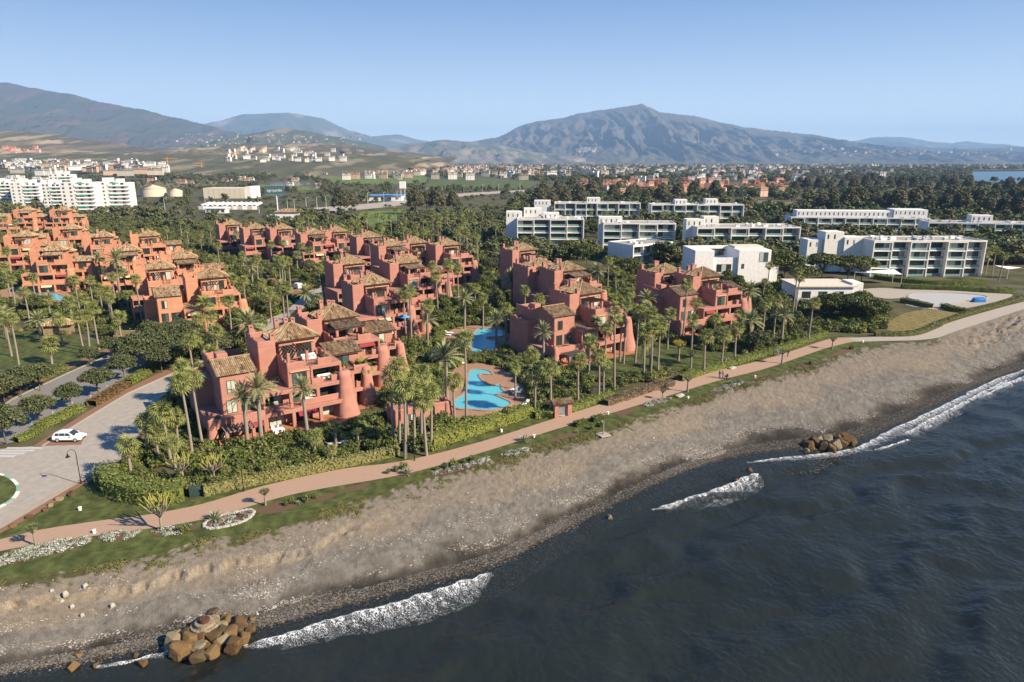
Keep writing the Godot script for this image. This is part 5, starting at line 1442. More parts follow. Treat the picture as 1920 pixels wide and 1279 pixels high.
func blank_block(label: String, org: Vector2, deg: float) -> void:
	wall_mat = M["white"]
	var o := thing("white_house", label, "house", v3(org), deg_to_rad(deg))
	slab_wall(o, "wall", 0, 6.5, 0, 12.6, -14, 0, 0.05)
	slab_wall(o, "wall", 6.5, 15.0, 0, 9.0, -14, -1.2, 0.05)
	slab_wall(o, "wall", 6.5, 15.0, 11.6, 12.6, -14, -12.5, 0.05)
	slab_wall(o, "wall", 15.0, 26.0, 0, 12.6, -14, -0.3, 0.05)
	slab_wall(o, "parapet", 6.5, 15.0, 9.0, 10.0, -1.6, -1.2, 0.05)
	slab_wall(o, "roof_slab", 15.5, 25.5, 12.6, 13.2, -12, -6, 0.05, M["cream"])
	slab_wall(o, "wall", 26.0, 29.5, 0, 6.5, -12, -2, 0.05)
	window_at(o, "f", 23.5, 8.6, -0.3, 3.0, 3.2, 2); window_at(o, "f", 16.6, 6.4, -0.3, 0.9, 1.6, 1); window_at(o, "f", 10.5, 5.2, -1.2, 5.0, 2.6, 3)
	window_at(o, "f", 10.8, 9.4, -11.9, 6.0, 2.0, 3)

func build_hotels() -> void:
	mat("awning_green", lin(0.03, 0.25, 0.17), 0.9)
	mat("white_shell", lin(0.70, 0.68, 0.63), 0.85, M["tex_soft"], 9.0)
	var g := "white hotel blocks"
	hotel("hotel", "nearest white hotel block with four storeys of balconies behind the empty pool", g, Vector2(131.98, -249.37), 0, 41, 16, 4, 6, {"seed": 1, "units": 34, "zig": 1.4, "mat": M["white_shell"], "towers": [[-14, -7, -16, -9, 15.5], [-7, 0, -15, -8, 13.6], [-20, -14.2, -17, -10, 12.5]]})
	hotel("hotel", "white hotel block with stair tower behind the blank white house", g, Vector2(80.9, -300.18), 0, 45, 17, 4, 6, {"seed": 2, "units": 30, "zig": 1.2, "mat": M["white_shell"], "towers": [[-3, 5, -14, -8, 16], [5.2, 12, -16, -10, 17]]})
	hotel("hotel", "white hotel block in the middle with roof tower at its left end", g, Vector2(42.61, -320.38), -4, 33, 15, 4, 4, {"seed": 3, "units": 18, "zig": 1.0, "towers": [[-2, 9, -12, -6, 15.6]]})
	hotel("hotel", "leftmost white hotel block in front of the dark trees", g, Vector2(2.65, -343.41), -2, 33, 15, 4, 4, {"seed": 4, "units": 20, "zig": 0.8, "towers": [[-6, 2, -18, -10, 16], [3, 12, -20, -14, 17.5], [13, 21, -16, -10, 15.5]]})
	hotel("hotel", "rear white hotel block with two roof towers", g, Vector2(29.13, -474.58), -4, 58, 15, 3, 8, {"seed": 5, "fh": 4.2, "units": 16, "towers": [[-14, -3, -10, -2, 14.5], [22, 31, -10, -3, 16.5]]})
	hotel("hotel", "rear white hotel block beside the brown reeds", g, Vector2(92.07, -457.75), -3, 60, 15, 3, 8, {"seed": 6, "fh": 4.2, "units": 16, "towers": [[16, 24, -12, -5, 16], [36, 44, -12, -5, 16.5]]})
	hotel("hotel", "long white hotel wing with blind upper wall at the right", g, Vector2(159.74, -395.21), -8, 74, 15, 3, 10, {"seed": 7, "zig": 0.2, "units": 6, "towers": [[4, 56, -14, -5, 13.4], [56.2, 74, -15, -4, 14.4]]})
	hotel("hotel", "long white hotel wing cut by the right picture edge", g, Vector2(218.53, -361.56), -12, 78, 15, 3, 10, {"seed": 8, "zig": 0.2, "units": 30, "towers": [[22, 32, -12, -6, 13.5], [52, 70, -12, -6, 13.0]]})
	hotel("white_house", "low white villa with glazed balconies below the hotels", "white houses", Vector2(49.5, -278.42), 32, 22, 16, 2, 4, {"seed": 9, "fh": 3.8, "zig": 0.0, "units": 5})
	blank_block("blank white cubic house behind the right villa", Vector2(60.86, -226.52), 3)
	wall_mat = M["white"]
	var o := thing("pool_bar", "low white flat roofed bar with curved shade sails by the empty pool", "building", v3(Vector2(86.29, -203.67)))
	slab_wall(o, "wall", 0, 17, 0, 4.6, -12, 0, 0.05); slab_wall(o, "roof", -0.5, 18, 4.6, 5.0, -12.5, 0.6, 0.05, M["cream"]); slab_wall(o, "wall", 17.1, 20.5, 0, 5.6, -8, -1, 0.05)
	for k in 3: window_at(o, "f", 3.0 + k * 5, 1.2, 0.0, 2.6, 2.0, 2)
	for s: Array in [[Vector2(117.88, -232.81), 17.0, -5.0, "pale shade sail over the pool bar terrace"], [Vector2(176.62, -248.19), 13.0, 3.0, "white shade sail beside the right picture edge"]]:
		var sail := thing("shade_sail", s[3], "shade sail", v3(s[0]))
		var mb := MB.new()
		var cs := [Vector3(0, 4.4, 0), Vector3(s[1], 3.4, s[2] * 0.2), Vector3(s[1] * 0.95, 4.6, s[2]), Vector3(s[1] * 0.2, 3.6, s[2] * 1.2)]
		var mid: Vector3 = (cs[0] + cs[1] + cs[2] + cs[3]) / 4.0 - Vector3(0, 0.5, 0)
		for k in 4: mb.tri(mid, cs[(k + 1) % 4], cs[k])
		part(sail, "canvas", mb.mesh(), M["white_trim"])
		for k in 4:
			var pm := MB.new()
			pm.bar(Vector3(cs[k].x, 0, cs[k].z), cs[k] + Vector3(0, 0.3, 0), 0.09, 0.07, 6)
			part(sail, "mast", pm.mesh(), M["steel"])
	var tg := [[120, 401, 30, 0, 24, 16, 8, "white apartment tower left of the rightmost one"], [179, 399, 30, 0, 27, 15, 8, "rightmost white apartment tower with stepped balconies"], [82, 388, 22, 0, 15, 16, 7, "white apartment tower behind the orange house"], [24, 386, 22, 0, 24, 14, 7, "white apartment tower with green awnings"], [-14, 380, 20, 0, 18, 14, 7, "white apartment tower at the left picture edge"], [95, 372, 20, 0, 22, 12, 9, "white apartment tower furthest back with roof tanks"]]
	var org := [Vector2(-357.98, -553.37), Vector2(-339.49, -564.66), Vector2(-413.9, -614.74), Vector2(-462.35, -643.19), Vector2(-492.31, -658.41), Vector2(-480.39, -727.09)]
	for k in tg.size(): white_tower(tg[k][7], org[k], 5, tg[k][4], tg[k][5], tg[k][6], k + 60)

# ---------------------------------------------------------------- the plain and the far towns
var keep_clear: Array[PackedVector2Array] = []

func clear_of(p: Vector2) -> bool:
	for q in keep_clear:
		if Geometry2D.is_point_in_polygon(p, q): return false
	return true

func rect_around(org: Vector2, deg: float, x0: float, x1: float, z0: float, z1: float) -> PackedVector2Array:
	var a := deg_to_rad(deg)
	var ux := Vector2(cos(a), -sin(a))
	var uz := Vector2(sin(a), cos(a))
	return PackedVector2Array([org + ux * x0 + uz * z0, org + ux * x1 + uz * z0, org + ux * x1 + uz * z1, org + ux * x0 + uz * z1])

func house_mesh(sd: int, red: bool, long: float, tint: Color) -> ArrayMesh:
	rng.seed = sd
	var mb := MB.new()
	var n := 2 + sd % 2
	for k in n:
		var w := rng.randf_range(5, 9) * long
		var x := -w * 0.5 + k * w * 0.7
		var h := 3.2 * (1 + (k + sd) % 2)
		var z := rng.randf_range(-2, 2)
		var d := rng.randf_range(7, 10)
		mb.box(x, x + w, -9.0, h, z - d, z, tint)
		var nw := int(w / 2.6)
		for f in int(h / 3.1):
			for q in nw:
				var wx := x + (q + 0.5) * w / nw
				mb.box(wx - 0.7, wx + 0.7, f * 3.2 + 0.8, f * 3.2 + 2.4, z - 0.1, z + 0.06, Color(0.05, 0.06, 0.065))
			mb.box(x - 0.3, x + w + 0.3, f * 3.2 + 2.9, f * 3.2 + 3.25, z - 1.0, z + 0.8, tint * 0.97)
		if red:
			var a := Vector3(x - 0.5, h, z + 0.5)
			var b := Vector3(x + w + 0.5, h, z + 0.5)
			var c := Vector3(x + w + 0.5, h, z - d - 0.5)
			var e := Vector3(x - 0.5, h, z - d - 0.5)
			var t := Vector3(x + w * 0.5, h + 1.9, z - d * 0.5)
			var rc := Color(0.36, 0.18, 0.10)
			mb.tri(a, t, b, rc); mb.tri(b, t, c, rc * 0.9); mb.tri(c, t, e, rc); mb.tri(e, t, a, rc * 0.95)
	return mb.mesh(M["far_house"])

func build_far() -> void:
	var W1 := Color(0.60, 0.59, 0.56)
	var kinds := [house_mesh(1, false, 1.0, W1), house_mesh(2, false, 1.5, W1), house_mesh(3, true, 1.0, W1), house_mesh(4, true, 1.2, Color(0.62, 0.52, 0.40)), house_mesh(5, true, 1.0, Color(0.55, 0.27, 0.20)), house_mesh(6, false, 2.2, W1), house_mesh(7, true, 1.3, Color(0.56, 0.36, 0.28)), house_mesh(8, false, 1.3, Color(0.65, 0.55, 0.38))]
	# [called, label, group, kinds, size, positions x z y ...]
	var rr := RandomNumberGenerator.new()
	rr.seed = 77
	for t in TOWNS:
		var xs := []
		var cs := []
		for k in int(t[4].size() / 3):
			var at := Vector3(t[4][3 * k], t[4][3 * k + 1], t[4][3 * k + 2])
			var me: Mesh = kinds[t[2][rr.randi() % t[2].size()]]
			var s: float = t[3] * rr.randf_range(0.8, 1.25)
			var turn := rr.randf_range(-0.5, 0.5)
			if t[5]:
				var o := one("house", me, null, t[0], "house", at, turn, t[1])
				o.scale = Vector3.ONE * s
			else:
				xs.append(Transform3D(Basis(Vector3.UP, turn).scaled(Vector3.ONE * s), at))
				cs.append([Color(0.9, 0.9, 0.9), Color(0.75, 0.68, 0.58), Color(0.65, 0.48, 0.38), Color(0.5, 0.48, 0.46)][rr.randi() % 4])
		if xs: scatter("distant_town", kinds[t[2][0]], xs, cs, t[0])
	# fields, pond, motorway
	mat("field", lin(0.17, 0.235, 0.05), 0.95, M["tex_broad"], 80.0)
	mat("field_dark", lin(0.12, 0.155, 0.05), 0.95, M["tex_broad"], 80.0)
	mat("field_dry", lin(0.24, 0.20, 0.10), 0.95, M["tex_broad"], 80.0)
	mat("pond", lin(0.02, 0.03, 0.05), 0.1)
	sheet("field", pts([-1005.22,-2388.24,-1021.52,-2868.13,-724.48,-2388.24,-605.93,-1733.85,-690.39,-1682.52]), 0.05, M["field"])
	sheet("field", pts([-502.61,-1788.38,-403.64,-2045.46,-210.76,-1733.85,-153.13,-1297.58,-235.46,-1188.52,-355.66,-1297.58]), 0.05, M["field"])
	sheet("field", pts([-183.03,-1504.23,-74.52,-1634.13,51.75,-1359.91,32.2,-1055.21,-44.97,-981.67,-128.8,-1055.21]), 0.05, M["field_dark"])
	sheet("field", pts([-434.69,-1188.52,-340.93,-1117.94,-273.69,-1055.21,-289.79,-948.57,-359.74,-981.67]), 0.05, M["field"])
	sheet("field", pts([-745.18,-1359.91,-740.15,-1545.19,-586.83,-1428.46,-486.85,-1140.53,-531.29,-1055.21,-579.59,-1055.21]), 0.05, M["field_dry"])
	sheet("field", pts([-126.06,-564.66,-92.49,-601.42,-77.19,-526.99,-71.88,-442.23,-85.62,-425.06,-103.33,-460.82]), 0.05, M["field"])
	sheet("field", pts([-941.83,-4787.68,-434.69,-5747.46,54.34,-3587.96,-108.67,-2388.24,-434.69,-2606.37]), 0.05, M["field_dry"])
	sheet("field", pts([258.46,-766.99,278.65,-727.09,288.11,-658.41,243.43,-564.66,208.47,-576.41,207.69,-628.65]), 0.05, M["field_dry"])
	sheet("field", pts([40.25,-1055.21,100.31,-1096.23,88.3,-888.59,24.84,-811.46]), 0.05, M["field_dark"])
	sheet("pond", loop_smooth(pts([-427.13,-1240.68,-429.58,-1343.77,-380.35,-1297.58,-344.13,-1188.52,-353.72,-1117.94,-386.87,-1140.53])), 0.1, M["pond"])
	ribbon("motorway", pts([-199.23,-588.66,-171.97,-621.62,-143.19,-666.28,-112.91,-736.67,-72.45,-861.32,-21.38,-932.84,41.94,-999.09]), pts([-183.91,-542.51,-153.68,-570.48,-124.86,-601.42,-97.17,-666.28,-63.39,-788.61,-16.72,-874.74,40.18,-956.64]), 0.12, M["concrete"])
	build_landmarks()
	build_woods()

func build_landmarks() -> void:
	wall_mat = M["cream"]
	var o := thing("warehouse", "long pale warehouse on the plain", "warehouse", v3(Vector2(-339.53, -766.99)))
	slab_wall(o, "wall", 0, 46, 0, 11, -30, 0, 0.1); slab_wall(o, "wall", 46.1, 52, 0, 12.5, -30, -1, 0.1, M["white"])
	var mb := MB.new()
	for k in 8: mb.box(k * 5.75 + 0.2, k * 5.75 + 0.5, 0.1, 10.8, 0.0, 0.15, Color(0.4, 0.37, 0.3))
	part(o, "cladding_rib", mb.mesh(), M["far_house"])
	for q: Array in [[Vector2(-417.3, -811.46), 14.0, 9.0, "round cream storage tank with a conical roof"], [Vector2(-391.84, -811.46), 8.0, 6.5, "smaller round cream tank beside the big one"]]:
		var t := thing("storage_tank", q[3], "tank", v3(q[0]), 0.0, "round tanks")
		var b := MB.new()
		b.bar(Vector3.ZERO, Vector3(0, q[2], 0), q[1], q[1], 28, Color(0.55, 0.48, 0.37), false)
		part(t, "shell", b.mesh(), M["far_house"])
		var r := MB.new()
		r.bar(Vector3(0, q[2], 0), Vector3(0, q[2] + q[1] * 0.3, 0), q[1] * 1.04, 0.5, 28, Color(0.58, 0.50, 0.38))
		part(t, "roof", r.mesh(), M["far_house"])
	var gh := thing("greenhouse", "low ridged greenhouse with white and grey roof strips", "greenhouse", v3(Vector2(-269.05, -594.97)))
	for k in 12:
		var b := MB.new()
		var x := k * 4.2
		b.quad(Vector3(x, 3.0, 0), Vector3(x - 9, 3.0, -40), Vector3(x - 6.9, 4.4, -40), Vector3(x + 2.1, 4.4, 0))
		b.quad(Vector3(x + 2.1, 4.4, 0), Vector3(x - 6.9, 4.4, -40), Vector3(x - 4.8, 3.0, -40), Vector3(x + 4.2, 3.0, 0))
		b.box(x, x + 4.2, 0, 3.0, -0.3, 0.0)
		part(gh, "roof_panel", b.mesh(), M["white_trim"] if k % 2 else M["grey_metal"])
	var bb := thing("billboard", "green billboard on a single post beside the motorway", "billboard", v3(Vector2(-192.13, -564.66)))
	var fm := MB.new(); fm.box(-8, 8, 14, 21, -0.3, 0.0, Color(0.06, 0.13, 0.13))
	part(bb, "panel", fm.mesh(), M["far_house"])
	var rim := MB.new(); rim.box(-8.3, 8.3, 13.7, 13.98, -0.4, 0.1, Color(0.3, 0.3, 0.3)); rim.box(-8.3, 8.3, 21.02, 21.3, -0.4, 0.1, Color(0.3, 0.3, 0.3))
	part(bb, "frame", rim.mesh(), M["far_house"])
	for x: float in [1.0]:
		var ps := MB.new(); ps.bar(Vector3(x, 0, -0.7), Vector3(x, 20, -0.7), 0.6, 0.5, 8)
		part(bb, "post", ps.mesh(), M["steel"])
	var tm := TextMesh.new()
	tm.text = "agrojardin"
	var sf := SystemFont.new(); sf.font_names = PackedStringArray(["Droid Sans"])
	tm.font = sf; tm.font_size = 64; tm.pixel_size = 0.042; tm.depth = 0.05
	part(bb, "lettering", tm, M["white_trim"], Transform3D(Basis(), Vector3(0, 17.4, 0.04)))
	wall_mat = M["white"]
	var fc := thing("factory", "low factory with long blue roof", "factory", v3(Vector2(-176.08, -717.74)))
	slab_wall(fc, "wall", 0, 62, 0, 5, -26, 0, 0.1)
	slab_wall(fc, "roof", -1, 63, 5, 5.8, -27, 1, 0.1, mat("blue_roof", lin(0.10, 0.22, 0.42), 0.6))
	for k in 8: window_at(fc, "f", 5 + k * 7.5, 1.5, 0, 3, 2, 2)
	var st := thing("sign_tower", "tall white sign box beside the factory", "sign", v3(Vector2(-110.85, -708.63)))
	slab_wall(st, "panel", -3.2, 3.2, 13, 20, -1, 1, 0.1)
	for x: float in [-2.0, 2.0]:
		var ps := MB.new(); ps.bar(Vector3(x, 0, 0), Vector3(x, 13.2, 0), 0.35, 0.35, 6)
		part(st, "post", ps.mesh(), M["steel"])
	var rh := thing("red_roof_house", "white house with orange tiled roof beyond the rear villas", "house", v3(Vector2(-167.83, -489.55)))
	slab_wall(rh, "wall", 0, 17, 0, 5.5, -11, 0, 0.1); hip_roof(rh, -0.8, 17.8, -11.8, 0.8, 5.5, 2.2, 0.8); slab_wall(rh, "wall", -6, -0.1, 0, 3.2, -9, -1, 0.1)
	for k in 4: window_at(rh, "f", 2.5 + k * 4, 1.2, 0, 1.6, 1.6, 2)
	var wb := thing("service_station", "small white flat roofed building with red trim near the greenhouse", "building", v3(Vector2(-245.05, -553.37)))
	slab_wall(wb, "wall", 0, 16, 0, 3.6, -8, 0, 0.1); slab_wall(wb, "roof", -1, 17, 3.6, 4.3, -9, 1, 0.1)
	for k in 4: window_at(wb, "f", 2 + k * 4, 0.8, 0, 2.2, 1.8, 2)
	# street lamps along the motorway
	var lp := MB.new()
	lp.bar(Vector3.ZERO, Vector3(0, 11.5, 0), 0.22, 0.12, 6)
	var arm := MB.new()
	arm.bar(Vector3(0, 11.4, 0), Vector3(1.8, 11.9, 0), 0.09, 0.07, 5); arm.box(1.5, 2.4, 11.8, 12.0, -0.2, 0.2)
	var k := 0
	for p: Vector2 in pts([-239.5,-542.51,-222.36,-542.51,-202,-553.37,-178.99,-553.37,-170.11,-542.51,-167.36,-564.66,-161.9,-576.41,-157.58,-588.66,-149.57,-608.01,-143.3,-621.62,-133.37,-643.19,-121.31,-658.41,-112.6,-682.61,-103.24,-708.63,-91.51,-746.51,-77.41,-777.65,-56.7,-823.38,-36.22,-861.32,-16.98,-888.59,10.52,-917.61,-277.01,-553.37,24.08,-766.99]):
		var o2 := thing("motorway_lamp", "tall grey lamp mast beside the motorway", "lamp post", v3(p), 0.3 * (k % 3), "motorway lamp masts")
		part(o2, "mast", lp.mesh(), M["steel"]); part(o2, "lamp_arm", arm.mesh(), M["steel"])
		k += 1
	# two orange tower cranes over the building site
	for q: Array in [[Vector2(-846.99, -1733.85), 44.0, 26.0, "taller orange tower crane over the white town"], [Vector2(-813.29, -1846.43), 32.0, -22.0, "shorter orange tower crane over the building site"]]:
		var c := thing("tower_crane", q[3], "crane", v3(q[0]), 0.0, "tower cranes")
		var oc := Color(0.55, 0.24, 0.03)
		var m1 := MB.new(); m1.box(-0.9, 0.9, 0, q[1], -0.9, 0.9, oc)
		part(c, "mast", m1.mesh(), M["far_house"])
		var m2 := MB.new(); m2.box(minf(-q[2] * 0.35, q[2]), maxf(-q[2] * 0.35, q[2]), q[1] - 2.0, q[1] - 0.6, -0.7, 0.7, oc)
		part(c, "jib", m2.mesh(), M["far_house"])
		var m3 := MB.new(); m3.bar(Vector3(0, q[1], 0), Vector3(0, q[1] + 5, 0), 0.7, 0.2, 4, oc)
		part(c, "apex", m3.mesh(), M["far_house"])

func far_tree_mesh(sd: int, dark: Color, light: Color) -> ArrayMesh:   # about 8 m tall, coarse leaf clumps
	rng.seed = sd
	var mb := MB.new()
	for k in 7:
		var p := Vector3(rng.randf_range(-2.2, 2.2), rng.randf_range(2.6, 6.6), rng.randf_range(-2.2, 2.2))
		leaf_blob(mb, p, Vector3(2.0, 1.6, 2.0), 46, 0.6, dark, light)
	mb.bar(Vector3(0, -1, 0), Vector3(0.2, 4, 0), 0.3, 0.15, 5, Color(0.09, 0.07, 0.05))
	return mb.mesh(M["leaf"])

func build_woods() -> void:
	var kinds := [far_tree_mesh(1, Color(0.06, 0.075, 0.03), Color(0.12, 0.14, 0.055)), far_tree_mesh(2, Color(0.08, 0.082, 0.036), Color(0.15, 0.145, 0.07)), far_tree_mesh(3, Color(0.065, 0.085, 0.032), Color(0.14, 0.16, 0.06))]
	M["far_trees"] = kinds
	var lists := [[], [], []]
	rng.seed = 99
	var fields: Array[PackedVector2Array] = [pts([-1005.22,-2388.24,-1021.52,-2868.13,-724.48,-2388.24,-605.93,-1733.85,-690.39,-1682.52]), pts([-502.61,-1788.38,-403.64,-2045.46,-210.76,-1733.85,-153.13,-1297.58,-235.46,-1188.52,-355.66,-1297.58]), pts([-183.03,-1504.23,-74.52,-1634.13,51.75,-1359.91,32.2,-1055.21,-44.97,-981.67,-128.8,-1055.21]), pts([-434.69,-1188.52,-340.93,-1117.94,-273.69,-1055.21,-289.79,-948.57,-359.74,-981.67]), pts([-126.06,-564.66,-92.49,-601.42,-77.19,-526.99,-71.88,-442.23,-85.62,-425.06,-103.33,-460.82]), pts([-199.23,-588.66,-171.97,-621.62,-143.19,-666.28,-112.91,-736.67,-72.45,-861.32,-21.38,-932.84,41.94,-999.09,40.18,-956.64,-16.72,-874.74,-63.39,-788.61,-97.17,-666.28,-124.86,-601.42,-153.68,-570.48,-183.91,-542.51]), pts([-476.09,-1359.91,-382.94,-1359.91,-309.3,-1096.23,-384.53,-1096.23]), pts([-420.67,-917.61,-336.53,-917.61,-267.5,-727.09,-334.38,-727.09]), pts([-320.72,-691.07,-259.75,-691.07,-217.35,-576.41,-268.36,-576.41]), pts([-563.49,-1055.21,-495.06,-1055.21,-361.26,-766.99,-411.19,-766.99]), pts([258.46,-766.99,278.65,-727.09,288.11,-658.41,243.43,-564.66,208.47,-576.41,207.69,-628.65])]
	keep_clear.append_array(fields)
	for k in 15000:
		var z := -280.0 - 3300.0 * pow(rng.randf(), 2.3)
		var x := z * rng.randf_range(-0.86, 0.86)
		var p := Vector2(x, z)
		var dens := noise_a.get_noise_2d(x * 0.006, z * 0.004) + 0.25 * noise_a.get_noise_2d(x * 0.03, z * 0.03)
		if x > 0.0 and z > -900.0: dens += 0.30
		if dens < rng.randf_range(-0.10, 0.38): continue
		if x > 930.0 and z < -1400.0 and z > -2700.0 and x > 965.0 + (-1480.0 - z) * 0.66: continue
		if not clear_of(p): continue
		var s := rng.randf_range(0.5, 1.2) * (0.8 if z > -500.0 else 1.0)
		if x > 60.0 and z > -900.0: s *= 1.35
		lists[rng.randi() % 3].append(Transform3D(Basis(Vector3.UP, rng.randf() * TAU).scaled(Vector3(s * rng.randf_range(0.9, 1.5), s, s * rng.randf_range(0.9, 1.5))), Vector3(x, 0, z)))
	for k in 7000:
		var z := rng.randf_range(-360.0, -1500.0)
		var x := z * rng.randf_range(-0.3, 0.86)
		if noise_a.get_noise_2d(x * 0.01 + 5.0, z * 0.01) < rng.randf_range(-0.3, 0.3) or not clear_of(Vector2(x, z)): continue
		var s := rng.randf_range(0.15, 0.45)
		lists[rng.randi() % 3].append(Transform3D(Basis(Vector3.UP, rng.randf() * TAU).scaled(Vector3(s * 1.8, s, s * 1.5)), Vector3(x, 0, z)))
	for k in 7000:
		var z := rng.randf_range(-1300.0, -4600.0)
		var x := z * rng.randf_range(-0.86, 0.86)
		if x > 930.0 and x > 965.0 + (-1480.0 - z) * 0.66 and z > -2700.0: continue
		if noise_a.get_noise_2d(x * 0.004, z * 0.004) < rng.randf_range(-0.4, 0.3): continue
		if not clear_of(Vector2(x, z)): continue
		var s := rng.randf_range(1.0, 2.0)
		lists[rng.randi() % 3].append(Transform3D(Basis(Vector3.UP, rng.randf() * TAU).scaled(Vector3(s * 1.6, s * 0.9, s * 1.4)), Vector3(x, 0, z)))
	for k in 3: scatter("far_woodland", kinds[k], lists[k], [], ["dark green trees spread over the plain", "olive brown trees spread over the plain", "bright green trees spread over the plain"][k])

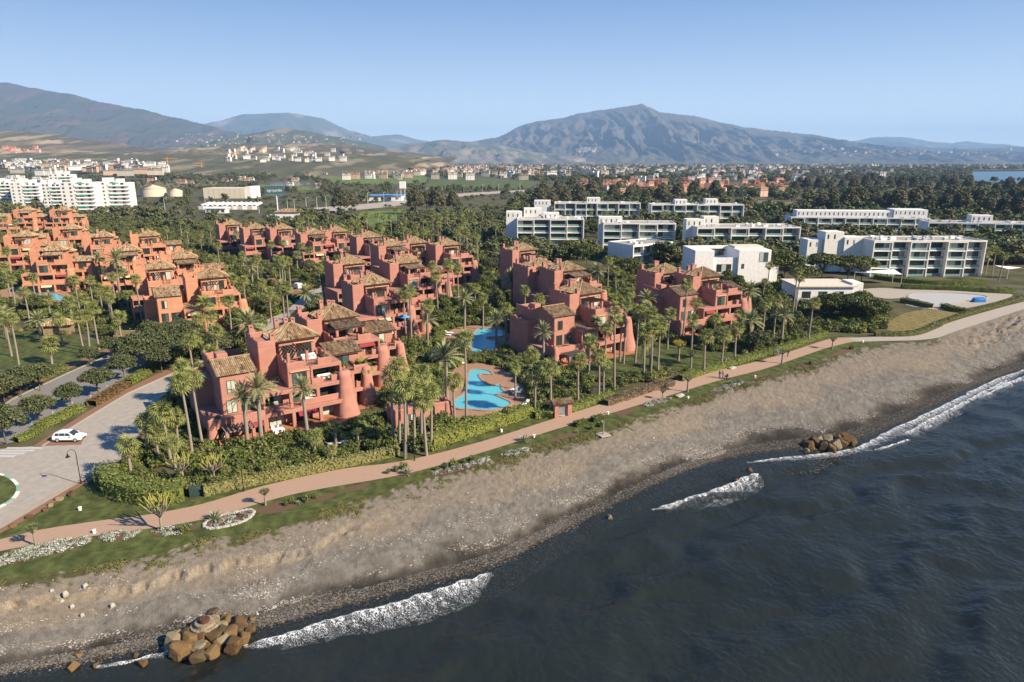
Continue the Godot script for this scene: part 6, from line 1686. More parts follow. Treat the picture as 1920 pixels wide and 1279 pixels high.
const TOWNS := [
	["white terraced house in the far left town", "houses of the far left town", [0, 1, 5], 0.83, [-1080,28.1,-1736,-922,29.6,-1797,-1047,27.7,-1718,-1208,28.8,-1767,-921,25.0,-1585,-1339,32.5,-1903,-1111,24.8,-1574,-1172,38.0,-2073,-737,23.2,-1473,-978,27.3,-1700,-1440,38.6,-2090,-1244,37.6,-2061,-1324,33.7,-1943,-1293,29.6,-1798,-970,24.4,-1552,-1021,26.9,-1684,-1020,26.6,-1669,-1190,33.0,-1919,-722,22.9,-1453,-873,26.0,-1640,-1273,33.9,-1951,-1353,37.3,-2054,-1010,30.7,-1840,-981,30.9,-1849,-783,24.4,-1549,-1424,34.3,-1964,-926,29.5,-1795,-920,30.8,-1842,-1200,27.1,-1691,-1051,33.1,-1925,-1329,31.9,-1884,-810,25.4,-1607,-1355,33.6,-1940,-1446,37.6,-2061,-1075,35.0,-1985,-1080,29.9,-1809,-1109,25.7,-1624,-1171,26.9,-1682,-1277,30.3,-1827,-1302,33.1,-1925,-793,24.9,-1578,-1001,24.0,-1525,-1249,30.8,-1844,-891,26.9,-1683,-1026,23.0,-1457,-1307,33.3,-1932], true],
	["white house in the lower row of the far left town", "houses of the far left town", [0, 5], 0.72, [-809,8.5,-1185,-908,8.5,-1274,-797,8.5,-1096,-782,8.5,-1090,-809,8.5,-1141,-759,8.5,-1131,-694,8.5,-997,-898,8.5,-1246,-684,8.5,-1014,-883,8.5,-1234,-666,8.5,-971,-698,8.5,-967,-736,8.5,-1089,-891,8.5,-1264,-705,8.5,-963,-756,8.5,-1053], true],
	["villa on the hillside above the motorway", "houses on the left hillside", [2, 3, 0, 1], 0.77, [-738,45.3,-2023,-737,68.0,-2395,-792,49.2,-2096,-964,71.3,-2440,-630,44.3,-2003,-732,68.7,-2404,-625,72.6,-2457,-973,69.2,-2412,-850,80.2,-2558,-884,64.4,-2342,-781,76.3,-2508,-687,42.9,-1976,-523,51.7,-2140,-641,54.7,-2191,-986,81.6,-2575,-794,42.2,-1963,-561,40.4,-1926,-870,52.6,-2155,-684,48.8,-2089,-674,39.2,-1900,-875,56.4,-2218,-562,42.6,-1970,-600,49.8,-2107,-541,42.1,-1959,-740,50.6,-2120,-513,43.6,-1990,-692,46.5,-2047,-580,55.2,-2199,-707,63.8,-2332,-675,53.7,-2174,-848,52.4,-2152,-481,43.3,-1984,-666,63.5,-2328,-625,54.9,-2193,-673,44.8,-2013,-816,48.0,-2075,-876,54.0,-2179,-797,71.2,-2439,-655,58.5,-2252,-598,41.9,-1956], true],
	["tan house high on the left hillside", "houses on the left hillside", [3, 7], 0.88, [-986,83.4,-2599,-956,75.0,-2532,-986,81.4,-2583,-888,75.2,-2534,-932,72.4,-2511,-954,75.2,-2533,-977,78.1,-2557,-890,72.1,-2509,-900,78.7,-2562,-937,79.5,-2568,-982,77.3,-2550,-889,72.9,-2515], true],
	["orange house on the brown hill", "houses on the brown hill", [6, 4], 0.88, [-1656,57.3,-2415,-1874,79.8,-2649,-1828,76.5,-2617,-1832,72.3,-2576,-1760,70.0,-2552,-1730,60.3,-2448,-1720,71.2,-2564,-1931,84.1,-2691,-1816,83.8,-2688], true],
	["pale house in the wide town at the foot of the mountains", "houses of the wide town", [0, 1, 2, 3], 0.94, [-99,8.5,-2273,-292,8.5,-1875,-722,8.5,-3055,-373,8.5,-3255,-28,8.5,-2873,-650,8.5,-3216,-165,8.5,-2496,-140,8.5,-2121,-25,8.5,-1575,-148,8.5,-2941,-325,8.5,-2978,-586,8.5,-2450,-125,8.5,-2978,-444,8.5,-2678,-111,8.5,-2363,-136,8.5,-1939,-248,8.5,-1875,36,8.5,-3143,38,8.5,-2000,-511,8.5,-2484,-112,8.5,-1662,-311,8.5,-2276,8,8.5,-1866,55,8.5,-2465,-175,8.5,-2931,-73,8.5,-1827,-126,8.5,-2008,-307,8.5,-1680,50,8.5,-1541,-173,8.5,-1877,-254,8.5,-1662,-7,8.5,-2673,-549,8.5,-2506,-169,8.5,-1917,-343,8.5,-3249,-50,8.5,-3185,-54,8.5,-2989,-280,8.5,-1882,-614,8.5,-3032,-195,8.5,-1998,-14,8.5,-2059,55,8.5,-2413,74,8.5,-3145,-424,8.5,-2352,-320,8.5,-1988,-149,8.5,-2359,-14,8.5,-2292,-405,8.5,-2614,-9,8.5,-1679,-326,8.5,-1769,68,8.5,-2356,-240,8.5,-2938,-221,8.5,-2394,-236,8.5,-3250,69,8.5,-2371,-242,8.5,-1858,-204,8.5,-2416,-155,8.5,-3181,-233,8.5,-2555,42,8.5,-1638], true],
	["white house in the town below the bare mountain", "houses below the bare mountain", [0, 1, 2], 0.94, [309,8.5,-2338,187,8.5,-2393,590,8.5,-1739,538,8.5,-2556,219,8.5,-2135,1071,8.5,-2819,963,8.5,-2968,278,8.5,-2682,739,8.5,-2549,351,8.5,-2132,138,8.5,-1977,175,8.5,-2285,340,8.5,-2723,551,8.5,-2389,417,8.5,-2421,639,8.5,-2776,228,8.5,-2116,614,8.5,-2259,756,8.5,-2144,947,8.5,-2674,580,8.5,-1865,950,8.5,-2558,256,8.5,-1708,181,8.5,-1602,1028,8.5,-2812,240,8.5,-1983,367,8.5,-2864,831,8.5,-2410,928,8.5,-2824,373,8.5,-2041,100,8.5,-2719,498,8.5,-1724,1124,8.5,-2838,430,8.5,-1939,450,8.5,-2040,295,8.5,-2901,207,8.5,-2948,545,8.5,-2279,685,8.5,-2795,271,8.5,-2715,563,8.5,-1614,1090,8.5,-2867,90,8.5,-1668,396,8.5,-1929,361,8.5,-2346,540,8.5,-2398,767,8.5,-2981,538,8.5,-1818,234,8.5,-2364,754,8.5,-2433], true],
	["terracotta roofed terrace house behind the hotels", "terraces behind the hotels", [4, 6, 6, 3], 0.55, [155,7.7,-1061,269,8.5,-1114,297,5.7,-831,243,5.7,-810,270,6.3,-974,252,6.0,-938,319,5.7,-830,131,5.8,-792,262,5.6,-840,324,6.3,-974,288,5.8,-803,251,5.6,-844,310,6.3,-974,334,8.4,-1095,181,6.1,-951,90,6.6,-992,251,5.7,-895,123,5.9,-780,288,6.6,-998,262,5.8,-915,243,6.4,-980,346,5.7,-889,253,5.6,-846,425,8.5,-1112,233,5.6,-854,161,6.3,-975,108,7.5,-1050,217,8.2,-1085,130,5.8,-794,237,6.0,-937,347,5.8,-916,345,5.7,-890,362,8.4,-1093,227,5.6,-847,80,5.9,-785,129,6.1,-950,131,6.0,-942,298,8.5,-1099,361,6.3,-969,223,5.8,-905,201,6.9,-1017,262,5.8,-918,149,5.6,-862,197,8.5,-1115], true],
	["white house among trees behind the terraces", "houses behind the terraces", [0, 1, 2], 0.66, [320,8.5,-1487,245,8.5,-1274,311,8.5,-1231,512,8.5,-1485,496,8.5,-1217,210,8.5,-1228,356,8.5,-1357,575,8.5,-1427,350,8.5,-1219,460,8.5,-1359,508,8.5,-1255,450,8.5,-1465,427,8.5,-1363,303,8.5,-1484,421,8.5,-1463,346,8.5,-1300,383,8.5,-1421,415,8.5,-1374,473,8.5,-1341,498,8.5,-1214,487,8.5,-1428,224,8.5,-1232], true],
	["rows of white terraces in the far left town", "", [5], 0.75, [-890,24.0,-1638,-1259,32.7,-1956,-959,25.2,-1692,-961,23.9,-1630,-1116,35.3,-2029,-886,19.3,-1318,-723,20.2,-1409,-1543,39.7,-2145,-1209,28.4,-1817,-1224,38.2,-2108,-1281,39.3,-2135,-1130,23.1,-1591,-978,23.9,-1632,-1134,27.1,-1769,-1285,30.6,-1891,-800,20.7,-1445,-1488,37.6,-2092,-881,24.1,-1639,-1097,34.5,-2008,-1236,33.1,-1968,-1003,29.9,-1868,-754,19.2,-1310,-1114,25.6,-1706,-759,19.8,-1371,-1173,29.9,-1868,-1000,20.3,-1412,-1509,38.9,-2125,-1050,27.0,-1764,-1093,31.9,-1931,-1160,39.2,-2132,-1091,23.4,-1604,-1368,31.7,-1927,-879,22.8,-1575,-1370,36.8,-2071,-998,22.3,-1547,-1344,37.7,-2094,-947,25.1,-1688,-694,19.6,-1354,-925,28.1,-1806,-1037,31.7,-1926,-1204,29.1,-1840,-709,20.1,-1395,-1257,30.1,-1874,-1204,30.1,-1873,-1176,29.4,-1851,-1158,25.3,-1693,-926,25.7,-1713,-899,25.3,-1693,-1045,21.8,-1517,-1012,32.4,-1947,-1258,26.3,-1736,-1015,25.2,-1689,-807,23.5,-1614,-1151,39.6,-2142,-895,21.4,-1491,-1507,39.0,-2126,-773,20.0,-1391,-1157,23.9,-1629,-1065,22.0,-1529,-1138,33.5,-1979,-1025,21.7,-1511,-917,21.7,-1512,-1205,30.8,-1896,-797,23.2,-1595,-1051,25.8,-1716,-873,22.6,-1563,-937,28.8,-1830,-854,23.3,-1600,-778,21.1,-1475,-745,20.1,-1400,-815,23.7,-1624,-946,22.5,-1561,-981,28.5,-1821,-1301,36.7,-2068,-726,19.2,-1308,-1311,36.0,-2049,-1238,28.5,-1818,-879,19.4,-1327,-1375,31.6,-1922,-1137,23.6,-1617], false],
	["pale houses filling the wide town", "", [2], 0.8, [-76,8.5,-3041,-558,8.5,-2482,-125,8.5,-1581,-737,8.5,-3183,-564,8.5,-2965,-347,8.5,-1966,-223,8.5,-2952,-540,8.5,-2838,-366,8.5,-1885,-357,8.5,-2304,-33,8.5,-2441,-276,8.5,-1625,38,8.5,-2716,-132,8.5,-1486,-316,8.5,-2958,-344,8.5,-1505,-47,8.5,-2630,-224,8.5,-2368,-235,8.5,-1420,-170,8.5,-2925,-587,8.5,-2455,-250,8.5,-1806,-93,8.5,-2188,-610,8.5,-3086,-438,8.5,-2881,3,8.5,-2368,-90,8.5,-1414,-391,8.5,-2331,-372,8.5,-1859,-426,8.5,-1757,-9,8.5,-1756,-626,8.5,-2860,-133,8.5,-3206,-265,8.5,-2463,57,8.5,-2227,-6,8.5,-2793,-54,8.5,-2566,47,8.5,-3218,-32,8.5,-2983,-211,8.5,-2349,-344,8.5,-1736,-430,8.5,-2779,-615,8.5,-2789,-220,8.5,-1970,-287,8.5,-2026,-555,8.5,-2612,-166,8.5,-1466,-21,8.5,-2092,-631,8.5,-2646,-127,8.5,-2925,-209,8.5,-2484,-340,8.5,-1417,-55,8.5,-2987,-196,8.5,-2819,-318,8.5,-2320,-432,8.5,-2725,-274,8.5,-2067,-510,8.5,-3000,-102,8.5,-2741,51,8.5,-2274,-108,8.5,-2737,-34,8.5,-3215,-650,8.5,-3211,-104,8.5,-1983,-498,8.5,-2595,-17,8.5,-2215,-638,8.5,-2947,-624,8.5,-3152,-417,8.5,-3255,40,8.5,-2546,-208,8.5,-2106,-48,8.5,-1758,-367,8.5,-2737,-426,8.5,-3369,-260,8.5,-2000,60,8.5,-1821,-125,8.5,-2183,-648,8.5,-2738,-307,8.5,-2099,-561,8.5,-2645,-182,8.5,-1823,-24,8.5,-2177,-370,8.5,-1867,25,8.5,-2303,-344,8.5,-2399,-400,8.5,-1973,81,8.5,-2368,-72,8.5,-1729,-283,8.5,-1510,-200,8.5,-3004,-636,8.5,-2911,-162,8.5,-2006,-232,8.5,-1542,-349,8.5,-2474,-302,8.5,-1453,-326,8.5,-1592,-205,8.5,-2279,-245,8.5,-2871,18,8.5,-1416,-29,8.5,-2197,-364,8.5,-1751,-260,8.5,-1606,-394,8.5,-2253,-29,8.5,-3029,-288,8.5,-3247,-708,8.5,-3040,52,8.5,-1521,-161,8.5,-2785,-104,8.5,-1925,-300,8.5,-2216], false],
	["white houses filling the town below the bare mountain", "", [0], 0.8, [1490,8.5,-3272,341,8.5,-2504,280,8.5,-2643,996,8.5,-3005,871,8.5,-2852,905,8.5,-2735,1196,8.5,-3236,1176,8.5,-3054,1228,8.5,-2280,726,8.5,-2601,768,8.5,-2128,874,8.5,-2022,464,8.5,-1609,877,8.5,-1846,633,8.5,-2562,582,8.5,-1761,744,8.5,-2407,458,8.5,-1763,641,8.5,-3207,735,8.5,-1770,955,8.5,-2284,1191,8.5,-2782,1095,8.5,-3181,244,8.5,-2540,778,8.5,-2626,123,8.5,-2119,893,8.5,-2893,506,8.5,-2628,493,8.5,-3184,852,8.5,-1657,701,8.5,-1827,490,8.5,-1931,300,8.5,-2031,584,8.5,-1764,161,8.5,-1953,229,8.5,-2386,1758,8.5,-3299,445,8.5,-2791,645,8.5,-3194,967,8.5,-1914,648,8.5,-2694,1095,8.5,-3222,83,8.5,-1773,474,8.5,-2453,862,8.5,-1639,827,8.5,-2949,324,8.5,-1731,1498,8.5,-2968,1279,8.5,-2698,843,8.5,-3008,800,8.5,-1608,306,8.5,-2225,238,8.5,-1804,177,8.5,-3120,1147,8.5,-2768,925,8.5,-1822,1251,8.5,-3071,682,8.5,-1706,841,8.5,-3166,412,8.5,-2778,1205,8.5,-2966,365,8.5,-2900,749,8.5,-1956,495,8.5,-2175,1146,8.5,-2297,422,8.5,-2788,1130,8.5,-2166,392,8.5,-2212,127,8.5,-1629,633,8.5,-2402,1002,8.5,-3223,979,8.5,-2816,316,8.5,-1935,215,8.5,-2815,1240,8.5,-2882,422,8.5,-2368,229,8.5,-1775,1792,8.5,-3243,557,8.5,-2024,403,8.5,-1720,882,8.5,-2994,716,8.5,-2204,482,8.5,-2181,1078,8.5,-2422,556,8.5,-1863,949,8.5,-2415,1603,8.5,-3004,1337,8.5,-3019,1021,8.5,-2900,524,8.5,-1986,875,8.5,-1955,383,8.5,-2468,341,8.5,-2314,953,8.5,-3240,723,8.5,-2085,607,8.5,-1816,382,8.5,-3042,98,8.5,-2457,664,8.5,-2549,330,8.5,-1943,121,8.5,-1758,788,8.5,-2376,1301,8.5,-2895,298,8.5,-2771,146,8.5,-2766,865,8.5,-2407,392,8.5,-2299,147,8.5,-1905,347,8.5,-2867,245,8.5,-2126], false],
	["terracotta terraces filling the estate behind the hotels", "", [6], 0.55, [283,5.6,-837,103,6.3,-972,206,7.3,-1042,419,8.5,-1105,199,5.6,-846,410,7.9,-1068,192,5.6,-852,103,7.2,-1033,380,7.9,-1069,208,6.9,-1013,235,8.4,-1092,75,6.1,-761,272,5.6,-856,161,7.1,-1029,262,7.2,-1033,178,5.9,-784,197,6.6,-999,345,5.7,-900,97,6.3,-975,311,8.5,-1099,166,5.6,-870,316,5.8,-907,338,6.1,-953,169,5.7,-817,170,5.6,-839,152,6.6,-995,132,5.9,-922,143,7.4,-1047,145,6.1,-952,173,6.2,-959,339,5.7,-875,363,7.4,-1046,222,8.4,-1094,293,6.5,-989,189,8.5,-1113,146,7.1,-1026,163,5.9,-788,310,7.0,-1023,209,7.8,-1065,366,6.5,-990,274,5.6,-860,401,8.5,-1113,181,6.4,-982,91,5.8,-802,157,5.6,-843,268,8.5,-1100,213,7.2,-1034,106,7.8,-1066,295,8.5,-1109,176,6.3,-967,269,7.9,-1071,308,7.1,-1026,270,5.7,-880,138,7.4,-1046,149,5.6,-863,206,6.4,-981,362,7.3,-1039,175,6.6,-996,168,8.5,-1105,85,5.7,-893], false],
	["small farmhouses scattered over the plain", "", [2], 0.55, [-364,2.4,-1134,-241,3.5,-1491,-296,3.0,-1057,-556,2.1,-1218,-291,3.3,-1031,-312,4.1,-1536,-482,5.8,-1637,-533,2.8,-1425,-740,2.9,-1432,-558,2.3,-1352,-685,4.9,-1589,-525,2.4,-1367,-587,2.1,-1234,-730,5.7,-1635,-572,2.6,-1404,-623,2.1,-1292,-352,2.2,-1313,-451,6.7,-1684,-561,3.0,-1445,-730,2.7,-1417,-702,2.3,-1353,-429,2.4,-1372], false],
	["scattered pale villas on the dark green hill", "", [2], 0.6, [-2008,197.7,-5197,-2386,186.5,-5122,-1180,161.4,-4947,-1965,150.1,-4866,-2128,172.3,-5025,-1445,120.0,-4636,-1864,160.2,-4939,-1078,138.9,-4783,-1510,155.2,-4903,-1846,178.5,-5068,-1897,132.8,-4736,-1230,182.4,-5094,-1252,224.4,-5369,-2181,168.0,-4994,-1999,184.9,-5112,-1138,210.4,-5280,-2198,200.7,-5217,-1530,200.0,-5212,-2344,163.8,-4965,-1919,199.4,-5209,-1674,152.0,-4880,-1611,154.8,-4900,-1542,132.7,-4735,-1119,188.1,-5133,-1792,127.0,-4691,-1885,144.9,-4827,-1407,148.0,-4851,-1042,133.4,-4740,-2112,155.1,-4903,-1701,161.6,-4949,-1939,193.8,-5171,-1372,164.9,-4973,-2130,198.2,-5201,-2032,206.9,-5258,-1785,213.4,-5299,-2431,220.6,-5345,-2157,146.1,-4836,-2230,174.3,-5039,-1353,171.0,-5015,-2026,129.0,-4707,-1305,222.5,-5357,-2026,167.9,-4994,-1339,181.2,-5086,-1477,197.9,-5199,-1461,188.9,-5139,-1846,140.2,-4793,-1192,132.9,-4737,-1637,177.9,-5064,-1407,155.0,-4902,-1212,135.8,-4759,-2239,183.0,-5098,-1545,200.4,-5215,-2279,227.5,-5389,-1484,121.4,-4647,-1150,212.4,-5293,-1478,178.0,-5065,-1558,180.7,-5083,-1051,116.6,-4609,-2222,145.2,-4829,-2362,223.9,-5366,-1915,143.2,-4815,-1120,214.1,-5304,-2070,225.9,-5379,-1654,170.7,-5014,-1927,191.0,-5153,-1242,131.9,-4729,-2023,181.3,-5087,-1487,139.6,-4788,-1093,181.5,-5089,-1441,163.6,-4963,-1383,210.8,-5282,-2262,215.7,-5314,-1181,198.0,-5199,-1822,214.1,-5304,-2081,226.8,-5385,-1708,211.2,-5285,-1595,195.2,-5181,-2069,170.8,-5014,-1952,197.0,-5192,-2449,221.1,-5348,-1226,191.0,-5153,-2370,206.4,-5254,-1594,115.8,-4602,-1977,128.9,-4706,-1749,178.6,-5068,-1324,180.8,-5083,-2268,163.1,-4960,-1471,155.0,-4902,-1862,121.6,-4649,-1133,116.1,-4605], false],
	["distant white houses along the foot of the mountains", "", [0], 0.55, [-45,8.5,-3699,512,8.5,-4883,-907,8.5,-4896,-745,8.5,-5066,-182,8.5,-3844,-289,8.5,-4274,-926,8.5,-4822,1047,8.5,-5180,85,8.5,-3742,515,8.5,-3876,-115,8.5,-3754,563,8.5,-3818,1070,8.5,-5018,888,8.5,-4476,459,8.5,-4749,936,8.5,-5158,207,8.5,-4791,-159,8.5,-4535,286,8.5,-3741,-182,8.5,-4052,-232,8.5,-4697,830,8.5,-4621,-723,8.5,-4597,538,8.5,-4820,474,8.5,-4217,421,8.5,-4881,-753,8.5,-4943,-225,8.5,-4425,-827,8.5,-4295,-133,8.5,-4621,93,8.5,-3486,-403,8.5,-3615,-242,8.5,-3843,-518,8.5,-3422,-61,8.5,-3467,-470,8.5,-4465,473,8.5,-4880,-330,8.5,-3981,912,8.5,-4620,-548,8.5,-4557,1059,8.5,-4933,304,8.5,-4519,342,8.5,-4818,215,8.5,-3602,649,8.5,-4068,56,8.5,-4178,-550,8.5,-3693,395,8.5,-4384,356,8.5,-4445,-175,8.5,-4786,222,8.5,-4169,91,8.5,-5142,282,8.5,-4396,207,8.5,-4130,939,8.5,-4927,-6,8.5,-3413,511,8.5,-4637,375,8.5,-3419,-107,8.5,-3639,-492,8.5,-3418,36,8.5,-4779,616,8.5,-4031,716,8.5,-3707,578,8.5,-4279,1100,8.5,-5083,647,8.5,-3919,-346,8.5,-3747,-33,8.5,-4235,791,8.5,-4847,-324,8.5,-4041,-697,8.5,-4201,564,8.5,-4317,-361,8.5,-3760,606,8.5,-3813,114,8.5,-3570,663,8.5,-4927,-223,8.5,-5019,-829,8.5,-4578,603,8.5,-3699,-719,8.5,-4873,-128,8.5,-3671,215,8.5,-3577,-570,8.5,-3422,-450,8.5,-4067,653,8.5,-3890,-458,8.5,-3997,-90,8.5,-5172,-256,8.5,-4632,306,8.5,-4699,214,8.5,-3949,-603,8.5,-4970,400,8.5,-4360,-712,8.5,-4991,798,8.5,-4102,-232,8.5,-4847,858,8.5,-3955,498,8.5,-4551,-301,8.5,-4465,-551,8.5,-4064,-74,8.5,-3724,-116,8.5,-4378,49,8.5,-3505,-207,8.5,-3933,-411,8.5,-4157,-283,8.5,-3629,-283,8.5,-3662,371,8.5,-4381,862,8.5,-4502,463,8.5,-4118,-51,8.5,-5084,-105,8.5,-4694,-46,8.5,-3482,-295,8.5,-3949,394,8.5,-4760,-126,8.5,-4962,833,8.5,-4747,-99,8.5,-4585,530,8.5,-3670,207,8.5,-4217,-556,8.5,-3586,-726,8.5,-4546,-159,8.5,-3898,374,8.5,-4581,617,8.5,-3491,-758,8.5,-4061,-7,8.5,-4549,-15,8.5,-4631,338,8.5,-4110,712,8.5,-3442,969,8.5,-4489,596,8.5,-4030,323,8.5,-3404,-737,8.5,-4368,-119,8.5,-4019,-362,8.5,-3418,-496,8.5,-4534,-615,8.5,-4490,564,8.5,-5050,-512,8.5,-4032,241,8.5,-3864,-341,8.5,-3740,408,8.5,-3803,-639,8.5,-4356,-694,8.5,-3653,704,8.5,-3588,-851,8.5,-4568,111,8.5,-4239,-568,8.5,-3779,-305,8.5,-4287,-604,8.5,-4178,-718,8.5,-5041,77,8.5,-4671,602,8.5,-4756,-125,8.5,-5102,-465,8.5,-4387,155,8.5,-4373,787,8.5,-5012,771,8.5,-4921,880,8.5,-4255,-113,8.5,-4098,563,8.5,-3465,-128,8.5,-5181,-494,8.5,-3727,426,8.5,-3917,-558,8.5,-4244,-923,8.5,-5002,-247,8.5,-3461,260,8.5,-3674,-789,8.5,-4451,-775,8.5,-4731,-532,8.5,-3546,-258,8.5,-4320,272,8.5,-3604,822,8.5,-4178,42,8.5,-3573,-152,8.5,-4661,524,8.5,-4735,-193,8.5,-4427,8,8.5,-4555,-77,8.5,-4389,-650,8.5,-3696,-726,8.5,-4250,139,8.5,-4480,-521,8.5,-5021,-194,8.5,-4634,22,8.5,-4785,497,8.5,-4323,-861,8.5,-4468,1063,8.5,-5187,174,8.5,-3471,-183,8.5,-4123,-201,8.5,-4658,235,8.5,-4139,-282,8.5,-4304,69,8.5,-3843,-877,8.5,-5033,-432,8.5,-4714,595,8.5,-4434,720,8.5,-4476,-309,8.5,-3976,-552,8.5,-3429,687,8.5,-4609,-241,8.5,-3725,530,8.5,-4044,-661,8.5,-3826,-719,8.5,-4076,116,8.5,-3531,356,8.5,-5160,738,8.5,-3845,231,8.5,-5190,488,8.5,-4447,295,8.5,-3429,934,8.5,-5065,565,8.5,-4407,524,8.5,-4520,-46,8.5,-4414,-681,8.5,-4624,552,8.5,-5071,-549,8.5,-3699,339,8.5,-4213,-745,8.5,-4987,-236,8.5,-3483,129,8.5,-3540,-484,8.5,-4453,98,8.5,-3689,-527,8.5,-3627,-1,8.5,-5144,-77,8.5,-4520,296,8.5,-3529,34,8.5,-3959,-134,8.5,-3799,-590,8.5,-3864,-527,8.5,-4146,-514,8.5,-4577,-586,8.5,-4570,210,8.5,-4264,-146,8.5,-4166,699,8.5,-4555,200,8.5,-4335,973,8.5,-4610,446,8.5,-4780,-341,8.5,-3885,201,8.5,-4737,-631,8.5,-3715,-155,8.5,-3910,-68,8.5,-4088,124,8.5,-3444,795,8.5,-4380,28,8.5,-4784,584,8.5,-5016,-254,8.5,-3675,-717,8.5,-3943,167,8.5,-4207,-286,8.5,-4927,760,8.5,-3823,695,8.5,-5024,622,8.5,-4807,-481,8.5,-4237,284,8.5,-4983,504,8.5,-4152,627,8.5,-3537,409,8.5,-4545,777,8.5,-3907,-276,8.5,-3656,499,8.5,-4724,-479,8.5,-5163,127,8.5,-4744,-354,8.5,-4745,-613,8.5,-4327,-390,8.5,-4687,-347,8.5,-4283,818,8.5,-4912,589,8.5,-3661,240,8.5,-4221,460,8.5,-4238,276,8.5,-3545,595,8.5,-4732,-611,8.5,-3514,-173,8.5,-3783,-436,8.5,-4385,-165,8.5,-3887,839,8.5,-4290,177,8.5,-4572,-349,8.5,-3490,-528,8.5,-3507,388,8.5,-5071,894,8.5,-5016,192,8.5,-4985,995,8.5,-4643,844,8.5,-5089,408,8.5,-5078,-768,8.5,-4172,841,8.5,-3967,602,8.5,-3787,102,8.5,-5061,110,8.5,-4868,102,8.5,-4562,53,8.5,-4844,429,8.5,-4449,28,8.5,-5058], false],
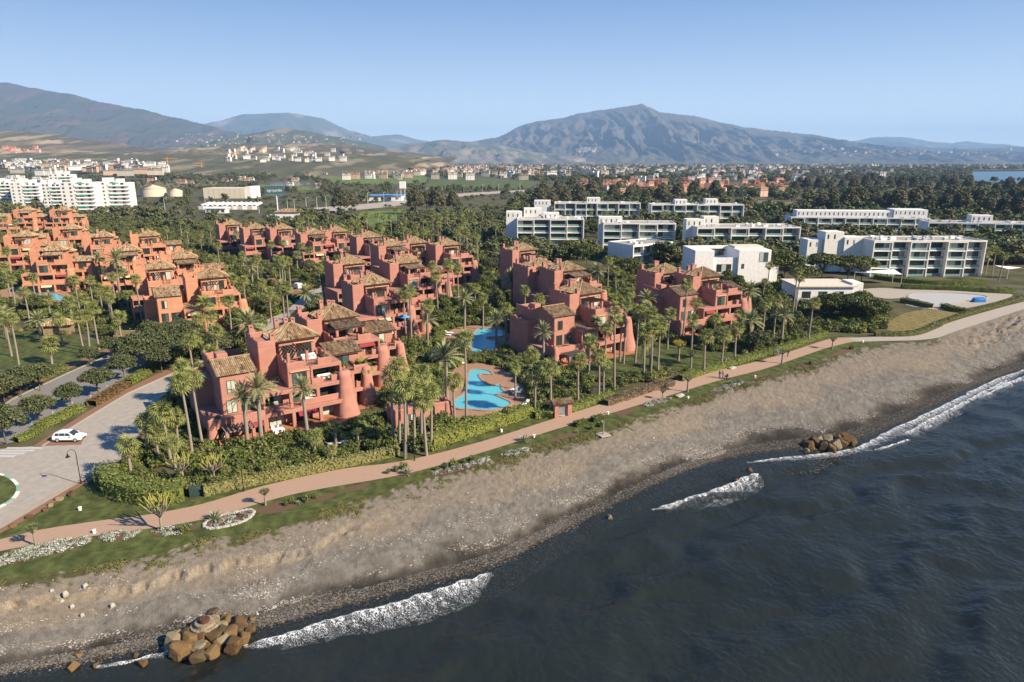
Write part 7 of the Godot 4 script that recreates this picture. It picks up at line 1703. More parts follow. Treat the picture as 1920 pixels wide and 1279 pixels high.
	["distant houses on the coastal plain to the right", "", [1], 0.55, [1705,8.5,-3885,2698,8.5,-3877,1112,8.5,-4400,1291,8.5,-3596,2068,8.5,-3048,2155,8.5,-3149,1990,8.5,-3130,772,8.5,-4021,1792,8.5,-3629,1908,8.5,-3774,3257,8.5,-4827,1406,8.5,-3081,946,8.5,-4777,1979,8.5,-3086,957,8.5,-4936,2248,8.5,-3623,1752,8.5,-3840,1970,8.5,-3384,883,8.5,-4864,1835,8.5,-3049,2603,8.5,-4185,1545,8.5,-4307,655,8.5,-3460,1226,8.5,-3829,1989,8.5,-4329,2202,8.5,-4090,989,8.5,-3236,1289,8.5,-4700,1275,8.5,-4042,2582,8.5,-4334,1135,8.5,-3691,1262,8.5,-3954,1027,8.5,-3246,1265,8.5,-4536,1479,8.5,-4341,2066,8.5,-3652,2350,8.5,-3920,774,8.5,-3473,1417,8.5,-4564,1211,8.5,-3020,1618,8.5,-4287,2004,8.5,-3019,1825,8.5,-4729,2059,8.5,-3435,1232,8.5,-3419,1691,8.5,-4426,1742,8.5,-3517,1457,8.5,-3363,755,8.5,-4002,1862,8.5,-4870,3133,8.5,-4713,942,8.5,-3244,2164,8.5,-3137,1137,8.5,-3139,916,8.5,-3571,3144,8.5,-4615,923,8.5,-3644,2300,8.5,-3547,2797,8.5,-4092,1800,8.5,-4760,1018,8.5,-3122,1015,8.5,-4630,1789,8.5,-4902,1592,8.5,-4634,972,8.5,-3946,1806,8.5,-3865,2307,8.5,-3947,3299,8.5,-4837,1450,8.5,-4847,1201,8.5,-3479,2676,8.5,-3992,1155,8.5,-4339,2126,8.5,-4411,1836,8.5,-3055,1611,8.5,-3794,2559,8.5,-4070,879,8.5,-3112,3457,8.5,-4951,2455,8.5,-4199,976,8.5,-4674,963,8.5,-3527,1454,8.5,-4961,1013,8.5,-3402,1646,8.5,-3694,1980,8.5,-4635,831,8.5,-4391,910,8.5,-4479,2167,8.5,-4261,1619,8.5,-3752,1496,8.5,-4287,2491,8.5,-3838,1575,8.5,-3920,1841,8.5,-4335,3012,8.5,-4533,2229,8.5,-3294,3027,8.5,-4675,1366,8.5,-3031,1555,8.5,-4658,2554,8.5,-4530,2295,8.5,-4685,3024,8.5,-4432,844,8.5,-3625,1417,8.5,-3881,1403,8.5,-3155,1923,8.5,-4242,730,8.5,-4007,1247,8.5,-3852,2101,8.5,-4075,917,8.5,-4005,1622,8.5,-3717,3083,8.5,-4440,2006,8.5,-4831,2738,8.5,-4531,2111,8.5,-3404,1010,8.5,-3194,1858,8.5,-4148,1477,8.5,-3108,1778,8.5,-4036,1112,8.5,-3318,1930,8.5,-4315,1303,8.5,-4570,2113,8.5,-3393,2214,8.5,-3166,1852,8.5,-3405,1887,8.5,-3381,2811,8.5,-4648,2689,8.5,-4393,982,8.5,-3161,769,8.5,-3976,1240,8.5,-3416,1603,8.5,-3178,2504,8.5,-3711,790,8.5,-3666,727,8.5,-3036,2812,8.5,-4379,1010,8.5,-3612,1766,8.5,-3030,2425,8.5,-4749,2761,8.5,-4883,2218,8.5,-3463,1942,8.5,-3253,1503,8.5,-3113,2086,8.5,-4016,1651,8.5,-4293,905,8.5,-4678,2735,8.5,-4543,1819,8.5,-3449,2177,8.5,-3968,1552,8.5,-4454,1039,8.5,-3704,1697,8.5,-3116,1121,8.5,-3146,2931,8.5,-4419,2577,8.5,-3761,2384,8.5,-3452,1588,8.5,-4441,1842,8.5,-4024,656,8.5,-3275,1883,8.5,-4054,2588,8.5,-4500,1101,8.5,-3838,1342,8.5,-4345,1068,8.5,-4896,1457,8.5,-3946,2543,8.5,-3721,1677,8.5,-4186,1239,8.5,-4052,3274,8.5,-4756,1490,8.5,-3629,2274,8.5,-3890,1627,8.5,-3123,2962,8.5,-4498,1406,8.5,-3005,2127,8.5,-4621,2864,8.5,-4886,1017,8.5,-3897,1159,8.5,-3561,2467,8.5,-4361,2175,8.5,-3705,2267,8.5,-4087,1962,8.5,-4787,1338,8.5,-3091,3182,8.5,-4888,976,8.5,-4461,2263,8.5,-4125,1033,8.5,-4149,1702,8.5,-3512,1460,8.5,-3701,2042,8.5,-3769,737,8.5,-3579,1219,8.5,-4891,2144,8.5,-4966,927,8.5,-4218,2054,8.5,-4789,2261,8.5,-3296,1678,8.5,-3824,1057,8.5,-3033,1075,8.5,-4392,975,8.5,-3269,1882,8.5,-4179,1266,8.5,-3226,1086,8.5,-3417,2281,8.5,-4103,1547,8.5,-4126,1839,8.5,-4369,2136,8.5,-4178,1182,8.5,-3454,1711,8.5,-4053,2645,8.5,-4091,1219,8.5,-3204,2393,8.5,-3429,1440,8.5,-3658,2526,8.5,-4407,1751,8.5,-3100,1935,8.5,-3662,1520,8.5,-3693,1041,8.5,-3459,1419,8.5,-3040,1295,8.5,-3577,793,8.5,-4168,2628,8.5,-4481,2305,8.5,-4558,1182,8.5,-3013,906,8.5,-3175,817,8.5,-3834,2049,8.5,-3325,1483,8.5,-3819,1941,8.5,-3477,2214,8.5,-3842,1129,8.5,-3590,1871,8.5,-3911,3324,8.5,-4727,2585,8.5,-4350,1754,8.5,-3099,1262,8.5,-3866,1848,8.5,-4010,1011,8.5,-3749,2403,8.5,-3673,1133,8.5,-3388,1900,8.5,-4710,2047,8.5,-4079,1394,8.5,-3018,1494,8.5,-3093,1281,8.5,-3482,973,8.5,-4399,1982,8.5,-3620,2626,8.5,-4240,1396,8.5,-4283,2304,8.5,-4952,1399,8.5,-3686,1138,8.5,-4378,2015,8.5,-3133,1455,8.5,-4644,1176,8.5,-4829,2119,8.5,-3522,1292,8.5,-4022,2713,8.5,-4944,2017,8.5,-3281,1054,8.5,-3593,2384,8.5,-4326], false],
	["white village on the mountain slope", "", [0], 2.2, [1055,180.5,-9313,953,175.4,-9275,925,149.6,-9075,964,160.0,-9156,1082,180.2,-9311,880,159.5,-9152,850,142.0,-9014,915,168.8,-9224,922,148.9,-9069,1044,156.5,-9129,877,173.3,-9258,1013,180.6,-9314,1028,146.6,-9051,890,172.8,-9254,878,154.4,-9113,835,155.6,-9122,833,148.2,-9064,959,161.4,-9167], false],
	["white villages at the mountain foot", "", [0], 1.5, [3536,168.4,-8978,4121,80.5,-8508,4883,91.5,-8569,3425,162.8,-8949,3191,106.5,-8652,3743,146.3,-8864,5129,106.6,-8652,4147,127.8,-8766,4025,119.0,-8719,4273,138.0,-8820,3961,144.4,-8854,4057,171.2,-8992,4083,116.2,-8704,4060,161.7,-8944,5736,127.7,-8765,4762,142.5,-8844,5770,101.3,-8623,5005,110.0,-8670,5261,124.7,-8750,4441,135.1,-8805,4698,127.7,-8766,4757,121.7,-8733,5433,88.7,-8554,3941,170.6,-8989,4178,169.6,-8984,5539,113.6,-8690,4095,154.1,-8904,5689,93.8,-8582,5180,107.0,-8654,5432,129.0,-8773,4354,119.8,-8724,5674,79.9,-8504,5833,93.9,-8582,3434,148.8,-8877,6091,120.7,-8728,4771,142.7,-8845,5769,123.2,-8742,6306,165.4,-8962,6336,171.5,-8993,3633,135.2,-8805,5208,161.9,-8945,4750,84.6,-8530,4418,100.5,-8619,4934,117.1,-8709,3695,128.1,-8768,5835,108.6,-8663,3830,129.7,-8777,4852,140.2,-8832,4878,112.5,-8684,3265,151.3,-8890,5233,151.9,-8893,3335,100.6,-8619,4070,82.9,-8521,4961,162.8,-8949,5158,147.3,-8869,5562,104.0,-8638,5592,167.2,-8971,3213,97.3,-8601,3646,153.1,-8899,3313,156.8,-8918], false],]

# ---------------------------------------------------------------- gardens
func hedge(label: String, line: PackedVector2Array, w: float, h: float, dark: Color, light: Color, sd: int) -> void:
	rng.seed = sd
	var mb := MB.new()
	var pl := smooth(line, 5)
	var mid_at := pl[pl.size() / 2]
	for i in pl.size(): pl[i] -= mid_at
	var total := 0.0
	for i in pl.size() - 1: total += pl[i].distance_to(pl[i + 1])
	for i in pl.size() - 1:
		var a := pl[i]
		var b := pl[i + 1]
		var l := a.distance_to(b)
		var side := (b - a).orthogonal().normalized()
		var mid := dark.lerp(light, 0.5)
		var c := side * w * 0.36
		mb.quad(v3(a - c, h * 0.85), v3(b - c, h * 0.85), v3(b + c, h * 0.85), v3(a + c, h * 0.85), mid)
		mb.quad(v3(b + c, h * 0.85), v3(b + c, 0), v3(a + c, 0), v3(a + c, h * 0.85), mid)
		mb.quad(v3(a - c, h * 0.85), v3(a - c, 0), v3(b - c, 0), v3(b - c, h * 0.85), mid)
		var n := int(l * (w + 2.0 * h) * 16.0)
		for k in n:
			var t := rng.randf()
			var u := rng.randf_range(-1.0, 1.0)
			var bump := 1.0 + 0.22 * noise_a.get_noise_2d(lerpf(a.x, b.x, t) * 0.8, lerpf(a.y, b.y, t) * 0.8) + 0.05 * rng.randf()
			var q := a.lerp(b, t)
			var p: Vector3
			var nrm: Vector3
			if rng.randf() < w / (w + 1.6 * h):
				p = v3(q + side * u * w * 0.48, h * bump * (1.0 - 0.18 * u * u))
				nrm = Vector3.UP
			else:
				var s := 1.0 if rng.randf() < 0.5 else -1.0
				p = v3(q + side * s * w * 0.5 * bump, rng.randf() * h * 0.95)
				nrm = v3(side * s)
			nrm = (nrm + Vector3(rng.randfn(), rng.randfn(), rng.randfn()) * 0.6).normalized()
			var s1 := nrm.cross(Vector3(rng.randfn(), rng.randfn(), rng.randfn())).normalized() * rng.randf_range(0.10, 0.22)
			var t1 := nrm.cross(s1) * 0.6
			mb.quad(p - s1, p + t1, p + s1, p - t1, dark.lerp(light, rng.randf()))
	one("hedge", mb.mesh(), M["leaf"], label, "hedge", v3(mid_at), 0.0, "garden hedges")

func spiky(mb: MB, at: Vector3, r: float, n: int, el0: float, el1: float, w: float, c0: Color, c1: Color, bend := 0.2) -> void:
	for k in n:
		var az := k * 2.39996
		var el := lerpf(el1, el0, float(k) / n)
		var d := Vector3(cos(az) * cos(el), sin(el), sin(az) * cos(el))
		var s := d.cross(Vector3.UP).normalized() * w
		var mid := at + d * r * 0.55
		var tip := at + d * r - Vector3(0, r * bend, 0)
		var c := c0.lerp(c1, rng.randf())
		mb.tri(at - s * 0.6, mid + s, mid - s, c); mb.tri(at - s * 0.6, at + s * 0.6, mid + s, c); mb.tri(mid - s, mid + s, tip, c)

func candelabra(label: String, at: Vector2, h: float, sd: int) -> void:
	rng.seed = sd
	var o := thing("candelabra_tree", label, "tree", v3(at), rng.randf() * 6.0, "candelabra trees")
	var tr := MB.new()
	tr.bar(Vector3(0, -0.1, 0), Vector3(0.1, h * 0.42, 0), 0.16, 0.12, 7)
	var cr := MB.new()
	for k in 11:
		var f := k * 2.39996
		var q := sqrt((k + 0.5) / 11.0)
		var a := Vector3(0.1, h * lerpf(0.3, 0.42, rng.randf()), 0)
		var b := Vector3(cos(f) * h * 0.22 * q, h * lerpf(0.66, 0.52, q), sin(f) * h * 0.22 * q)
		tr.bar(a, b, 0.09, 0.07, 5)
		for s in 3:
			var e := b + Vector3(cos(f + s * 2.0) * h * 0.12, h * rng.randf_range(0.2, 0.36), sin(f + s * 2.0) * h * 0.12) + Vector3(cos(f), 0, sin(f)) * h * 0.1 * q
			tr.bar(b, b.lerp(e, 0.45), 0.06, 0.055, 4)
			cr.bar(b.lerp(e, 0.42), e, 0.075, 0.05, 5, Color(0.24, 0.24, 0.055).lerp(Color(0.33, 0.31, 0.08), rng.randf()))
	part(o, "trunk", tr.mesh(), M["pale_bark"])
	part(o, "crown", cr.mesh(), M["leaf"])

func dragon_tree(label: String, at: Vector2, h: float, tone: Color, sd: int) -> void:
	rng.seed = sd
	var o := thing("dragon_tree", label, "tree", v3(at), rng.randf() * 6.0, "small dragon trees")
	var tr := MB.new()
	tr.bar(Vector3(0, -0.1, 0), Vector3(0, h * 0.62, 0), 0.06 * h, 0.045 * h, 7)
	var cr := MB.new()
	for k in 7:
		var f := k * TAU / 7.0
		var e := Vector3(cos(f) * h * 0.2, h * 0.82, sin(f) * h * 0.2) if k < 6 else Vector3(0, h * 0.85, 0)
		tr.bar(Vector3(0, h * 0.6, 0), e, 0.04 * h, 0.025 * h, 5)
		spiky(cr, e, h * 0.2, 26, -0.2, 1.4, 0.03, tone * 0.8, tone * 1.2, 0.1)
	part(o, "trunk", tr.mesh(), M["pale_bark"])
	part(o, "crown", cr.mesh(), M["leaf"])

func agave(called: String, label: String, at: Vector2, r: float, tone: Color, n := 26, cat := "agave", y := 0.0) -> void:
	rng.seed = int(absf(at.x * 31.0 + at.y * 7.0))
	var mb := MB.new()
	spiky(mb, Vector3(0, 0.05, 0), r, n, 0.1, 1.4, r * 0.09, tone * 0.75, tone * 1.15, 0.05)
	one(called, mb.mesh(), M["leaf"], label, cat, v3(at, y), 0.0, "agaves and yuccas in the borders")

func build_garden() -> void:
	mat("pale_bark", lin(0.40, 0.34, 0.27), 0.95, M["tex_grit"], 0.8)
	var gd := Color(0.075, 0.095, 0.026)
	var gl := Color(0.165, 0.19, 0.045)
	var yl := Color(0.23, 0.235, 0.05)
	var ol := Color(0.13, 0.125, 0.05)
	hedge("tall curved green hedge on the lawn by the road", pts([-55.01,-85.58,-54.07,-83.67,-51.41,-81.08,-48.19,-79.34,-44.83,-78.77,-41.96,-79.63]), 3.2, 2.3, gd, gl, 1)
	hedge("long olive hedge along the promenade below the nearest villa", pts([-39.75,-79.91,-35.99,-82.28,-29.27,-85.74,-23.39,-88.77,-16.63,-92.74]), 1.1, 1.5, Color(0.12, 0.115, 0.045), Color(0.23, 0.22, 0.08), 2)
	hedge("bushy bright hedge screening the turquoise pool", pts([-12.31,-94.65,-9.09,-98.27,-5.11,-101.71,-0.88,-105.37,2.9,-108.77]), 2.8, 2.0, gd, yl, 3)
	hedge("clipped hedge left of the gate piers", pts([3.59,-107.53,5.41,-108.27,7.17,-107.53]), 2.2, 1.3, gd, gl, 4)
	hedge("clipped hedge right of the gate piers", pts([9.54,-110.29,13.17,-113.44,18.03,-117.91]), 2.0, 1.2, gd, gl, 5)
	hedge("brown leafed hedge along the promenade", pts([16.47,-113.44,22.52,-118.49,28.44,-123.34,30.96,-124.61]), 1.8, 1.1, Color(0.07, 0.05, 0.03), Color(0.19, 0.14, 0.09), 6)
	hedge("green hedge along the promenade before the right villa", pts([32.92,-127.22,41.71,-134.22,53.75,-143.6,63.85,-151.47,77.45,-163.3]), 1.6, 1.3, gd, gl, 7)
	hedge("low hedge between car park and road nearest the parked car", pts([-76.13,-97.24,-75.23,-99.54,-75.64,-102.15]), 1.8, 0.9, gd, gl, 8)
	hedge("green hedge strip behind the parked car", pts([-75.99,-102.15,-75.41,-106.32,-74.91,-111.32]), 2.2, 1.1, gd, gl, 9)
	hedge("reddish hedge strip between car park and road", pts([-73.82,-112.9,-73.59,-117.91,-73.98,-123.97]), 2.4, 1.2, Color(0.07, 0.05, 0.02), Color(0.17, 0.11, 0.05), 10)
	hedge("dark hedge at the top of the car park", pts([-73.82,-124.61,-73.88,-130.63,-74.3,-135.7]), 2.2, 1.3, gd, gl, 11)
	hedge("low hedge and fence line below the hotel lawn", pts([89.03,-162.25,100.72,-164.36,120.26,-180.75,159.28,-208.59,183.03,-221.94]), 1.4, 1.0, gd, ol, 12)
	hedge("dark hedge in front of the empty pool", pts([118.4,-203.67,120.57,-198.96,121.87,-194.46]), 2.0, 1.4, gd, ol, 13)
	hedge("hedge between hotel lawn and empty pool", pts([125.89,-195.2,126.15,-190.15,128.29,-188.75]), 2.2, 1.4, gd, ol, 14)
	hedge("long clipped hedge before the nearest hotel", pts([131.13,-226.76,141.94,-223.84,156.49,-219.14,163.44,-219.14]), 2.0, 1.6, gd, gl, 15)
	hedge("hedge wall at the foot of the nearest hotel", pts([131.96,-245.88,138.65,-237.01,147.35,-232.81,163.93,-232.81]), 2.4, 1.6, gd, gl, 16)
	hedge("hedge around the blue inland pool", pts([-17.29,-152.39,-17.81,-164.9,-15.42,-174.56,-8.58,-178.22,-1.42,-176.99]), 1.6, 1.4, gd, gl, 17)
	hedge("dark planting between the two pools", pts([-11.27,-141.14,-6.94,-141.95,-2.3,-141.14,1.66,-135.7]), 2.6, 1.8, gd, ol, 18)
	hedge("hedge across the park lawn", pts([-93.36,-117.62,-94.32,-124.61,-92.69,-129.94,-92.21,-134.22]), 2.6, 1.4, gd, ol, 19)
	# candelabra and dragon trees, agaves
	candelabra("candelabra tree standing alone on the lower lawn", Vector2(-40.97, -71.42), 5.0, 1)
	candelabra("candelabra tree behind the curved hedge", Vector2(-43.97, -83.51), 4.8, 2)
	candelabra("candelabra tree right of the green gate", Vector2(-39.62, -83.2), 4.6, 3)
	var dg := Color(0.13, 0.15, 0.06)
	dragon_tree("pale trunked dragon tree beside the promenade bend", Vector2(32.73, -120.57), 3.4, dg, 4)
	dragon_tree("small bare dragon tree next to the white rock", Vector2(27.18, -116.48), 2.0, dg, 5)
	dragon_tree("yellow crowned dragon tree on the open garden lawn", Vector2(35.88, -141.14), 4.6, Color(0.35, 0.27, 0.03), 6)
	dragon_tree("leaning dark crowned dragon tree behind the hedge", Vector2(37.15, -135.7), 4.0, Color(0.07, 0.10, 0.04), 7)
	dragon_tree("dragon tree at the far end of the promenade", Vector2(73.06, -150.1), 3.0, dg, 8)
	dragon_tree("young dragon tree beside the grey flower bed", Vector2(-53.54, -68.22), 2.6, dg, 9)
	dragon_tree("small dragon tree in the bed behind the stone ring", Vector2(-30.9, -77.39), 2.3, dg, 10)
	dragon_tree("dragon tree beside two walkers", Vector2(57.28, -138.76), 3.4, dg, 11)
	dragon_tree("slim yucca trunk with a bright rosette before the buttress", Vector2(-23.18, -95.44), 3.0, Color(0.19, 0.22, 0.06), 12)
	dragon_tree("pair topped yucca on the nearest villa's patio", Vector2(-26.66, -95.83), 4.0, Color(0.19, 0.22, 0.06), 13)
	var ag := Color(0.26, 0.28, 0.17)
	for q: Array in [[Vector2(-35.76, -73.86), 1.4, "large pale agave inside the white stone ring"], [Vector2(1.89, -97.45), 1.3, "pale agave beside the promenade lawn lamp"], [Vector2(-14.47, -86.07), 1.2, "agave among clipped balls"], [Vector2(-32.76, -74.74), 0.7, "small agave at the end of the stone ring"], [Vector2(10.32, -100.83), 0.6, "agave tuft opposite the gate"], [Vector2(-8.22, -87.74), 0.6, "agave tuft in the long planted strip"], [Vector2(-26.83, -77.66), 0.6, "agave tuft in the brown bed"], [Vector2(42.23, -125.26), 0.8, "agave in the bed near the walkers"]]:
		agave("agave", q[2], q[0], q[1], ag)
	# clipped balls and border shrubs, singly
	var ball := bush("clipped_shrub", "", Vector3(0.55, 0.75, 0.55), gd, Color(0.12, 0.14, 0.05), 260, 0.09, 41)
	remove_child(ball); taken.erase("clipped_shrub")
	var k := 0
	for p: Vector2 in pts([-17.17,-86.4,-16.17,-87.07,-15.16,-87.74,-10.42,-87.4,-9.37,-88.08,-8.45,-88.77,-28.36,-77.39,-27.72,-77.94,-26.07,-78.49,-25.25,-79.2,12.86,-102.38,14.29,-103.51,43.99,-125.91,63.06,-137.98,77.44,-150.1,-6.86,-89.82,-5.76,-90.54,-38.19,-71.06,-37.89,-71.77]):
		copy_of(ball, "small clipped shrub in the promenade border", v3(p), k * 1.3, 0.8 + 0.25 * (k % 3), "clipped border shrubs")
		k += 1
	for q: Array in [[Vector2(14.19, -106.32), "dark square clipped hedge block beside the shower post", 1.0], [Vector2(11.15, -104.2), "dark square clipped hedge block opposite the gate", 1.0]]:
		var hb := MB.new()
		rng.seed = 8
		hb.cbox(-1.1, 1.1, 0, 0.75, -0.5, 0.5, 0.1, gd)
		for j in 500:
			var c := Vector3(rng.randf_range(-1.15, 1.15), rng.randf_range(0.1, 0.8), rng.randf_range(-0.55, 0.55))
			if j % 3 == 0: c.y = 0.8
			elif j % 3 == 1: c.z = 0.55
			else: c.x = 1.15 * signf(c.x)
			var s := Vector3(rng.randfn(), rng.randfn(), rng.randfn()).normalized() * 0.1
			hb.quad(c - s, c + s.cross(Vector3.UP), c + s, c - s.cross(Vector3.UP), gd.lerp(Color(0.09, 0.10, 0.03), rng.randf()))
		one("clipped_hedge_block", hb.mesh(), M["leaf"], q[1], "hedge", v3(q[0]), 0.6)
	# grey cushion plants in the beds
	var tuft := MB.new()
	rng.seed = 12
	leaf_blob(tuft, Vector3(0, 0.12, 0), Vector3(0.28, 0.2, 0.28), 46, 0.07, Color(0.20, 0.22, 0.17), Color(0.38, 0.40, 0.34), false)
	var tm := tuft.mesh(M["leaf"])
	for bed: Array in [[pts([-58.03,-64.17,-55.86,-65.89,-53.81,-68.01,-51.14,-69.45,-48.67,-69.9,-47.71,-69,-49.54,-66.93,-52.16,-65.58,-54.62,-64.17]), 230, "grey cushion plants filling the long bed at the left"], [pts([-47.65,-70.25,-46.26,-71.06,-44.34,-71.53,-43.22,-71.06,-43.65,-69.67,-45.34,-68.89,-46.87,-69.22]), 55, "grey cushion plants in rows in the oval bed"], [pts([-42.23,-71.06,-40.32,-72.25,-38.02,-72.74,-37.19,-72.01,-38.34,-70.71,-40.52,-70.13]), 28, "grey cushion plants under the lone candelabra tree"], [pts([-11.75,-86.07,-9.71,-87.74,-6.1,-89.82,-3.49,-91.63,-3.21,-90.18,-6,-88.08,-9.51,-85.74]), 60, "grey cushion plants in the long strip"], [pts([-2.34,-92.18,0,-94.07,3.23,-95.83,3.36,-94.65,0.39,-92.18]), 34, "grey cushion plants beside the promenade"], [pts([22.58,-113.44,27.05,-116.76,29.37,-117.62,27.58,-114.8,23.79,-112.37]), 60, "grey cushion plants near the white rock"], [pts([36.8,-120.57,42.43,-125.91,45.45,-127.22,44.08,-124.61,38.79,-120.57]), 60, "grey cushion plants near the walkers"], [pts([-36.52,-72.5,-36.12,-74.23,-34.04,-75.52,-32.65,-76.18,-31.69,-75.52,-31.93,-73.73,-33.44,-72.37,-35.39,-71.77]), 24, "cushion plants inside the stone ring"]]:
		var xs := []
		var lo := Vector2(1e9, 1e9)
		var hi := -lo
		for p: Vector2 in bed[0]: lo = lo.min(p); hi = hi.max(p)
		var tries := 0
		while xs.size() < bed[1] and tries < 20000:
			tries += 1
			var p := Vector2(rng.randf_range(lo.x, hi.x), rng.randf_range(lo.y, hi.y))
			if Geometry2D.is_point_in_polygon(p, bed[0]): xs.append(Transform3D(Basis(Vector3.UP, rng.randf() * TAU).scaled(Vector3.ONE * rng.randf_range(0.6, 1.5)), v3(p, 0.02)))
		scatter("cushion_plants", tm, xs, [], bed[2])
	build_trees_and_undergrowth()
	build_planters()

func build_planters() -> void:
	var o := thing("planter", "", "potted plant", Vector3(0, -500, 0))
	remove_child(o); taken.erase("planter"); o.name = "planter"
	var pm := MB.new(); pm.bar(Vector3.ZERO, Vector3(0, 0.45, 0), 0.20, 0.30, 9, Color(0.36, 0.16, 0.09)); pm.bar(Vector3(0, 0.38, 0), Vector3(0, 0.46, 0), 0.33, 0.33, 9, Color(0.36, 0.16, 0.09))
	part(o, "pot", pm.mesh(), M["plain_colour"])
	var fm := MB.new()
	rng.seed = 5
	leaf_blob(fm, Vector3(0, 0.85, 0), Vector3(0.5, 0.55, 0.5), 170, 0.12, Color(0.08, 0.10, 0.025), Color(0.17, 0.19, 0.05))
	part(o, "foliage", fm.mesh(), M["leaf"])
	var k := 0
	for n: Array in [["villa", "nearest villa"], ["villa_001", "second villa of the middle row"], ["villa_004", "gabled villa right of the pools"], ["villa_007", "villa with curved balconies"], ["villa_013", "nearest orange villa"]]:
		var v: Node3D = get_node(n[0])
		for q: Array in [[Vector3(14.6, 9.31, -2.9), "on the top terrace of the "], [Vector3(20.0, 9.31, -2.9), "on the top terrace of the "], [Vector3(10.2, 3.11, -2.0), "in the first floor loggia of the "], [Vector3(13.6, 3.11, -2.0), "in the first floor loggia of the "], [Vector3(21.6, 6.21, -2.6), "on the second floor balcony of the "], [Vector3(24.4, 6.21, -5.9), "on the lower side terrace of the "], [Vector3(27.4, 6.21, -5.9), "on the lower side terrace of the "], [Vector3(2.2, 3.11, -0.7), "on the wing terrace of the "], [Vector3(8.2, 3.11, -0.7), "on the wing terrace of the "]]:
			if n[0] == "villa_001" and q[0].x < 9.0 or n[0] == "villa_004" and q[0].x > 22.6: continue
			copy_of(o, "potted shrub " + q[1] + n[1], v.transform * q[0], k * 1.1, 0.8 + 0.2 * (k % 3), "potted shrubs on the villa terraces")
			k += 1

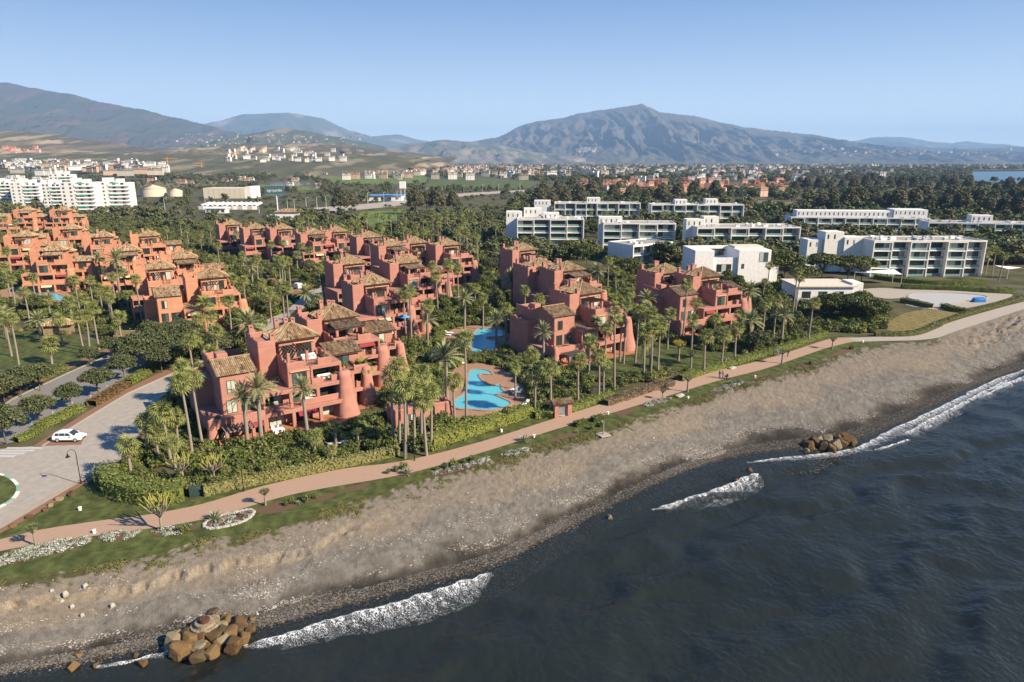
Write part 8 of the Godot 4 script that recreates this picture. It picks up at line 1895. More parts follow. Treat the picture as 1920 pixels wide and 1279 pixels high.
func build_trees_and_undergrowth() -> void:
	var dk := Color(0.045, 0.06, 0.022)
	var lt := Color(0.12, 0.135, 0.06)
	var carob := [broad_tree("carob_tree", "", 4.6, 2.7, 0.6, dk, Color(0.115, 0.125, 0.06), 26, 0.16, 61), broad_tree("carob_tree", "", 5.0, 2.5, 0.4, dk, Color(0.10, 0.115, 0.055), 26, 0.16, 62)]
	var pine := [broad_tree("umbrella_pine", "", 10.0, 6.0, 1.0, Color(0.05, 0.065, 0.02), Color(0.14, 0.155, 0.05), 40, 0.30, 63)]
	var gum := [broad_tree("eucalyptus_tree", "", 15.0, 5.0, -0.6, Color(0.06, 0.06, 0.028), Color(0.15, 0.14, 0.075), 34, 0.42, 64), broad_tree("eucalyptus_tree", "", 13.0, 4.6, -0.8, Color(0.05, 0.055, 0.025), Color(0.13, 0.125, 0.065), 34, 0.42, 65)]
	var garden_tree := [broad_tree("garden_tree", "", 6.0, 2.8, 0.0, Color(0.045, 0.06, 0.018), Color(0.13, 0.15, 0.045), 28, 0.2, 66), broad_tree("garden_tree", "", 5.2, 3.0, 0.3, Color(0.05, 0.06, 0.025), Color(0.12, 0.125, 0.06), 28, 0.2, 67)]
	for set_: Array in [carob, pine, gum, garden_tree]:
		for o: Node in set_: remove_child(o)
	for n: String in ["carob_tree", "umbrella_pine", "eucalyptus_tree", "garden_tree"]: taken.erase(n)
	for s in 4:
		for o: Node3D in [carob, pine, gum, garden_tree][s]: o.name = ["carob_tree", "umbrella_pine", "eucalyptus_tree", "garden_tree"][s]
	var k := 0
	for q: Array in [[Vector2(-77.25, -104.43), 1.1, "round carob tree in the car park behind the white car"], [Vector2(-76.98, -112.11), 0.95, "round carob tree in the middle of the car park"], [Vector2(-75.78, -118.49), 1.15, "round carob tree beside the car park hedge"], [Vector2(-75.97, -127.22), 1.15, "round carob tree at the top of the car park"], [Vector2(-88.44, -121.18), 1.15, "dark carob tree at the back of the car park"], [Vector2(-77.17, -96.63), 1.25, "large carob tree at the left edge by the crossing"], [Vector2(-88.43, -112.11), 1.35, "dark carob tree at the left edge behind the car park"], [Vector2(-89.47, -117.62), 1.2, "carob tree between two dark ones at the left"], [Vector2(-86.82, -142.77), 1.0, "carob tree beside the park path"], [Vector2(-88.39, -136.83), 0.9, "small carob tree on the park verge"]]:
		copy_of(carob[k % 2], q[2], v3(q[0]), k * 2.1, q[1], "car park trees")
		k += 1
	for p: Vector2 in pts([-75.96,-135.7,-75.1,-139.54,-73.22,-142.77,-73.25,-147.87,-77.93,-150.1,-80.45,-147.87,-81.65,-144.43,-69.31,-135.7,-69.18,-141.54,-78.73,-135.7,-70.83,-132.04,-77.04,-154.75]):
		copy_of(carob[k % 2], "dense carob tree in the clump where the road meets the villas", v3(p), k * 2.1, 1.2 + 0.1 * (k % 4), "carob clump by the road")
		k += 1
	for q: Array in [[Vector2(94.74, -234.89), 1.15, "widest umbrella pine left of the nearest hotel"], [Vector2(108.67, -237.01), 1.05, "umbrella pine next to the widest one"], [Vector2(116.66, -234.89), 1.0, "umbrella pine nearest the hotel front"], [Vector2(123.79, -239.17), 0.9, "small umbrella pine against the hotel side"], [Vector2(95.91, -221.94), 0.85, "low umbrella pine behind the pool bar"], [Vector2(30.43, -276.73), 0.9, "dark pine below the white villa"], [Vector2(24.9, -288.73), 0.9, "dark pine behind the garden villas"], [Vector2(37.2, -248.19), 0.8, "pine below the white villa's corner"], [Vector2(42.13, -242.48), 0.8, "pine between white villa and right villa"], [Vector2(85.79, -178.22), 0.75, "spreading pine by the pool bar"], [Vector2(90.33, -175.76), 0.8, "wide pine over the promenade corner"], [Vector2(94.04, -173.37), 0.7, "pine at the edge of the dry lawn"], [Vector2(46.72, -380.54), 1.0, "dark pine between two hotel blocks"]]:
		copy_of(pine[0], q[2], v3(q[0]), k * 2.1, q[1], "umbrella pines")
		k += 1
	for p: Vector2 in pts([21.31,-553.37,33.27,-576.41,46.24,-601.42,59.06,-614.74,29.98,-650.71,47.71,-691.07,115.61,-601.42,135.24,-628.65,153.13,-643.19,177.83,-643.19,188.37,-628.65,207.9,-614.74,222.18,-628.65,242.42,-542.51,260.81,-564.66,258.35,-532.06,271.68,-542.51,278.86,-532.06,292.58,-542.51,289.79,-522,307.56,-532.06,308.24,-512.31,332.17,-532.06,326.02,-502.96,343.8,-512.31,339.36,-493.94,357.07,-502.96,356,-485.23,309.11,-628.65,335.9,-643.19,352.58,-628.65,363.82,-614.74,371.3,-588.66,397.7,-601.42,399.21,-576.41,425.63,-588.66,399.83,-532.06,303.27,-658.41,283.05,-658.41,184.74,-708.63,217.35,-746.51,116.62,-691.07,105.89,-727.09,85.79,-746.51,-60.86,-564.66,-71.7,-582.47,-48.79,-576.41,-75.23,-542.51,-136.37,-553.37,-130.41,-564.66,-115.33,-576.41,-95.63,-564.66,266.25,-708.63,275.66,-691.07,338.8,-835.66,374.92,-888.59,403.14,-917.61,391.88,-861.32,447.73,-948.57,434.69,-888.59,487.74,-964.84,472.64,-902.87,512.94,-948.57,488.19,-874.74,535.88,-932.84,528.42,-888.59,511.4,-835.66,560.34,-888.59,529.08,-811.46,578.27,-861.32,546.38,-788.61,594.5,-835.66,560.99,-766.99,451.41,-1096.23,508.59,-1140.53,570.53,-1188.52,598.81,-1164.03,613.68,-1117.94,627.43,-1075.34,640.18,-1035.82,640.79,-981.67,38.36,-835.66,57.73,-888.59,83.32,-948.57,105.38,-861.32,127.85,-835.66]):
		if clear_of(p): copy_of(gum[k % 2], "tall eucalyptus tree in the belt behind the hotels", v3(p), k * 2.1, 1.15 + 0.16 * (k % 4), "eucalyptus belt")
		k += 1
	# garden trees and undergrowth between the villas
	var bushes: Array[Mesh] = []
	for s: Array in [[Vector3(1.3, 1.3, 1.3), Color(0.07, 0.09, 0.022), Color(0.15, 0.175, 0.045)], [Vector3(1.5, 1.1, 1.4), Color(0.08, 0.085, 0.03), Color(0.17, 0.17, 0.07)], [Vector3(1.1, 1.6, 1.1), Color(0.045, 0.06, 0.018), Color(0.10, 0.12, 0.035)], [Vector3(1.2, 1.0, 1.2), Color(0.09, 0.09, 0.025), Color(0.29, 0.27, 0.07)]]:
		var b := bush("shrub", "", s[0], s[1], s[2], 330, 0.17, 70 + bushes.size())
		bushes.append(b.mesh)
		remove_child(b); b.free()
	taken.erase("shrub")
	var garden := smooth(pts([-95.97,-113.44,-92.73,-116.76,-93.15,-135.7,-95.09,-152.39,-93.05,-164.9,-67.04,-132.04,-62.1,-113.44,-54.9,-89.12,-54.43,-85.58,-49.22,-80.64,-42.3,-79.91,-40.57,-80.2,-33.61,-85.58,-24.66,-90.9,-17.12,-94.26,-12.6,-93.12,-9.02,-97.45,-3.44,-102.83,3.64,-109.27,9.25,-111.32,17.95,-120.87,30.97,-130.29,41.67,-137.98,54.93,-147,68.64,-157.18,79.83,-166.53,90.39,-164.9,100.76,-179.48,112.82,-208.59,112.42,-237.01,93.4,-226.76,103.29,-273.88,85.93,-323.6,38.76,-355.59,0,-355.59,-24.49,-394.33,-133.75,-480.99,-288.44,-526.99,-430.21,-582.47,-434.69,-553.37]), 2)
	keep_clear.append_array([pts([-10.22,-103.51,2.73,-109.27,3.18,-120.57,-11.36,-112.11]), pts([-79.79,-89.47,-76.71,-94.65,-71.51,-95.83,-71.62,-106.8,-71.17,-119.38,-69.62,-131.34,-68.2,-135.7,-68.19,-150.1,-67.36,-157.18,-64.58,-153.33,-65.09,-142.77,-64.57,-127.89,-61.95,-115.64,-59.48,-102.83,-54.9,-89.12,-57.35,-82.58,-59.44,-70.83]), pts([-88.35,-105.84,-90.32,-116.76,-91.43,-133.85,-90.51,-146.57,-91.1,-161.21,-84.56,-154.75,-70.08,-133.85,-73.43,-114.8,-74.84,-100.83,-75.95,-95.83,-81.81,-95.04]), pts([-12.24,-109.77,-9.76,-106.32,-5.39,-107.78,-0.9,-108.27,2.8,-112.37,2.79,-120.57,1.78,-127.56,-2.01,-136.45,-6.26,-139.54,-10.41,-138.76,-12.71,-132.76,-13.03,-117.62]), pts([-16.93,-156.2,-16.64,-166.53,-12.54,-173.37,-2.23,-173.37,0.25,-157.18,-3.99,-144.43,-10.57,-144.43,-15.14,-150.55]), pts([-168.95,-221.94,-168.44,-228.74,-158.65,-231.78,-149.09,-226.76,-136.88,-208.59,-131.82,-196.69,-143.83,-200.51,-158.07,-206.93]), pts([-61.01,-157.18,-66.21,-179.48,-64.74,-193,-66.88,-221.94,-59.96,-237.01,-53.89,-226.76,-57.53,-200.51,-57.57,-179.48,-55.93,-157.18,-55.24,-147.87]), pts([-95.95,-248.19,-86.19,-237.01,-66.37,-208.59,-64.69,-217.31,-76.12,-231.78,-92.15,-254.17]), pts([81.6,-196.69,106.18,-208.59,119.91,-237.01,97.21,-231.78]), pts([23.46,-152.39,34.32,-157.18,44.43,-147.87,52.84,-147.87,42.14,-135.7,29.2,-132.04,16.68,-126.89,14.42,-135.7]), pts([-132.19,-157.18,-126.46,-163.3,-120.75,-166.53,-108.67,-162.25,-97.87,-157.18,-90.24,-157.18,-86.49,-135.7,-88.59,-125.26,-94.41,-119.08,-100.02,-116.2])])
	var lists := [[], [], [], []]
	var singles := 0
	var lo := Vector2(-330, -470)
	var hi := Vector2(150, -75)
	rng.seed = 123
	for j in 54000:
		var p := Vector2(rng.randf_range(lo.x, hi.x), rng.randf_range(lo.y, hi.y))
		if j > 36000: p = Vector2(rng.randf_range(-72, 105), rng.randf_range(-190, -78))
		if p.y < -260.0 and rng.randf() < 0.4: continue
		if not Geometry2D.is_point_in_polygon(p, garden) or not clear_of(p): continue
		var n := noise_a.get_noise_2d(p.x * 0.06, p.y * 0.06)
		if n < -0.42: continue
		if rng.randf() < 0.05: continue
		var s := rng.randf_range(0.45, 1.15) * (1.0 + 0.5 * n)
		if p.y < -170.0: s *= 1.35
		var kind := 0 if rng.randf() < 0.4 else (1 if rng.randf() < 0.4 else (2 if rng.randf() < 0.7 else 3))
		var b := Basis(Vector3.UP, rng.randf() * TAU).scaled(Vector3(s, s * rng.randf_range(0.7, 1.2), s))
		if p.y > -112.0 and singles < 150:
			var o := one("shrub", bushes[kind], null, "", "shrub", v3(p), 0.0, "garden shrubs near the promenade")
			o.set_meta("label", ["round green shrub in the garden behind the promenade hedge", "low olive shrub in the garden behind the promenade hedge", "dark upright shrub in the garden behind the promenade hedge", "yellowish shrub in the garden behind the promenade hedge"][kind])
			o.transform = Transform3D(b, v3(p))
			singles += 1
		elif rng.randf() < 0.012 and p.y > -300.0 and p.y < -135.0:
			copy_of(garden_tree[j % 2], "leafy garden tree between the villas", v3(p), rng.randf() * TAU, rng.randf_range(0.7, 1.15), "garden trees")
		else:
			lists[kind].append(Transform3D(b, v3(p)))
	for q in 4: scatter("undergrowth", bushes[q], lists[q], [], ["dense green undergrowth between the villas", "olive undergrowth between the villas", "dark undergrowth between the villas", "yellow green undergrowth between the villas"][q])
	# rough grass tufts and low weeds at the lawn's edge to the beach
	var wm := MB.new()
	leaf_blob(wm, Vector3(0, 0.12, 0), Vector3(0.5, 0.2, 0.5), 60, 0.09, Color(0.08, 0.085, 0.025), Color(0.20, 0.18, 0.07), false)
	var xs := []
	for j in 2600:
		var s := rng.randf_range(0.06, 0.72)
		var v := absf(rng.randfn(0.0, 0.09))
		var p := beach_point(s, v)
		if noise_a.get_noise_2d(p.x * 0.12 + 9.0, p.z * 0.12) < 0.02 + v: continue
		xs.append(Transform3D(Basis(Vector3.UP, rng.randf() * TAU).scaled(Vector3(1, 0.7, 1) * rng.randf_range(0.4, 1.2)), p))
	scatter("weeds", wm.mesh(M["leaf"]), xs, [], "tufts of weeds along the top of the beach")

# ---------------------------------------------------------------- people, vehicles, lamps, rocks, furniture
func rock_mesh(sd: int) -> ArrayMesh:
	rng.seed = sd
	# a faceted block: points of a box pushed about, then its hull from a coarse sphere cut by planes
	var planes: Array[Vector3] = []
	var dist: Array[float] = []
	for k in 8:
		var axis: Vector3 = [Vector3.RIGHT, Vector3.LEFT, Vector3.UP, Vector3.DOWN, Vector3.BACK, Vector3.FORWARD, Vector3(1, 1, 0.4), Vector3(-0.7, 0.8, -1)][k]
		planes.append((axis.normalized() + Vector3(rng.randfn(), rng.randfn(), rng.randfn()) * 0.28).normalized())
		dist.append(rng.randf_range(0.50, 0.78) if k < 6 else rng.randf_range(0.58, 0.72))
	var nx := 25
	var ny := 15
	var p := PackedVector3Array()
	for j in ny:
		for i in nx:
			var th := PI * j / (ny - 1)
			var ph := TAU * i / (nx - 1)
			var d := Vector3(sin(th) * cos(ph), cos(th), sin(th) * sin(ph))
			var r := 1.0
			for k in 8:
				var c := d.dot(planes[k])
				if c > 0.05: r = minf(r, dist[k] / c)
			p.append(d * r * (1.0 + 0.05 * noise_a.get_noise_3dv(d * 3.0 + Vector3(sd, 0, 0))))
	var mb := MB.new()
	for j in ny - 1:
		for i in nx - 1:
			var a := p[j * nx + i]
			var b := p[j * nx + i + 1]
			var c := p[(j + 1) * nx + i + 1]
			var d := p[(j + 1) * nx + i]
			var t := 0.9 + 0.2 * rng.randf()
			if j > 0: mb.tri(a, b, c, Color(t, t, t))
			if j < ny - 2: mb.tri(a, c, d, Color(t, t, t))
	return mb.mesh()

func rocks(label: String, group: String, spots: Array, seed_: int) -> void:
	var kinds := [rock_mesh(1), rock_mesh(2), rock_mesh(3), rock_mesh(4), rock_mesh(5)]
	var skins := []
	for c: Color in [Color(0.30, 0.19, 0.085), Color(0.21, 0.125, 0.055), Color(0.40, 0.32, 0.205), Color(0.16, 0.115, 0.065)]:
		skins.append(mat("boulder_%d" % skins.size(), c.linear_to_srgb(), 0.9, M["tex_rough"], 1.8, true))
	var r := RandomNumberGenerator.new()
	r.seed = seed_
	for s in spots:
		var o := one("boulder", kinds[r.randi() % 5], skins[r.randi() % 4], label, "boulder", Vector3(s[0].x, s[2], s[0].y), r.randf() * 6.0, group)
		o.rotation.x = r.randf_range(-0.4, 0.4)
		o.scale = Vector3(s[1] * r.randf_range(0.9, 1.35), s[1] * r.randf_range(0.65, 0.95), s[1])

func person(label: String, at: Vector2, turn: float, h: float, top: Color, legs: Color, hair: Color, stride := 0.22) -> void:
	var o := thing("person", label, "person", v3(at, 0.03), turn)
	var k := h / 1.75
	var skin := Color(0.45, 0.27, 0.19)
	var mb := MB.new()
	for s: float in [-1.0, 1.0]:
		var hip := Vector3(s * 0.09, 0.90, 0)
		var knee := Vector3(s * 0.095, 0.49, s * stride * 0.6 + 0.04)
		var foot := Vector3(s * 0.10, 0.07, s * stride)
		mb.bar(knee, hip, 0.065, 0.095, 8, legs); mb.bar(foot, knee, 0.045, 0.062, 8, legs)
		mb.bar(foot + Vector3(0, -0.03, -0.06), foot + Vector3(0, -0.04, 0.17), 0.05, 0.035, 6, Color(0.08, 0.07, 0.07))
		var sh := Vector3(s * 0.19, 1.40, 0)
		var el := Vector3(s * 0.25, 1.12, -s * stride * 0.5)
		var wr := Vector3(s * 0.24, 0.88, -s * stride * 0.8 + 0.08)
		mb.bar(el, sh, 0.042, 0.055, 7, top); mb.bar(wr, el, 0.032, 0.042, 7, top)
		mb.bar(wr, wr + Vector3(0, -0.10, 0.03), 0.035, 0.025, 6, skin)
		for f in 4: mb.bar(wr + Vector3(0.016 * (f - 1.5), -0.09, 0.03), wr + Vector3(0.018 * (f - 1.5), -0.16, 0.055), 0.009, 0.007, 4, skin)
		mb.bar(wr + Vector3(-s * 0.03, -0.04, 0.03), wr + Vector3(-s * 0.045, -0.10, 0.06), 0.010, 0.008, 4, skin)
	# trunk as one tapered shape
	var rings := [[0.84, 0.15, 0.10], [0.95, 0.165, 0.115], [1.08, 0.145, 0.10], [1.25, 0.175, 0.115], [1.38, 0.19, 0.11], [1.46, 0.12, 0.08], [1.50, 0.055, 0.055], [1.56, 0.05, 0.052]]
	for j in rings.size() - 1:
		for i in 10:
			var f := TAU * i / 10.0
			var g := TAU * (i + 1) / 10.0
			var a: Array = rings[j]
			var b: Array = rings[j + 1]
			mb.quad(Vector3(cos(f) * b[1], b[0], sin(f) * b[2]), Vector3(cos(g) * b[1], b[0], sin(g) * b[2]), Vector3(cos(g) * a[1], a[0], sin(g) * a[2]), Vector3(cos(f) * a[1], a[0], sin(f) * a[2]), (top if a[0] > 0.9 else legs) if a[0] < 1.47 else skin)
	var head := SphereMesh.new()
	head.radius = 0.10; head.height = 0.245; head.radial_segments = 14; head.rings = 9
	var hm := MB.new()
	var ar := head.get_mesh_arrays()
	for q: int in ar[Mesh.ARRAY_INDEX]:
		hm.v.append(ar[Mesh.ARRAY_VERTEX][q]); hm.n.append(ar[Mesh.ARRAY_NORMAL][q]); hm.c.append(skin)
	mb.add(hm, Transform3D(Basis(), Vector3(0, 1.655, 0.015)))
	mb.tri(Vector3(-0.015, 1.65, 0.115), Vector3(0, 1.685, 0.11), Vector3(0.0, 1.645, 0.14), skin); mb.tri(Vector3(0.015, 1.65, 0.115), Vector3(0.0, 1.645, 0.14), Vector3(0, 1.685, 0.11), skin)
	for s: float in [-1.0, 1.0]: mb.box(s * 0.04 - 0.012, s * 0.04 + 0.012, 1.66, 1.675, 0.095, 0.108, Color(0.05, 0.04, 0.04)); mb.box(s * 0.098 - 0.012, s * 0.098 + 0.012, 1.625, 1.685, -0.01, 0.025, skin)
	mb.box(-0.025, 0.025, 1.598, 1.606, 0.09, 0.108, Color(0.3, 0.12, 0.10))
	part(o, "body", mb.mesh(), M["plain_colour"])
	var hr := MB.new()
	hr.add(hm, Transform3D(Basis().scaled(Vector3(1.1, 0.95, 1.08)), Vector3(0, 1.69, -0.018)))
	for i in hr.c.size(): hr.c[i] = hair
	part(o, "hair", hr.mesh(), M["plain_colour"])
	o.scale = Vector3.ONE * k

func loft(mb: MB, secs: Array, col: Color) -> void:   # joins rings of equal size, closing both ends
	for j in secs.size() - 1:
		var a: Array = secs[j]
		var b: Array = secs[j + 1]
		for i in a.size():
			var i2 := (i + 1) % a.size()
			mb.quad(b[i], b[i2], a[i2], a[i], col)
	for e: int in [0, secs.size() - 1]:
		var a: Array = secs[e]
		var m := Vector3.ZERO
		for p: Vector3 in a: m += p / a.size()
		for i in a.size():
			if e == 0: mb.tri(m, a[i], a[(i + 1) % a.size()], col)
			else: mb.tri(m, a[(i + 1) % a.size()], a[i], col)

func car(label: String, at: Vector2, turn: float, paint: Color, van := false) -> void:
	# x runs along the car, front at +x
	var o := thing("parked_van" if van else "parked_car", label, "van" if van else "car", v3(at, 0.055), turn)
	var cm := mat("car_paint" + ("_van" if van else ""), paint.linear_to_srgb(), 0.3)
	cm.clearcoat_enabled = true; cm.clearcoat = 0.8; cm.clearcoat_roughness = 0.1
	var top := 1.62 if not van else 1.95
	var lower := []
	# [x, half width, bottom, shoulder height]
	for s: Array in [[-2.2, 0.70, 0.42, 0.86], [-2.1, 0.86, 0.30, 0.96], [-1.5, 0.91, 0.26, 1.00], [0.0, 0.92, 0.24, 0.98], [0.95, 0.92, 0.24, 0.96], [1.6, 0.90, 0.26, 0.90], [2.05, 0.84, 0.30, 0.78], [2.22, 0.68, 0.40, 0.68]]:
		var w: float = s[1]
		lower.append([Vector3(s[0], s[2], -w * 0.9), Vector3(s[0], s[2] + 0.12, -w), Vector3(s[0], s[3] - 0.14, -w), Vector3(s[0], s[3], -w * 0.9), Vector3(s[0], s[3] + 0.02, 0), Vector3(s[0], s[3], w * 0.9), Vector3(s[0], s[3] - 0.14, w), Vector3(s[0], s[2] + 0.12, w), Vector3(s[0], s[2], w * 0.9)])
	var b := MB.new()
	loft(b, lower, Color.WHITE)
	part(o, "body", b.mesh(), cm)
	var cabin := []
	for s: Array in ([[-2.05, 0.97, 0.80, 0.78, 1.0], [-1.75, 0.98, 0.84, 0.70, top - 0.16], [-1.2, 0.98, 0.86, 0.68, top - 0.03], [-0.2, 0.97, 0.86, 0.68, top], [0.35, 0.96, 0.86, 0.66, top - 0.06], [1.25, 0.93, 0.82, 0.80, 0.97]] if not van else [[-2.1, 0.97, 0.84, 0.78, 1.0], [-2.05, 0.98, 0.86, 0.78, top - 0.05], [0.3, 0.97, 0.86, 0.76, top], [0.8, 0.96, 0.86, 0.72, top - 0.15], [1.5, 0.92, 0.82, 0.80, 0.97]]):
		cabin.append([Vector3(s[0], s[1] - 0.1, -s[2]), Vector3(s[0], lerpf(s[1], s[4], 0.92), -s[3] - 0.02), Vector3(s[0], s[4], -s[3] + 0.12), Vector3(s[0], s[4] + 0.015, 0), Vector3(s[0], s[4], s[3] - 0.12), Vector3(s[0], lerpf(s[1], s[4], 0.92), s[3] + 0.02), Vector3(s[0], s[1] - 0.1, s[2])])
	var c := MB.new()
	loft(c, cabin, Color.WHITE)
	part(o, "cabin", c.mesh(), cm)
	# glazing as panes just proud of the cabin
	for z: float in [-1.0, 1.0]:
		for seg: Array in ([[-1.75, -1.05], [-0.98, -0.15], [-0.08, 0.75]] if not van else [[0.0, 0.9]]):
			var g := MB.new()
			var q := []
			for x: float in seg:
				for t: float in [0.12, 0.84]:
					var xt := x
					if x > 0.4: xt = x - 0.45 * t + 0.05
					if x < -1.6: xt = x + 0.25 * t
					q.append(Vector3(xt, lerpf(0.97, top - 0.1, t), z * (lerpf(0.865, 0.70, t) + 0.012)))
			if z > 0.0: g.quad(q[1], q[3], q[2], q[0])
			else: g.quad(q[3], q[1], q[0], q[2])
			part(o, "side_window", g.mesh(), M["glass"])
	var ws := MB.new()
	ws.quad(Vector3(0.43, top - 0.06, 0.60), Vector3(0.43, top - 0.06, -0.60), Vector3(1.20, 1.01, -0.74), Vector3(1.20, 1.01, 0.74))
	part(o, "windscreen", ws.mesh(), M["glass"])
	var rw := MB.new()
	rw.quad(Vector3(-1.80, top - 0.18, -0.6), Vector3(-1.80, top - 0.18, 0.6), Vector3(-2.08, 1.04, 0.72), Vector3(-2.08, 1.04, -0.72))
	part(o, "rear_window", rw.mesh(), M["glass"])
	for x: float in [-1.32, 1.36]:
		for z: float in [-0.80, 0.80]:
			var wn := Node3D.new()
			wn.name = "wheel"; wn.position = Vector3(x, 0.34, z)
			o.add_child(wn, true)
			var ty := MB.new(); ty.bar(Vector3(0, 0, -0.12), Vector3(0, 0, 0.12), 0.34, 0.34, 20, Color(0.02, 0.02, 0.02)); ty.bar(Vector3(0, 0, 0.12), Vector3(0, 0, -0.12), 0.339, 0.339, 20, Color(0.02, 0.02, 0.02))
			part(wn, "tyre", ty.mesh(), M["plain_colour"])
			var rm := MB.new(); rm.bar(Vector3(0, 0, 0), Vector3(0, 0, signf(z) * 0.14), 0.22, 0.20, 12, Color(0.35, 0.35, 0.36))
			part(wn, "rim", rm.mesh(), M["plain_colour"])
	for z: float in [-1.0, 1.0]:
		var hl := MB.new(); hl.box(1.98, 2.16, 0.66, 0.78, z * 0.72 - 0.14, z * 0.72 + 0.14, Color(0.65, 0.68, 0.7))
		part(o, "headlight", hl.mesh(), M["plain_colour"])
		var tl := MB.new(); tl.box(-2.2, -2.08, 0.78, 0.95, z * 0.72 - 0.13, z * 0.72 + 0.13, Color(0.35, 0.02, 0.02))
		part(o, "tail_light", tl.mesh(), M["plain_colour"])
		var mi := MB.new(); mi.cbox(0.72, 0.9, 0.98, 1.14, z * 1.0 - 0.1, z * 1.0 + 0.1, 0.04)
		part(o, "mirror", mi.mesh(), cm)
		var sk := MB.new(); sk.box(-0.95, 0.98, 0.25, 0.40, z * 0.93 - 0.02, z * 0.93 + 0.02, Color(0.03, 0.03, 0.03))
		part(o, "sill", sk.mesh(), M["plain_colour"])
	var gr := MB.new(); gr.box(2.1, 2.25, 0.36, 0.58, -0.5, 0.5, Color(0.03, 0.03, 0.03))
	part(o, "grille", gr.mesh(), M["plain_colour"])

func lamp_post(label: String, at: Vector2, h: float, turn: float) -> void:
	var o := thing("street_lamp", label, "street lamp", v3(at), turn, "black bracket street lamps")
	var p := MB.new()
	p.bar(Vector3.ZERO, Vector3(0, 0.7, 0), 0.11, 0.09, 8); p.bar(Vector3(0, 0.7, 0), Vector3(0, h - 0.5, 0), 0.06, 0.05, 8)
	part(o, "post", p.mesh(), M["iron"])
	var a := MB.new()
	var prev := Vector3(0, h - 0.5, 0)
	for k in range(1, 9):
		var f := PI * k / 8.0
		var q := Vector3(-0.5 + 0.5 * cos(f), h - 0.5 + 0.55 * sin(f), 0)
		a.bar(prev, q, 0.035, 0.035, 6); prev = q
	part(o, "bracket", a.mesh(), M["iron"])
	var s := MB.new()
	s.bar(Vector3(-1, h - 0.5, 0), Vector3(-1, h - 0.75, 0), 0.07, 0.11, 10); s.bar(Vector3(-1, h - 0.75, 0), Vector3(-1, h - 0.98, 0), 0.12, 0.30, 10)
	part(o, "lamp_shade", s.mesh(), M["iron"])

func lounger_proto() -> Node3D:
	var o := thing("sun_lounger", "", "sun lounger", Vector3(0, -500, 0))
	remove_child(o); taken.erase("sun_lounger"); o.name = "sun_lounger"
	var s := MB.new(); s.cbox(-0.33, 0.33, 0.28, 0.36, -0.5, 1.0, 0.03)
	part(o, "seat", s.mesh(), M["white_trim"])
	var b := MB.new()
	b.quad(Vector3(-0.33, 0.36, -0.5), Vector3(-0.33, 0.78, -1.0), Vector3(0.33, 0.78, -1.0), Vector3(0.33, 0.36, -0.5)); b.quad(Vector3(-0.33, 0.30, -0.52), Vector3(0.33, 0.30, -0.52), Vector3(0.33, 0.72, -1.02), Vector3(-0.33, 0.72, -1.02))
	part(o, "backrest", b.mesh(), M["white_trim"])
	for x: float in [-0.28, 0.28]:
		for z: float in [-0.7, 0.85]:
			var l := MB.new(); l.box(x - 0.03, x + 0.03, 0, 0.3, z - 0.03, z + 0.03)
			part(o, "leg", l.mesh(), M["white_trim"])
	return o

func table_set(label: String, at: Vector3, turn: float) -> void:
	var o := thing("garden_table", label, "table", at, turn, "white garden tables")
	var t := MB.new(); t.cbox(-0.9, 0.9, 0.70, 0.76, -0.5, 0.5, 0.02)
	part(o, "table_top", t.mesh(), M["white_trim"])
	for x: float in [-0.8, 0.8]:
		for z: float in [-0.42, 0.42]:
			var l := MB.new(); l.box(x - 0.04, x + 0.04, 0, 0.71, z - 0.04, z + 0.04)
			part(o, "leg", l.mesh(), M["white_trim"])
	for k in 4:
		var c := thing("garden_chair", "white garden chair at the table: " + label.trim_prefix("white garden table "), "chair", at + Basis(Vector3.UP, turn) * Vector3(-0.5 + (k % 2), 0, -0.85 if k < 2 else 0.85), turn + (0.0 if k >= 2 else PI), "white garden chairs")
		var s := MB.new(); s.cbox(-0.25, 0.25, 0.42, 0.47, -0.25, 0.25, 0.02)
		part(c, "seat", s.mesh(), M["white_trim"])
		var b := MB.new(); b.cbox(-0.25, 0.25, 0.47, 0.95, 0.21, 0.26, 0.02)
		part(c, "backrest", b.mesh(), M["white_trim"])
		for x: float in [-0.21, 0.21]:
			for z: float in [-0.21, 0.21]:
				var l := MB.new(); l.box(x - 0.02, x + 0.02, 0, 0.43, z - 0.02, z + 0.02)
				part(c, "leg", l.mesh(), M["white_trim"])

func sofa(label: String, at: Vector3, turn: float) -> void:
	var o := thing("garden_sofa", label, "sofa", at, turn, "white terrace sofas")
	var b := MB.new(); b.cbox(-1.2, 1.2, 0, 0.35, -0.45, 0.45, 0.06)
	part(o, "base", b.mesh(), M["white_trim"])
	var k := MB.new(); k.cbox(-1.2, 1.2, 0.35, 0.8, -0.5, -0.25, 0.06)
	part(o, "backrest", k.mesh(), M["white_trim"])
	for x: float in [-1.0, 1.0]:
		var a := MB.new(); a.cbox(x - 0.2, x + 0.2, 0.35, 0.62, -0.24, 0.45, 0.06)
		part(o, "armrest", a.mesh(), M["white_trim"])
	for x: float in [-0.4, 0.4]:
		var c := MB.new(); c.cbox(x - 0.38, x + 0.38, 0.35, 0.5, -0.24, 0.45, 0.05)
		part(o, "cushion", c.mesh(), M["curtain"])

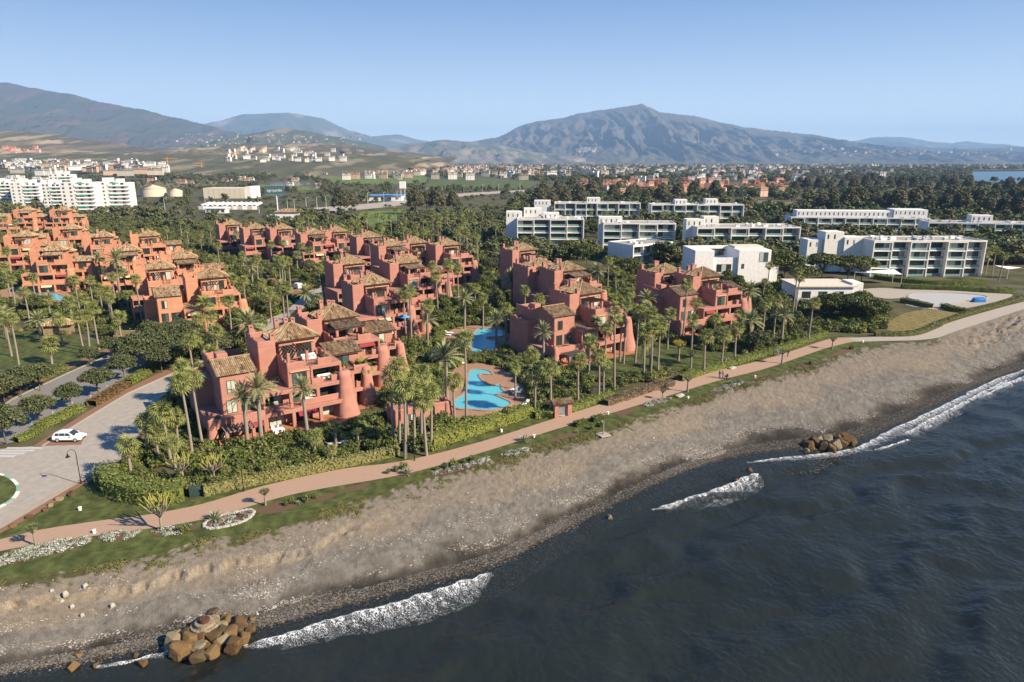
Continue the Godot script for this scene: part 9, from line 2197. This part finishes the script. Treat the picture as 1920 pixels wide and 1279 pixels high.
func build_props() -> void:
	car("white compact crossover parked at the road edge", Vector2(-68.25, -97.86), 0.02, Color(0.78, 0.79, 0.80))
	car("white van half hidden by palms on the avenue", Vector2(-72.09, -225.78), 2.4, Color(0.75, 0.75, 0.75), true)
	lamp_post("black street lamp on the kerb opposite the parked car", Vector2(-57.58, -83.2), 5.0, 0.25)
	lamp_post("black street lamp before the olive hedge", Vector2(-35.04, -81.08), 4.2, 0.8)
	lamp_post("black street lamp under the palm clump", Vector2(-14.05, -90.54), 4.0, 0.8)
	lamp_post("black street lamp right of the gate piers", Vector2(12.85, -113.98), 4.0, 0.8)
	lamp_post("black street lamp near the far walkers", Vector2(57.57, -144.43), 4.0, 0.8)
	var k := 0
	for q: Array in [[Vector2(-53.43, -76.18), "white lawn lamp box in the middle of the left lawn"], [Vector2(-48.48, -70.83), "white lawn lamp box at the promenade edge beside the grey bed"], [Vector2(-1.7, -101.27), "white lawn lamp box below the pool hedge"], [Vector2(3.41, -99.11), "white lawn lamp box right of the pale agave"], [Vector2(16.33, -109.02), "white lawn lamp box by the square hedge"], [Vector2(48.35, -129.25), "white lawn lamp box on the narrow lawn right of the walkers"], [Vector2(83.15, -156.2), "white lawn lamp box at the promenade kink"], [Vector2(31.88, -116.76), "white lawn lamp box below the dragon tree"]]:
		var o := thing("lawn_lamp", q[1], "lawn lamp", v3(q[0]), 0.3 * k, "white lawn lamps")
		var b := MB.new(); b.cbox(-0.14, 0.14, 0, 0.40, -0.14, 0.14, 0.03)
		part(o, "housing", b.mesh(), M["white_trim"])
		var c := MB.new(); c.cbox(-0.17, 0.17, 0.40, 0.47, -0.17, 0.17, 0.03)
		part(o, "cap", c.mesh(), M["white_trim"])
		k += 1
	var dark := Color(0.03, 0.03, 0.04)
	person("walker in dark clothes pushing towards the stroller on the promenade", Vector2(41.04, -128.57), 1.9, 1.75, Color(0.06, 0.07, 0.12), dark, Color(0.05, 0.03, 0.02))
	person("walker in pale top beside the one in dark clothes", Vector2(41.78, -128.91), 1.9, 1.68, Color(0.45, 0.38, 0.3), Color(0.10, 0.12, 0.2), Color(0.2, 0.12, 0.05))
	person("person in white top standing at the hedge", Vector2(44.81, -136.83), 0.4, 1.7, Color(0.6, 0.5, 0.46), dark, Color(0.05, 0.04, 0.03), 0.05)
	person("person in black coat standing at the hedge", Vector2(45.26, -137.21), 0.2, 1.78, dark, dark, Color(0.05, 0.04, 0.03), 0.05)
	person("walker in grey left of the far dragon tree", Vector2(58.15, -144.43), 2.1, 1.75, Color(0.3, 0.3, 0.32), Color(0.12, 0.12, 0.15), Color(0.1, 0.07, 0.05))
	person("walker in white left of the far dragon tree", Vector2(58.78, -144.86), 2.1, 1.7, Color(0.6, 0.6, 0.6), Color(0.3, 0.28, 0.25), Color(0.1, 0.07, 0.05))
	person("walker in black right of the far dragon tree", Vector2(60.58, -144.01), -1.2, 1.75, dark, Color(0.05, 0.05, 0.06), Color(0.3, 0.2, 0.1))
	person("child in turquoise on the pale far path", Vector2(107.04, -168.75), 0.6, 1.3, Color(0.05, 0.35, 0.4), Color(0.25, 0.05, 0.08), Color(0.12, 0.08, 0.05))
	person("walker in blue on the pale far path", Vector2(108.47, -170.46), 0.6, 1.75, Color(0.12, 0.2, 0.4), Color(0.12, 0.14, 0.25), Color(0.12, 0.08, 0.05))
	var st := thing("stroller", "black baby stroller on the promenade in front of two walkers", "stroller", v3(Vector2(42.31, -128.23), 0.03), 1.9)
	var sb := MB.new(); sb.cbox(-0.22, 0.22, 0.45, 0.72, -0.35, 0.35, 0.08)
	part(st, "seat", sb.mesh(), M["iron"])
	var sh := MB.new(); sh.cbox(-0.22, 0.22, 0.72, 1.0, 0.0, 0.36, 0.12)
	part(st, "hood", sh.mesh(), M["iron"])
	var hn := MB.new(); hn.bar(Vector3(-0.2, 0.5, -0.3), Vector3(-0.2, 1.02, -0.6), 0.02, 0.02, 5); hn.bar(Vector3(0.2, 0.5, -0.3), Vector3(0.2, 1.02, -0.6), 0.02, 0.02, 5); hn.bar(Vector3(-0.2, 1.02, -0.6), Vector3(0.2, 1.02, -0.6), 0.02, 0.02, 5)
	part(st, "handle", hn.mesh(), M["iron"])
	for x: float in [-0.24, 0.24]:
		for z: float in [-0.3, 0.3]:
			var w := MB.new(); w.bar(Vector3(x - 0.03, 0.13, z), Vector3(x + 0.03, 0.13, z), 0.13, 0.13, 10); w.bar(Vector3(x, 0.13, z), Vector3(x * 0.9, 0.5, z * 0.6), 0.015, 0.015, 4)
			part(st, "wheel", w.mesh(), M["iron"])
	# boulder heaps
	var sp := []
	for p: Array in [[Vector2(-31.88, -54.76), 1.25], [Vector2(-30.68, -53.61), 1.3], [Vector2(-30.58, -55.13), 1.15], [Vector2(-29.64, -53.83), 0.8], [Vector2(-29.14, -54.04), 1.0], [Vector2(-28.68, -52.78), 0.95], [Vector2(-28.55, -54.04), 0.8], [Vector2(-27.65, -53.33), 1.05], [Vector2(-27.55, -54.4), 0.75], [Vector2(-28.4, -55.35), 1.0], [Vector2(-27.16, -54.91), 0.9], [Vector2(-27.02, -55.95), 1.2], [Vector2(-26, -54.4), 1.35], [Vector2(-26.71, -57.41), 1.2], [Vector2(-25.44, -55.42), 0.9], [Vector2(-25.33, -56.63), 0.7], [Vector2(-27.8, -57.95), 0.8], [Vector2(-28.43, -58.35), 0.75], [Vector2(-28.34, -57.23), 0.9], [Vector2(-29.51, -58.06), 0.8], [Vector2(-30.71, -57.9), 0.85], [Vector2(-30.88, -57.1), 0.95], [Vector2(-31.25, -56.33), 0.85], [Vector2(-31.31, -55.57), 0.95], [Vector2(-32.27, -55.87), 0.7], [Vector2(-30.04, -59.07), 0.8], [Vector2(-27.76, -56.28), 0.95], [Vector2(-29.23, -56.15), 0.95], [Vector2(-29.62, -55.4), 0.95], [Vector2(-30.74, -55.84), 0.85], [Vector2(-28.25, -55.97), 0.95], [Vector2(-26.38, -56.4), 1.0], [Vector2(-25.7, -58.24), 0.5]]:
		sp.append([p[0], p[1] * 0.8, SEA + 0.30 + p[1] * 0.2])
	rocks("brown boulder in the heap at the water's edge in the foreground", "foreground boulder heap", sp, 3)
	sp = []
	for p: Array in [[Vector2(47.48, -100.89), 1.3], [Vector2(48.78, -101.52), 1.4], [Vector2(49.52, -100.68), 1.3], [Vector2(50.35, -100.06), 1.0], [Vector2(51.76, -101.31), 1.5], [Vector2(53.08, -101.94), 1.4], [Vector2(54.21, -102.16), 1.6], [Vector2(54.8, -101.94), 1.0], [Vector2(51.42, -103.02), 1.3], [Vector2(53.29, -103.89), 1.2], [Vector2(54.76, -104.78), 1.1], [Vector2(50.04, -98.64), 1.0], [Vector2(46.12, -98.84), 0.7], [Vector2(49.95, -103.23), 1.0]]:
		sp.append([p[0], p[1] * 0.85, SEA + 0.35])
	rocks("dark boulder in the heap at the far waterline", "far boulder heap", sp, 5)
	var bo := []
	for p: Array in [[Vector2(34.97, -92.04), 0.9], [Vector2(32.03, -88.94), 0.5], [Vector2(30.16, -87.3), 0.5], [Vector2(12.5, -78.61), 0.6], [Vector2(-39.95, -53.33), 0.6], [Vector2(-33.54, -52.37), 0.7], [Vector2(-39.59, -51.97), 0.8], [Vector2(-34.76, -53.47), 0.45], [Vector2(-37.65, -52.1), 0.5]]: bo.append([p[0], p[1] * 0.7, SEA + 0.12])
	rocks("yellowish stone lying in the shallows", "stones in the shallows", bo, 9)
	var dr := thing("concrete_drum", "round stepped concrete base with rusty top among the foreground boulders", "concrete base", Vector3(Vector2(-29.69, -56.66).x, SEA + 0.75, Vector2(-29.69, -56.66).y))
	for s: Array in [[0.0, 0.25, 1.35, "disc", 0], [0.25, 0.55, 0.95, "disc", 0], [0.55, 0.85, 0.5, "rusty_cap", 1]]:
		var d := MB.new()
		d.bar(Vector3(0, s[0], 0), Vector3(0, s[1] - 0.06, 0), s[2], s[2], 24, Color.WHITE, false); d.bar(Vector3(0, s[1] - 0.06, 0), Vector3(0, s[1], 0), s[2], s[2] - 0.08, 24)
		part(dr, s[3], d.mesh(), M["drum"] if s[4] == 0 else M["rust"])
	# stones that mark the edge of the lawn along the road
	var es := []
	for p: Array in [[Vector2(-58.97, -72.25), 0.6], [Vector2(-58.3, -74.23), 0.7], [Vector2(-57.76, -76.05), 0.55], [Vector2(-57.76, -77.25), 0.55], [Vector2(-57.66, -78.77), 0.6], [Vector2(-56.9, -80.06), 0.7], [Vector2(-59.81, -70.48), 0.6]]: es.append([p[0], p[1] * 0.8, 0.15])
	rocks("pale yellow edging stone between pavement and lawn", "edging stones", es, 12)
	var wsr := []
	for q: Array in [[Vector2(30.8, -117.91), 0.8, "white rock beside the bare dragon tree"], [Vector2(45.68, -134.95), 0.75, "white wrapped heap at the hedge"]]:
		var w := one("white_rock", rock_mesh(8), M["white_stone"], q[2], "rock", v3(q[0], 0.25), 0.4)
		w.scale = Vector3(1.4, 0.6, 0.7) * q[1]
		wsr.append(w)
	# white ring of stones round the agave bed
	var ring := loop_smooth(pts([-36.52,-72.5,-36.12,-74.23,-34.04,-75.52,-32.65,-76.18,-31.69,-75.52,-31.93,-73.73,-33.44,-72.37,-35.39,-71.77]), 8)
	var xs := []
	for i in ring.size():
		for j in 2:
			var p := ring[i].lerp(ring[(i + 1) % ring.size()], j * 0.5)
			xs.append(Transform3D(Basis(Vector3.UP, i * 1.7 + j).scaled(Vector3.ONE * (0.17 + 0.05 * ((i * 7 + j) % 3))), v3(p, 0.08)))
	var wm := rock_mesh(9)
	wm.surface_set_material(0, M["white_stone"])
	scatter("white_edging_stones", wm, xs, [], "ring of white stones around the agave bed")
	# gate with terracotta piers, green gate, shower post
	wall_mat = M["stucco"]
	var gt := thing("garden_gate", "pair of terracotta gate piers with a small tiled canopy on the promenade", "gate", v3(Vector2(7.36, -107.78)), deg_to_rad(20))
	slab_wall(gt, "pier", -0.4, 0.4, 0, 2.3, -0.4, 0.4, 0.06); slab_wall(gt, "pier", 2.0, 2.8, 0, 2.3, -0.4, 0.4, 0.06)
	shed_roof(gt, -0.7, 3.1, -0.8, 0.6, 2.35, 0.5, 0.3)
	var gp := MB.new()
	for i in 9: gp.box(0.45 + i * 0.18, 0.50 + i * 0.18, 0.05, 1.8, -0.03, 0.03)
	gp.box(0.42, 1.98, 0.1, 0.16, -0.04, 0.04); gp.box(0.42, 1.98, 1.7, 1.76, -0.04, 0.04)
	part(gt, "leaf", gp.mesh(), M["steel"])
	var gg := thing("garden_gate", "dark green slatted gate at the end of the curved hedge", "gate", v3(Vector2(-41.35, -79.48)), deg_to_rad(25))
	for i in 8:
		var b := MB.new(); b.box(i * 0.17, i * 0.17 + 0.13, 0.05, 1.6, -0.03, 0.03)
		part(gg, "slat", b.mesh(), M["gate_green"])
	var rl := MB.new(); rl.box(-0.05, 1.4, 0.3, 0.4, -0.08, -0.03); rl.box(-0.05, 1.4, 1.3, 1.4, -0.08, -0.03)
	part(gg, "rail", rl.mesh(), M["gate_green"])
	var ph := thing("pool_house", "low terracotta pool house behind the palm clump", "building", v3(Vector2(-18.65, -102.15)), deg_to_rad(30))
	slab_wall(ph, "wall", 0, 9.5, 0, 2.7, -4, 0); parapet(ph, 0, 9.5, -4, 0, 2.7, 0.5, "flr", false); window_at(ph, "f", 2.6, 1.0, 0, 1.8, 1.2, 2); buttress(ph, 9.3, -0.3, 0, 3.2, 0.9, 0.6)
	var sw := thing("beach_shower", "grey beach shower post on a concrete base", "shower", v3(Vector2(14.38, -100.18)), 0.5)
	var s1 := MB.new(); s1.cbox(-0.09, 0.09, 0.05, 2.4, -0.09, 0.09, 0.02)
	part(sw, "post", s1.mesh(), M["timber_grey"])
	var s2 := MB.new(); s2.cbox(-0.9, 0.9, -0.05, 0.08, -0.9, 0.9, 0.03)
	part(sw, "base", s2.mesh(), M["concrete"])
	var s3 := MB.new(); s3.bar(Vector3(0, 2.3, 0), Vector3(-0.35, 2.35, 0), 0.03, 0.03, 6); s3.bar(Vector3(-0.35, 2.36, 0), Vector3(-0.35, 2.26, 0), 0.04, 0.1, 8)
	part(sw, "shower_head", s3.mesh(), M["steel"])
	# garden hut and terrace wall in the park
	var ht := thing("garden_hut", "small stone hut with a tiled roof in the park", "hut", v3(Vector2(-112.36, -163.3)), deg_to_rad(15))
	slab_wall(ht, "wall", -3, 3, 0, 2.4, -3, 0, 0.05, M["stone_wall"]); hip_roof(ht, -3.7, 3.7, -3.7, 0.7, 2.4, 1.5, 0.4)
	var hd := MB.new(); hd.box(-0.7, 0.7, 0.02, 2.0, 0.0, 0.06, Color(0.02, 0.02, 0.02))
	part(ht, "doorway", hd.mesh(), M["plain_colour"])
	var tw := thing("terrace_wall", "tan stone retaining wall below the nearest orange villa", "wall", v3(Vector2(-97.35, -161.21)), deg_to_rad(8))
	for r in 3:
		for c in 17:
			var b := MB.new(); b.cbox(c * 0.95 + 0.4 * (r % 2), c * 0.95 + 0.4 * (r % 2) + 0.9, r * 0.5, r * 0.5 + 0.46, -0.5, 0.02 * ((c * 5 + r) % 3), 0.05)
			part(tw, "stone", b.mesh(), M["stone_wall"])
	# driftwood and loose white stones on the beach
	var dw := MB.new(); dw.bar(Vector3(-1.1, 0.12, 0.2), Vector3(1.1, 0.16, -0.2), 0.13, 0.08, 7, Color(0.42, 0.38, 0.32)); dw.bar(Vector3(0.5, 0.15, -0.1), Vector3(1.0, 0.5, 0.1), 0.05, 0.02, 5, Color(0.42, 0.38, 0.32))
	one("driftwood", dw.mesh(), M["far_house"], "bleached driftwood log on the beach at the left", "driftwood", Vector3(Vector2(-43.91, -58.23).x, -1.52, Vector2(-43.91, -58.23).y), 0.4)
	var ls := []
	for p: Array in [[Vector2(-44.98, -59.87), 0.5], [Vector2(-45.2, -59.53), 0.35], [Vector2(-43.62, -61.01), 0.5], [Vector2(-43.76, -58.82), 0.4], [Vector2(-39.9, -59.09), 0.45], [Vector2(-46.56, -60.22), 0.35], [Vector2(-42.14, -57.75), 0.35], [Vector2(22.36, -100.36), 0.4], [Vector2(51.48, -105.73), 0.5]]: ls.append([p[0], p[1] * 0.7, -1.05 if p[1] < 0.6 else -1.0])
	for q in ls:
		var w := one("beach_stone", rock_mesh(4), M["white_stone"], "pale loose stone lying on the sand", "stone", Vector3(q[0].x, sand_height(q[0]) + 0.05, q[0].y), 0.7, "loose pale beach stones")
		w.scale = Vector3.ONE * q[1]
	# loungers, parasol, terrace furniture
	var lg := lounger_proto()
	k = 0
	for q: Array in [[Vector2(-4.91, -174.56), 0.4], [Vector2(-1.96, -173.96), 0.4], [Vector2(-15.97, -162.25), 1.4], [Vector2(-15.64, -164.36), 1.4], [Vector2(0.3, -121.18), -1.0], [Vector2(0.99, -119.38), -1.0], [Vector2(2.35, -113.44), -0.6], [Vector2(-11.29, -138.37), 0.2], [Vector2(-10.41, -138.76), 0.2], [Vector2(-26, -96.43), 2.0], [Vector2(-27.36, -96.03), 2.3]]:
		copy_of(lg, ["white sun lounger on the edge of the inland pool", "white sun lounger on the edge of the inland pool", "white sun lounger left of the inland pool", "white sun lounger left of the inland pool", "white sun lounger in the shade right of the turquoise pool", "white sun lounger in the shade right of the turquoise pool", "white sun lounger near the pool gate", "white sun lounger at the top of the turquoise pool", "white sun lounger at the top of the turquoise pool", "white sun lounger on the patio below the buttress", "white sun lounger on the patio below the buttress"][k], v3(q[0], 0.06), q[1], 1.0, "white sun loungers")
		k += 1
	var vo: Node3D = get_node("villa")
	var tv := vo.rotation.y
	sofa("white sofa on the top terrace of the nearest villa", vo.transform * Vector3(18.5, 9.31, -6.6), tv)
	table_set("white garden table on the patio of the nearest villa", vo.transform * Vector3(10.5, 0.08, 0.6), tv)
	table_set("white garden table in the first floor loggia of the nearest villa", vo.transform * Vector3(17.0, 3.11, -2.6), tv)
	sofa("white sofa on the second floor terrace of the nearest villa", vo.transform * Vector3(20.0, 6.21, -3.6), tv)
	var um := thing("parasol", "blue parasol on the middle villa's balcony", "parasol", v3(Vector2(-23.95, -146.98), 6.3))
	var uc := MB.new(); uc.bar(Vector3(0, 2.0, 0), Vector3(0, 2.6, 0), 1.5, 0.05, 8, Color(0.08, 0.30, 0.55))
	part(um, "canopy", uc.mesh(), M["plain_colour"])
	var up := MB.new(); up.bar(Vector3.ZERO, Vector3(0, 2.5, 0), 0.03, 0.03, 6, Color(0.6, 0.6, 0.6))
	part(um, "pole", up.mesh(), M["plain_colour"])
	var bt := one("covered_machine", rock_mesh(12), mat("blue_sheet", lin(0.03, 0.16, 0.45), 0.6), "blue tarpaulin heap beside the empty pool", "tarpaulin", v3(Vector2(142.25, -203.67), 0.5))
	bt.scale = Vector3(3.2, 1.3, 1.6)

func sand_height(p: Vector2) -> float:   # height of the beach near a point, by the nearest of its sample columns
	var best := 1e9
	var y := 0.0
	for i in 60:
		for j in 20:
			var q := beach_point(i / 59.0 * 0.9, j / 19.0)
			var d := Vector2(q.x, q.z).distance_squared_to(p)
			if d < best: best = d; y = q.y
	return y
